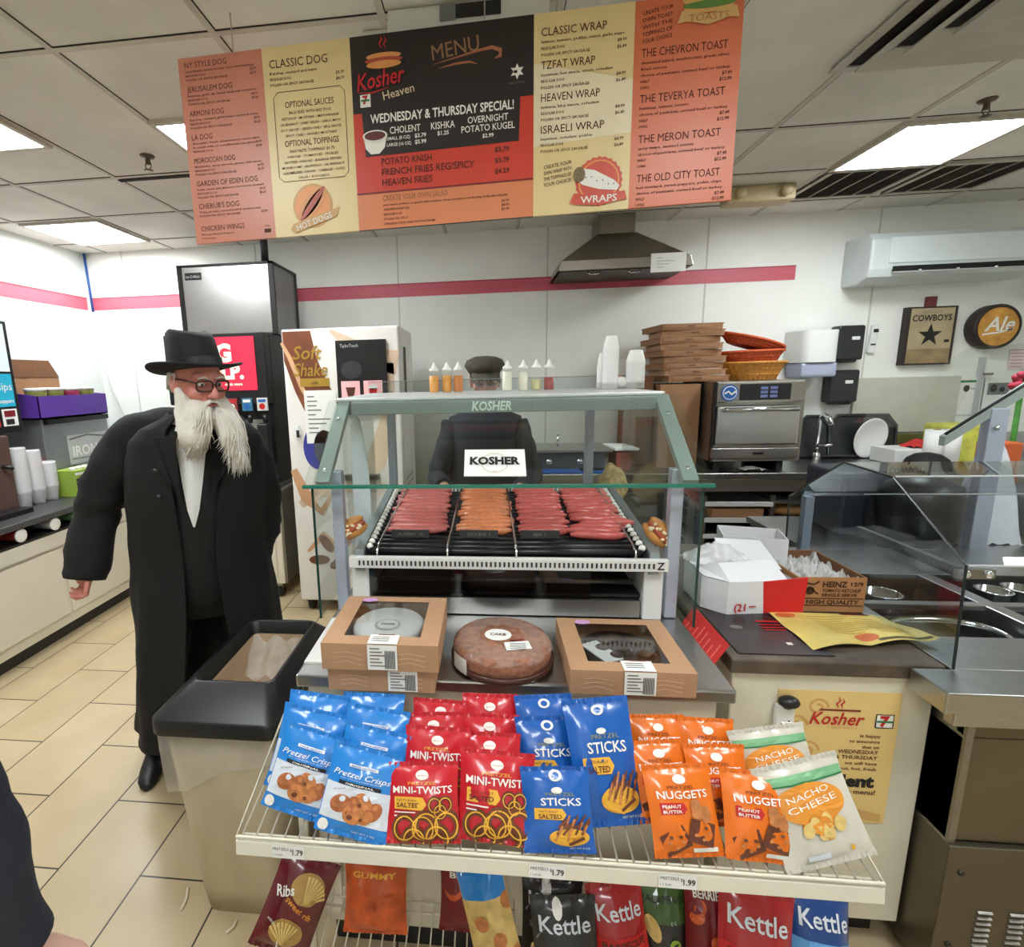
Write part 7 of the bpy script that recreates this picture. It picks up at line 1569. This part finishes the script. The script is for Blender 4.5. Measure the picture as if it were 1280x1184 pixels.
heelL = Vector((-1.22, 2.32, 0)); toeL = Vector((-1.10, 2.08, 0))
aR = heelR.lerp(toeR, .25); aL = heelL.lerp(toeL, .25)
hipR, hipL = pel-br_*.10, pel+br_*.10
knR = (hipR+Vector((aR.x, aR.y, .08)))/2+bf*.05; knL = (hipL+Vector((aL.x, aL.y, .08)))/2+bf*.06
hd = (wrR-elR).normalized()*.8+Vector((.05, -.05, -.6))
prims = head_prims(Hd)+[('cap', neck+Vector((0, .02, -.02)), neck+Vector((0, 0, .04)), .06, .055), ('ell', (neck+pel)/2+Vector((0, 0, .02)), (.19, .12, .26), Matrix((br_, -bf, Vector((0, 0, 1)))).transposed()), ('ell', pel+Vector((0, 0, .1)), (.17, .12, .22), Matrix((br_, -bf, Vector((0, 0, 1)))).transposed()),
         ('cap', shR+Vector((0, 0, -.05)), elR, .050, .043), ('cap', elR, wrR, .042, .030), ('cap', shL+Vector((0, 0, -.05)), elL, .050, .043), ('cap', elL, wrL, .042, .030), ('cap', neck+Vector((0, .02, -.10)), shR+Vector((0, 0, -.06)), .05, .045), ('cap', neck+Vector((0, .02, -.10)), shL+Vector((0, 0, -.06)), .05, .045),
         ('cap', hipR, knR, .08, .055), ('cap', knR, Vector((aR.x, aR.y, .07)), .055, .035), ('cap', hipL, knL, .08, .055), ('cap', knL, Vector((aL.x, aL.y, .07)), .055, .035)]
prims += hand_prims(wrR+Vector((0, 0, .045)), Vector((.05, -.02, -1)), bf*.8+br_*.5, 1.25, .95)+hand_prims(wrL, (wrL-elL), bf, .8)
mesh_part('body', organic(prims, .0052, 3), SKIN, t)
eyes(t, Hd); spectacles(t, Hd, TORT)
m = MB(); m.tube([Hd(-.026, .100, -.050), Hd(-.012, .107, -.056), Hd(.0, .109, -.058), Hd(.012, .107, -.056), Hd(.026, .100, -.049)], [.002, .005, .006, .005, .002], LIP, 8, flat=.6); m.build('mouth', t)
# beard: filled core and hundreds of strands in two long lobes
rnd = random.Random(3)
cores = []
tipA, tipB = Hd(-.035, .115, -.285), Hd(.055, .155, -.315)
tipA = PX(240, 572, 1.68); tipB = PX(300, 588, 1.68)
for sx, tip in ((1, tipA), (-1, tipB)):
    a = Hd(sx*.045, .070, -.085); mid = a.lerp(tip, .5)+Hd.f*.012+Hd.r*sx*.012; cores += [('cap', a, mid, .046, .046), ('cap', mid, tip.lerp(mid, .25), .046, .014)]
    cores += [('cap', Hd(sx*.073, .008, -.02), Hd(sx*.066, .036, -.090), .014, .030), ('cap', Hd(sx*.066, .036, -.090), mid+Hd.r*sx*.012, .034, .034)]
cores += [('ell', Hd(0, .070, -.105), (.060, .046, .045), Hd.M), ('cap', Hd(-.010, .106, -.043), Hd(-.046, .088, -.066), .009, .012), ('cap', Hd(.010, .106, -.043), Hd(.046, .088, -.066), .009, .012)]
core = organic(cores, .006, 2)
m = MB(); m.add([v.co for v in core.vertices], [tuple(p.vertices) for p in core.polygons], BEARD, True); bpy.data.meshes.remove(core)
for k in range(1000):
    sx = -1 if k % 2 else 1; tip = tipA if sx > 0 else tipB
    u = rnd.uniform(-1, 1); w_ = rnd.random()
    root = Hd(sx*(.006+.066*w_), .108-.085*w_*w_, -.062-.035*rnd.random()+.050*max(0, w_-.55)*2)
    L = rnd.uniform(.55, 1.06); spread = .075*(1-.62*L)
    end = root.lerp(tip, L)+Vector((rnd.uniform(-1, 1), rnd.uniform(-.8, .8), rnd.uniform(-.5, .5)))*max(.016, spread)
    pts = [root]
    for i in range(1, 6):
        q = i/5; pts.append(root.lerp(end, q)+Hd.f*(.030*sin(pi*q))+Vector((.006*sin(q*7+k), .006*cos(q*6+k), 0))*q+Hd.r*(sx*.010*sin(pi*q)))
    m.tube(pts, [.0030, .0032, .0028, .0022, .0015, .0005], BEARD, 4)
m.build('beard', t)
m = MB()
for sx in (1, -1):
    for k in range(40):
        a = Hd(sx*(.078+.003*rnd.random()), -.045+.05*rnd.random(), .035); m.tube([a, a+Hd.u*-.03+Hd.r*sx*.004, a+Hd.u*-.065-Hd.f*.01], [.003, .0035, .001], BEARD, 4)
for k in range(50): a = Hd(.06*(k/25-1), -.085+.02*abs(k/25-1), .03); m.tube([a, a+Hd.u*-.04-Hd.f*.006, a+Hd.u*-.075], [.003, .0035, .001], BEARD, 4)
m.build('hair', t)
# hat
Hh = Frame3(Hd(0, -.006, .046), Hd.f+Vector((0, 0, .30))+Hd.r*.0)
m = MB(); n_ = 48
def brim(r, k): 
    P = []
    for q in range(n_):
        a = 2*pi*q/n_; x, y = cos(a)*r*.93, sin(a)*r
        P.append(Hh(x, y, .018*(abs(cos(a))**2)*max(0, (r-.10)/.07)-.010*max(0, sin(a))*max(0, (r-.10)/.07)+k))
    return P
loft(m, [brim(.095, .004), brim(.13, .004), brim(.162, .006), brim(.168, .008), brim(.168, .003), brim(.162, -.001), brim(.13, -.004), brim(.095, -.004)], FELT, False, False); m.build('hat_brim', t)
m = MB()
def crown(s, z, back): return [Hh(cos(2*pi*q/n_)*.083*s, sin(2*pi*q/n_)*.102*s-back, z-(.022*max(0, sin(2*pi*q/n_)) if z > .1 else 0)+(.0 if z < .1 else -.010*(1-abs(cos(2*pi*q/n_))**2)*0)) for q in range(n_)]
loft(m, [crown(1.0, 0, 0), crown(1.02, .012, 0), crown(.98, .05, .003), crown(.93, .10, .008), crown(.86, .132, .012), crown(.76, .142, .014), crown(.55, .134, .014), crown(.3, .122, .014), crown(.05, .118, .014)], FELT, False, True); m.build('hat_crown', t)
m = MB(); loft(m, [[Hh(cos(2*pi*q/n_)*.0860, sin(2*pi*q/n_)*.1055, z) for q in range(n_)] for z in (.003, .034)], RIBBON, False, False); m.ell(Hh(.086, -.02, .018), (.006, .022, .014), RIBBON, 10, Hh.M); m.build('hat_band', t)
# shirt, suit, trousers
def ring_pt(c, a, b, th): return c+br_*(a*sin(th))+bf*(b*cos(th))
prof = [(1.505, .075, .075, -.00), (1.47, .14, .10, 0), (1.42, .19, .122, 0), (1.30, .222, .150, .005), (1.15, .228, .168, .015), (1.0, .225, .170, .015), (.86, .215, .155, .01), (.74, .205, .14, 0)]
m = MB(); rings = []
for z, a, b, fw in prof:
    c = Vector((neck.x, neck.y, z)).lerp(Vector((pel.x, pel.y, z)), min(1, (1.5-z)/.5))+bf*fw; rings.append([ring_pt(c, a, b, 2*pi*k/40) for k in range(40)])
loft(m, rings, SUITM, True, True); m.build('suit_jacket', t)
m = MB(); rows = [(1.515, .046, .088, 0), (1.47, .058, .118, 0), (1.40, .046, .140, .0), (1.30, .034, .160, .005), (1.20, .020, .176, .012), (1.135, .003, .180, .015)]
pts = []
for z, w_, b, fw in rows:
    c = Vector((neck.x, neck.y, z)).lerp(Vector((pel.x, pel.y, z)), min(1, (1.5-z)/.5))+bf*(b+fw); pts.append([c+br_*(w_*(q/6-1)-.012)-bf*(abs(q/6-1)*w_*.25) for q in range(13)])
m.add([p for r in pts for p in r], [(i*13+k, i*13+k+1, (i+1)*13+k+1, (i+1)*13+k) for i in range(5) for k in range(12)], SHIRT, True)
for sx in (-1, 1):
    a = neck+bf*.085+br_*(sx*.004-.012)+Vector((0, 0, .012)); m.add([a, a+br_*sx*.055+Vector((0, 0, .035))-bf*.03, a+br_*sx*.062+Vector((0, 0, -.015))-bf*.012, a+br_*sx*.03+Vector((0, 0, -.055))+bf*.02], [(0,1,2,3)], SHIRT)
m.build('white_shirt', t)
m = MB(); 
for hp, kn, an, sd in ((hipR, knR, aR, 1), (hipL, knL, aL, 2)): tube_cloth(m, [hp+Vector((0, 0, .02)), kn, Vector((an.x, an.y, .06))], [.105, .085, .075], SUITM, 22, .005, sd)
m.build('trousers', t)
shoe(t, heelR, toeR); shoe(t, heelL, toeL)
# long coat, open in front
cp = [(1.545, .085, .085, 44), (1.525, .125, .100, 36), (1.495, .190, .120, 30), (1.45, .232, .140, 25), (1.36, .248, .165, 21), (1.24, .254, .185, 17), (1.10, .258, .192, 14), (.95, .264, .194, 13), (.75, .278, .200, 15), (.55, .295, .205, 19), (.38, .312, .212, 22), (.235, .325, .216, 25)]
NT, NZ = 72, 60
def coat_pt(u, v, k=0):
    q = v*(len(cp)-1); i = min(int(q), len(cp)-2); w_ = q-i; z, a, b, al = [cp[i][j]*(1-w_)+cp[i+1][j]*w_ for j in range(4)]
    al = radians(al); th = al+(2*pi-2*al)*u
    c = Vector((neck.x, neck.y, z)).lerp(Vector((pel.x, pel.y, z)), min(1, (1.5-z)/.5))+bf*.012
    drop = max(0, (1.1-z))/.9
    fold = .016*drop*sin(7*th+2.2*sin(z*3))+.010*noise.noise(Vector((th*1.6, z*3.5, 4)))+.006*noise.noise(Vector((th*4, z*9, 8)))
    p = ring_pt(c, a+fold-k, b+fold-k, th)
    if z < .3: p.z += .012*sin(3*th)
    if u < .5: p += -br_*.0
    return p
m = MB(); m.grid(lambda u, v: coat_pt(u, v, 0), NT, NZ, COATM); m.grid(lambda u, v: coat_pt(1-u, v, .012), NT, NZ, COATM)
for u in (0, 1): m.add([coat_pt(u, j/NZ, kk) for j in range(NZ+1) for kk in (0, .012)], [(2*j, 2*j+1, 2*j+3, 2*j+2) for j in range(NZ)], COATM)
m.add([coat_pt(i/NT, 1, kk) for i in range(NT+1) for kk in (0, .012)], [(2*j, 2*j+1, 2*j+3, 2*j+2) for j in range(NT)], COATM)
m.build('coat', t)
m = MB(); tube_cloth(m, [neck+Vector((-.03, .02, .0)), shR+Vector((.05, .015, .0)), shR.lerp(elR, .4), elR, wrR+Vector((0, 0, -.005))], [.062, .088, .090, .082, .072], COATM, 26, .007, 3, 36); m.build('sleeve', t)
m = MB(); tube_cloth(m, [neck+Vector((.03, .04, .0)), shL+Vector((-.05, -.015, .0)), shL.lerp(elL, .4), elL, wrL], [.062, .088, .088, .080, .068], COATM, 26, .007, 5, 36); m.build('sleeve', t)
m = MB()      # turned down collar with lapels
def col(u, v):
    th = radians(26)+(2*pi-radians(52))*u; r = .078+.070*v+.014*sin(pi*v); back = abs(u-.5)*2
    c = Vector((neck.x, neck.y, 1.575-.085*v-.075*back**2)); return ring_pt(c, r*1.12, r*1.05, th)
m.grid(col, 40, 8, COATM)
for sx in (-1, 1):
    a = [(.060, 1.475, .135), (.125, 1.470, .118), (.135, 1.40, .150), (.075, 1.30, .180), (.050, 1.22, .190)]
    pp_ = [Vector((neck.x, neck.y, z)).lerp(Vector((pel.x, pel.y, z)), min(1, (1.5-z)/.5))+br_*(sx*x)+bf*(y+.012) for x, z, y in a]; m.add(pp_+[p-bf*.01 for p in pp_], [tuple(range(5)), tuple(range(9, 4, -1))]+[(i, (i+1) % 5, 5+(i+1) % 5, 5+i) for i in range(5)], COATM)
m.build('collar', t)
for z in (1.36, 1.27): 
    c = Vector((neck.x, neck.y, z))-br_*.13+bf*.172
    m = MB(); m.ell(c, (.011, .006, .011), BLACK, 12, Matrix((br_, bf, Vector((0, 0, 1)))).transposed()); m.build('button', t)
del t['old']

# ---------------- the worker behind the case
t = thing('person', 'worker in a dark cap and glasses standing behind the glass case', 'person', (-.03, 2.98, 0))
wf = Vector((.02, -1, 0)).normalized(); wr = Vector((-1, 0, 0))
HC = at(606, 476, y=2.95); Hw = Frame3(HC, Vector((.04, -1, -.12))); nk = Vector((HC.x, 2.98, HC.z-.17)); pl = Vector((HC.x-.02, 3.0, .90))
sR, sL = nk+Vector((-.17, .02, -.075)), nk+Vector((.17, .02, -.075)); eR, eL = Vector((nk.x-.27, 2.90, 1.10)), Vector((nk.x+.26, 2.90, 1.10)); wRr, wLl = Vector((nk.x-.20, 2.70, 1.03)), Vector((nk.x+.14, 2.68, 1.02))
M_ = Matrix.Identity(3)
pr = head_prims(Hw, .97)+[('cap', nk+Vector((0, 0, -.03)), nk+Vector((0, 0, .05)), .056, .052), ('ell', nk.lerp(pl, .4), (.17, .11, .26), M_), ('ell', pl+Vector((0, 0, .08)), (.16, .11, .2), M_), ('cap', sR, eR, .05, .04), ('cap', eR, wRr, .04, .028), ('cap', sL, eL, .05, .04), ('cap', eL, wLl, .04, .028), ('cap', nk+Vector((0, 0, -.11)), sR, .04, .04), ('cap', nk+Vector((0, 0, -.11)), sL, .04, .04)]
for sx in (-.09, .09): pr += [('cap', pl+Vector((sx, 0, 0)), pl+Vector((sx, -.01, -.42)), .08, .055), ('cap', pl+Vector((sx, -.01, -.42)), Vector((pl.x+sx, 3.02, .07)), .055, .035)]
pr += hand_prims(wRr, (wRr-eR), Vector((1, 0, .3)), .7)+hand_prims(wLl, (wLl-eL), Vector((-1, 0, .3)), .7)
mesh_part('body', organic(pr, .0065, 3), SKINB, t)
eyes(t, Hw); spectacles(t, Hw, mat('silver_frame', (150, 150, 150), .3, .6))
m = MB(); m.tube([Hw(-.02, .100, -.052), Hw(0, .106, -.054), Hw(.02, .100, -.052)], [.002, .005, .002], LIP, 8); m.build('mouth', t)
m = MB(); n_ = 40
def cr(sx, sy, z, b): return [Hw(cos(2*pi*q/n_)*sx*(1+.02*sin(8*2*pi*q/n_)), sin(2*pi*q/n_)*sy+b, z) for q in range(n_)]
loft(m, [cr(.084, .102, .040, -.01), cr(.098, .116, .060, -.008), cr(.112, .126, .085, -.004), cr(.098, .112, .112, -.006), cr(.06, .07, .128, -.008), cr(.005, .006, .134, -.008)], CAPM, False, True); m.build('cap', t)
m = MB(); m.grid(lambda u, v: Hw((.078+.012*v)*sin((u-.5)*2.3), (.085+.075*v)*cos((u-.5)*2.0)-.0+.01, .055-.022*v-.035*v*abs(2*u-1)**2), 20, 8, CAPM); m.grid(lambda u, v: Hw((.078+.012*v)*sin((.5-u)*2.3), (.085+.075*v)*cos((u-.5)*2.0)+.01, .050-.022*v-.035*v*abs(2*u-1)**2), 20, 8, CAPM); m.build('cap_peak', t)
m = MB()
for sx in (1, -1):
    for k in range(30): a = Hw(sx*.079, -.03+.05*k/30, .04); m.tube([a, a+Hw.u*-.03, a+Hw.u*-.055-Hw.f*.008], [.003, .004, .001], mat('brown_hair', (74, 58, 46), .8), 4)
m.build('hair', t)
WSH = mat('dark_navy_shirt', (30, 34, 44), .8, 0, .15, 40); m = MB(); rings = []
for z, a, b in ((nk.z+.02, .068, .062), (nk.z+.0, .13, .09), (nk.z-.03, .205, .115), (nk.z-.2, .215, .14), (1.2, .21, .145), (1.0, .205, .145), (.84, .205, .145)):
    c = Vector((nk.x, nk.y, z)).lerp(Vector((pl.x, pl.y, z)), min(1, (nk.z-z)/.5)); rings.append([c+Vector((a*sin(2*pi*k/36), -b*cos(2*pi*k/36), 0)) for k in range(36)])
loft(m, rings, WSH, True, True); m.build('shirt', t)
for a, b, c, sd in ((sR, eR, wRr, 1), (sL, eL, wLl, 2)): m = MB(); tube_cloth(m, [a, a.lerp(b, .5), b, b.lerp(c, .6)], [.078, .068, .058, .050], WSH, 20, .005, sd); m.build('sleeve', t)
m = MB()
for sx in (-.09, .09): tube_cloth(m, [pl+Vector((sx, 0, .02)), pl+Vector((sx, -.01, -.42)), Vector((pl.x+sx, 3.02, .06))], [.105, .085, .075], SUITM, 20, .004, 3)
m.build('trousers', t)
for sx in (-.09, .09): shoe(t, (pl.x+sx, 3.08, 0), (pl.x+sx, 2.83, 0))

# ---------------- bystander whose sleeve enters at the lower left
t = thing('person', 'bystander at the lower left corner, only a navy sleeve and wrist in view', 'person', (-.95, .22, 0))
W0 = at(18, 1190, y=.50); E0 = at(-85, 1000, y=.47); S0 = Vector((-.86, .28, 1.44)); nk = Vector((-1.02, .20, 1.50)); pl = Vector((-1.02, .20, .92))
hd_ = (W0-E0).normalized()
pr = [('cap', S0, E0, .052, .045), ('cap', E0, W0, .045, .030), ('cap', nk, S0, .05, .05), ('ell', nk.lerp(pl, .4), (.18, .12, .27), M_), ('ell', pl+Vector((0, 0, .08)), (.17, .12, .2), M_), ('cap', nk, nk+Vector((0, 0, .06)), .058, .054)]
Hb = Frame3(nk+Vector((0, .03, .17)), Vector((.5, 1, -.1))); pr += head_prims(Hb)
S1 = Vector((-1.18, .16, 1.44)); E1 = Vector((-1.26, .14, 1.14)); W1 = Vector((-1.24, .26, .90)); pr += [('cap', nk, S1, .05, .05), ('cap', S1, E1, .052, .044), ('cap', E1, W1, .044, .03)]+hand_prims(W1, W1-E1, (0, 1, 0), .8)
for sx in (-.09, .09): pr += [('cap', pl+Vector((sx, 0, 0)), pl+Vector((sx, .01, -.42)), .08, .055), ('cap', pl+Vector((sx, .01, -.42)), Vector((pl.x+sx, .20, .07)), .055, .035)]
pr += hand_prims(W0, hd_, Vector((.6, .8, 0)), .6, 1.05)
mesh_part('body', organic(pr, .0055, 3), mat('skin_near', (196, 156, 140), .5, 0, .08, 18, .08, 200), t)
m = MB(); tube_cloth(m, [S0, S0.lerp(E0, .5), E0, E0.lerp(W0, .55), W0-hd_*.005], [.085, .076, .066, .056, .050], NAVYJ, 26, .006, 9, 40); m.build('sleeve', t)
m = MB(); tube_cloth(m, [S1, S1.lerp(E1, .5), E1, W1], [.085, .076, .068, .054], NAVYJ, 24, .006, 4); m.build('sleeve', t)
m = MB(); rings = []
for z, a, b in ((1.52, .07, .065), (1.49, .14, .10), (1.44, .205, .125), (1.3, .22, .15), (1.1, .21, .15), (.95, .21, .15), (.78, .22, .155)): rings.append([Vector((nk.x+a*sin(2*pi*k/36), nk.y-b*cos(2*pi*k/36), z)) for k in range(36)])
loft(m, rings, NAVYJ, True, True); m.build('jacket', t)
m = MB()
for sx in (-.09, .09): tube_cloth(m, [pl+Vector((sx, 0, .02)), pl+Vector((sx, .01, -.42)), Vector((pl.x+sx, .20, .06))], [.105, .085, .075], SUITM, 20, .004, 3)
m.build('trousers', t)
for sx in (-.09, .09): shoe(t, (pl.x+sx, .14, 0), (pl.x+sx, .40, 0))
m = MB(); m.ell(Hb(0, -.012, .045), (.083, .102, .088), mat('brown_hair', (74, 58, 46), .8), 24, Hb.M); m.build('hair', t); eyes(t, Hb)
m = MB(); m.tube([Hb(-.02, .100, -.052), Hb(0, .106, -.054), Hb(.02, .100, -.052)], [.002, .005, .002], LIP, 8); m.build('mouth', t)
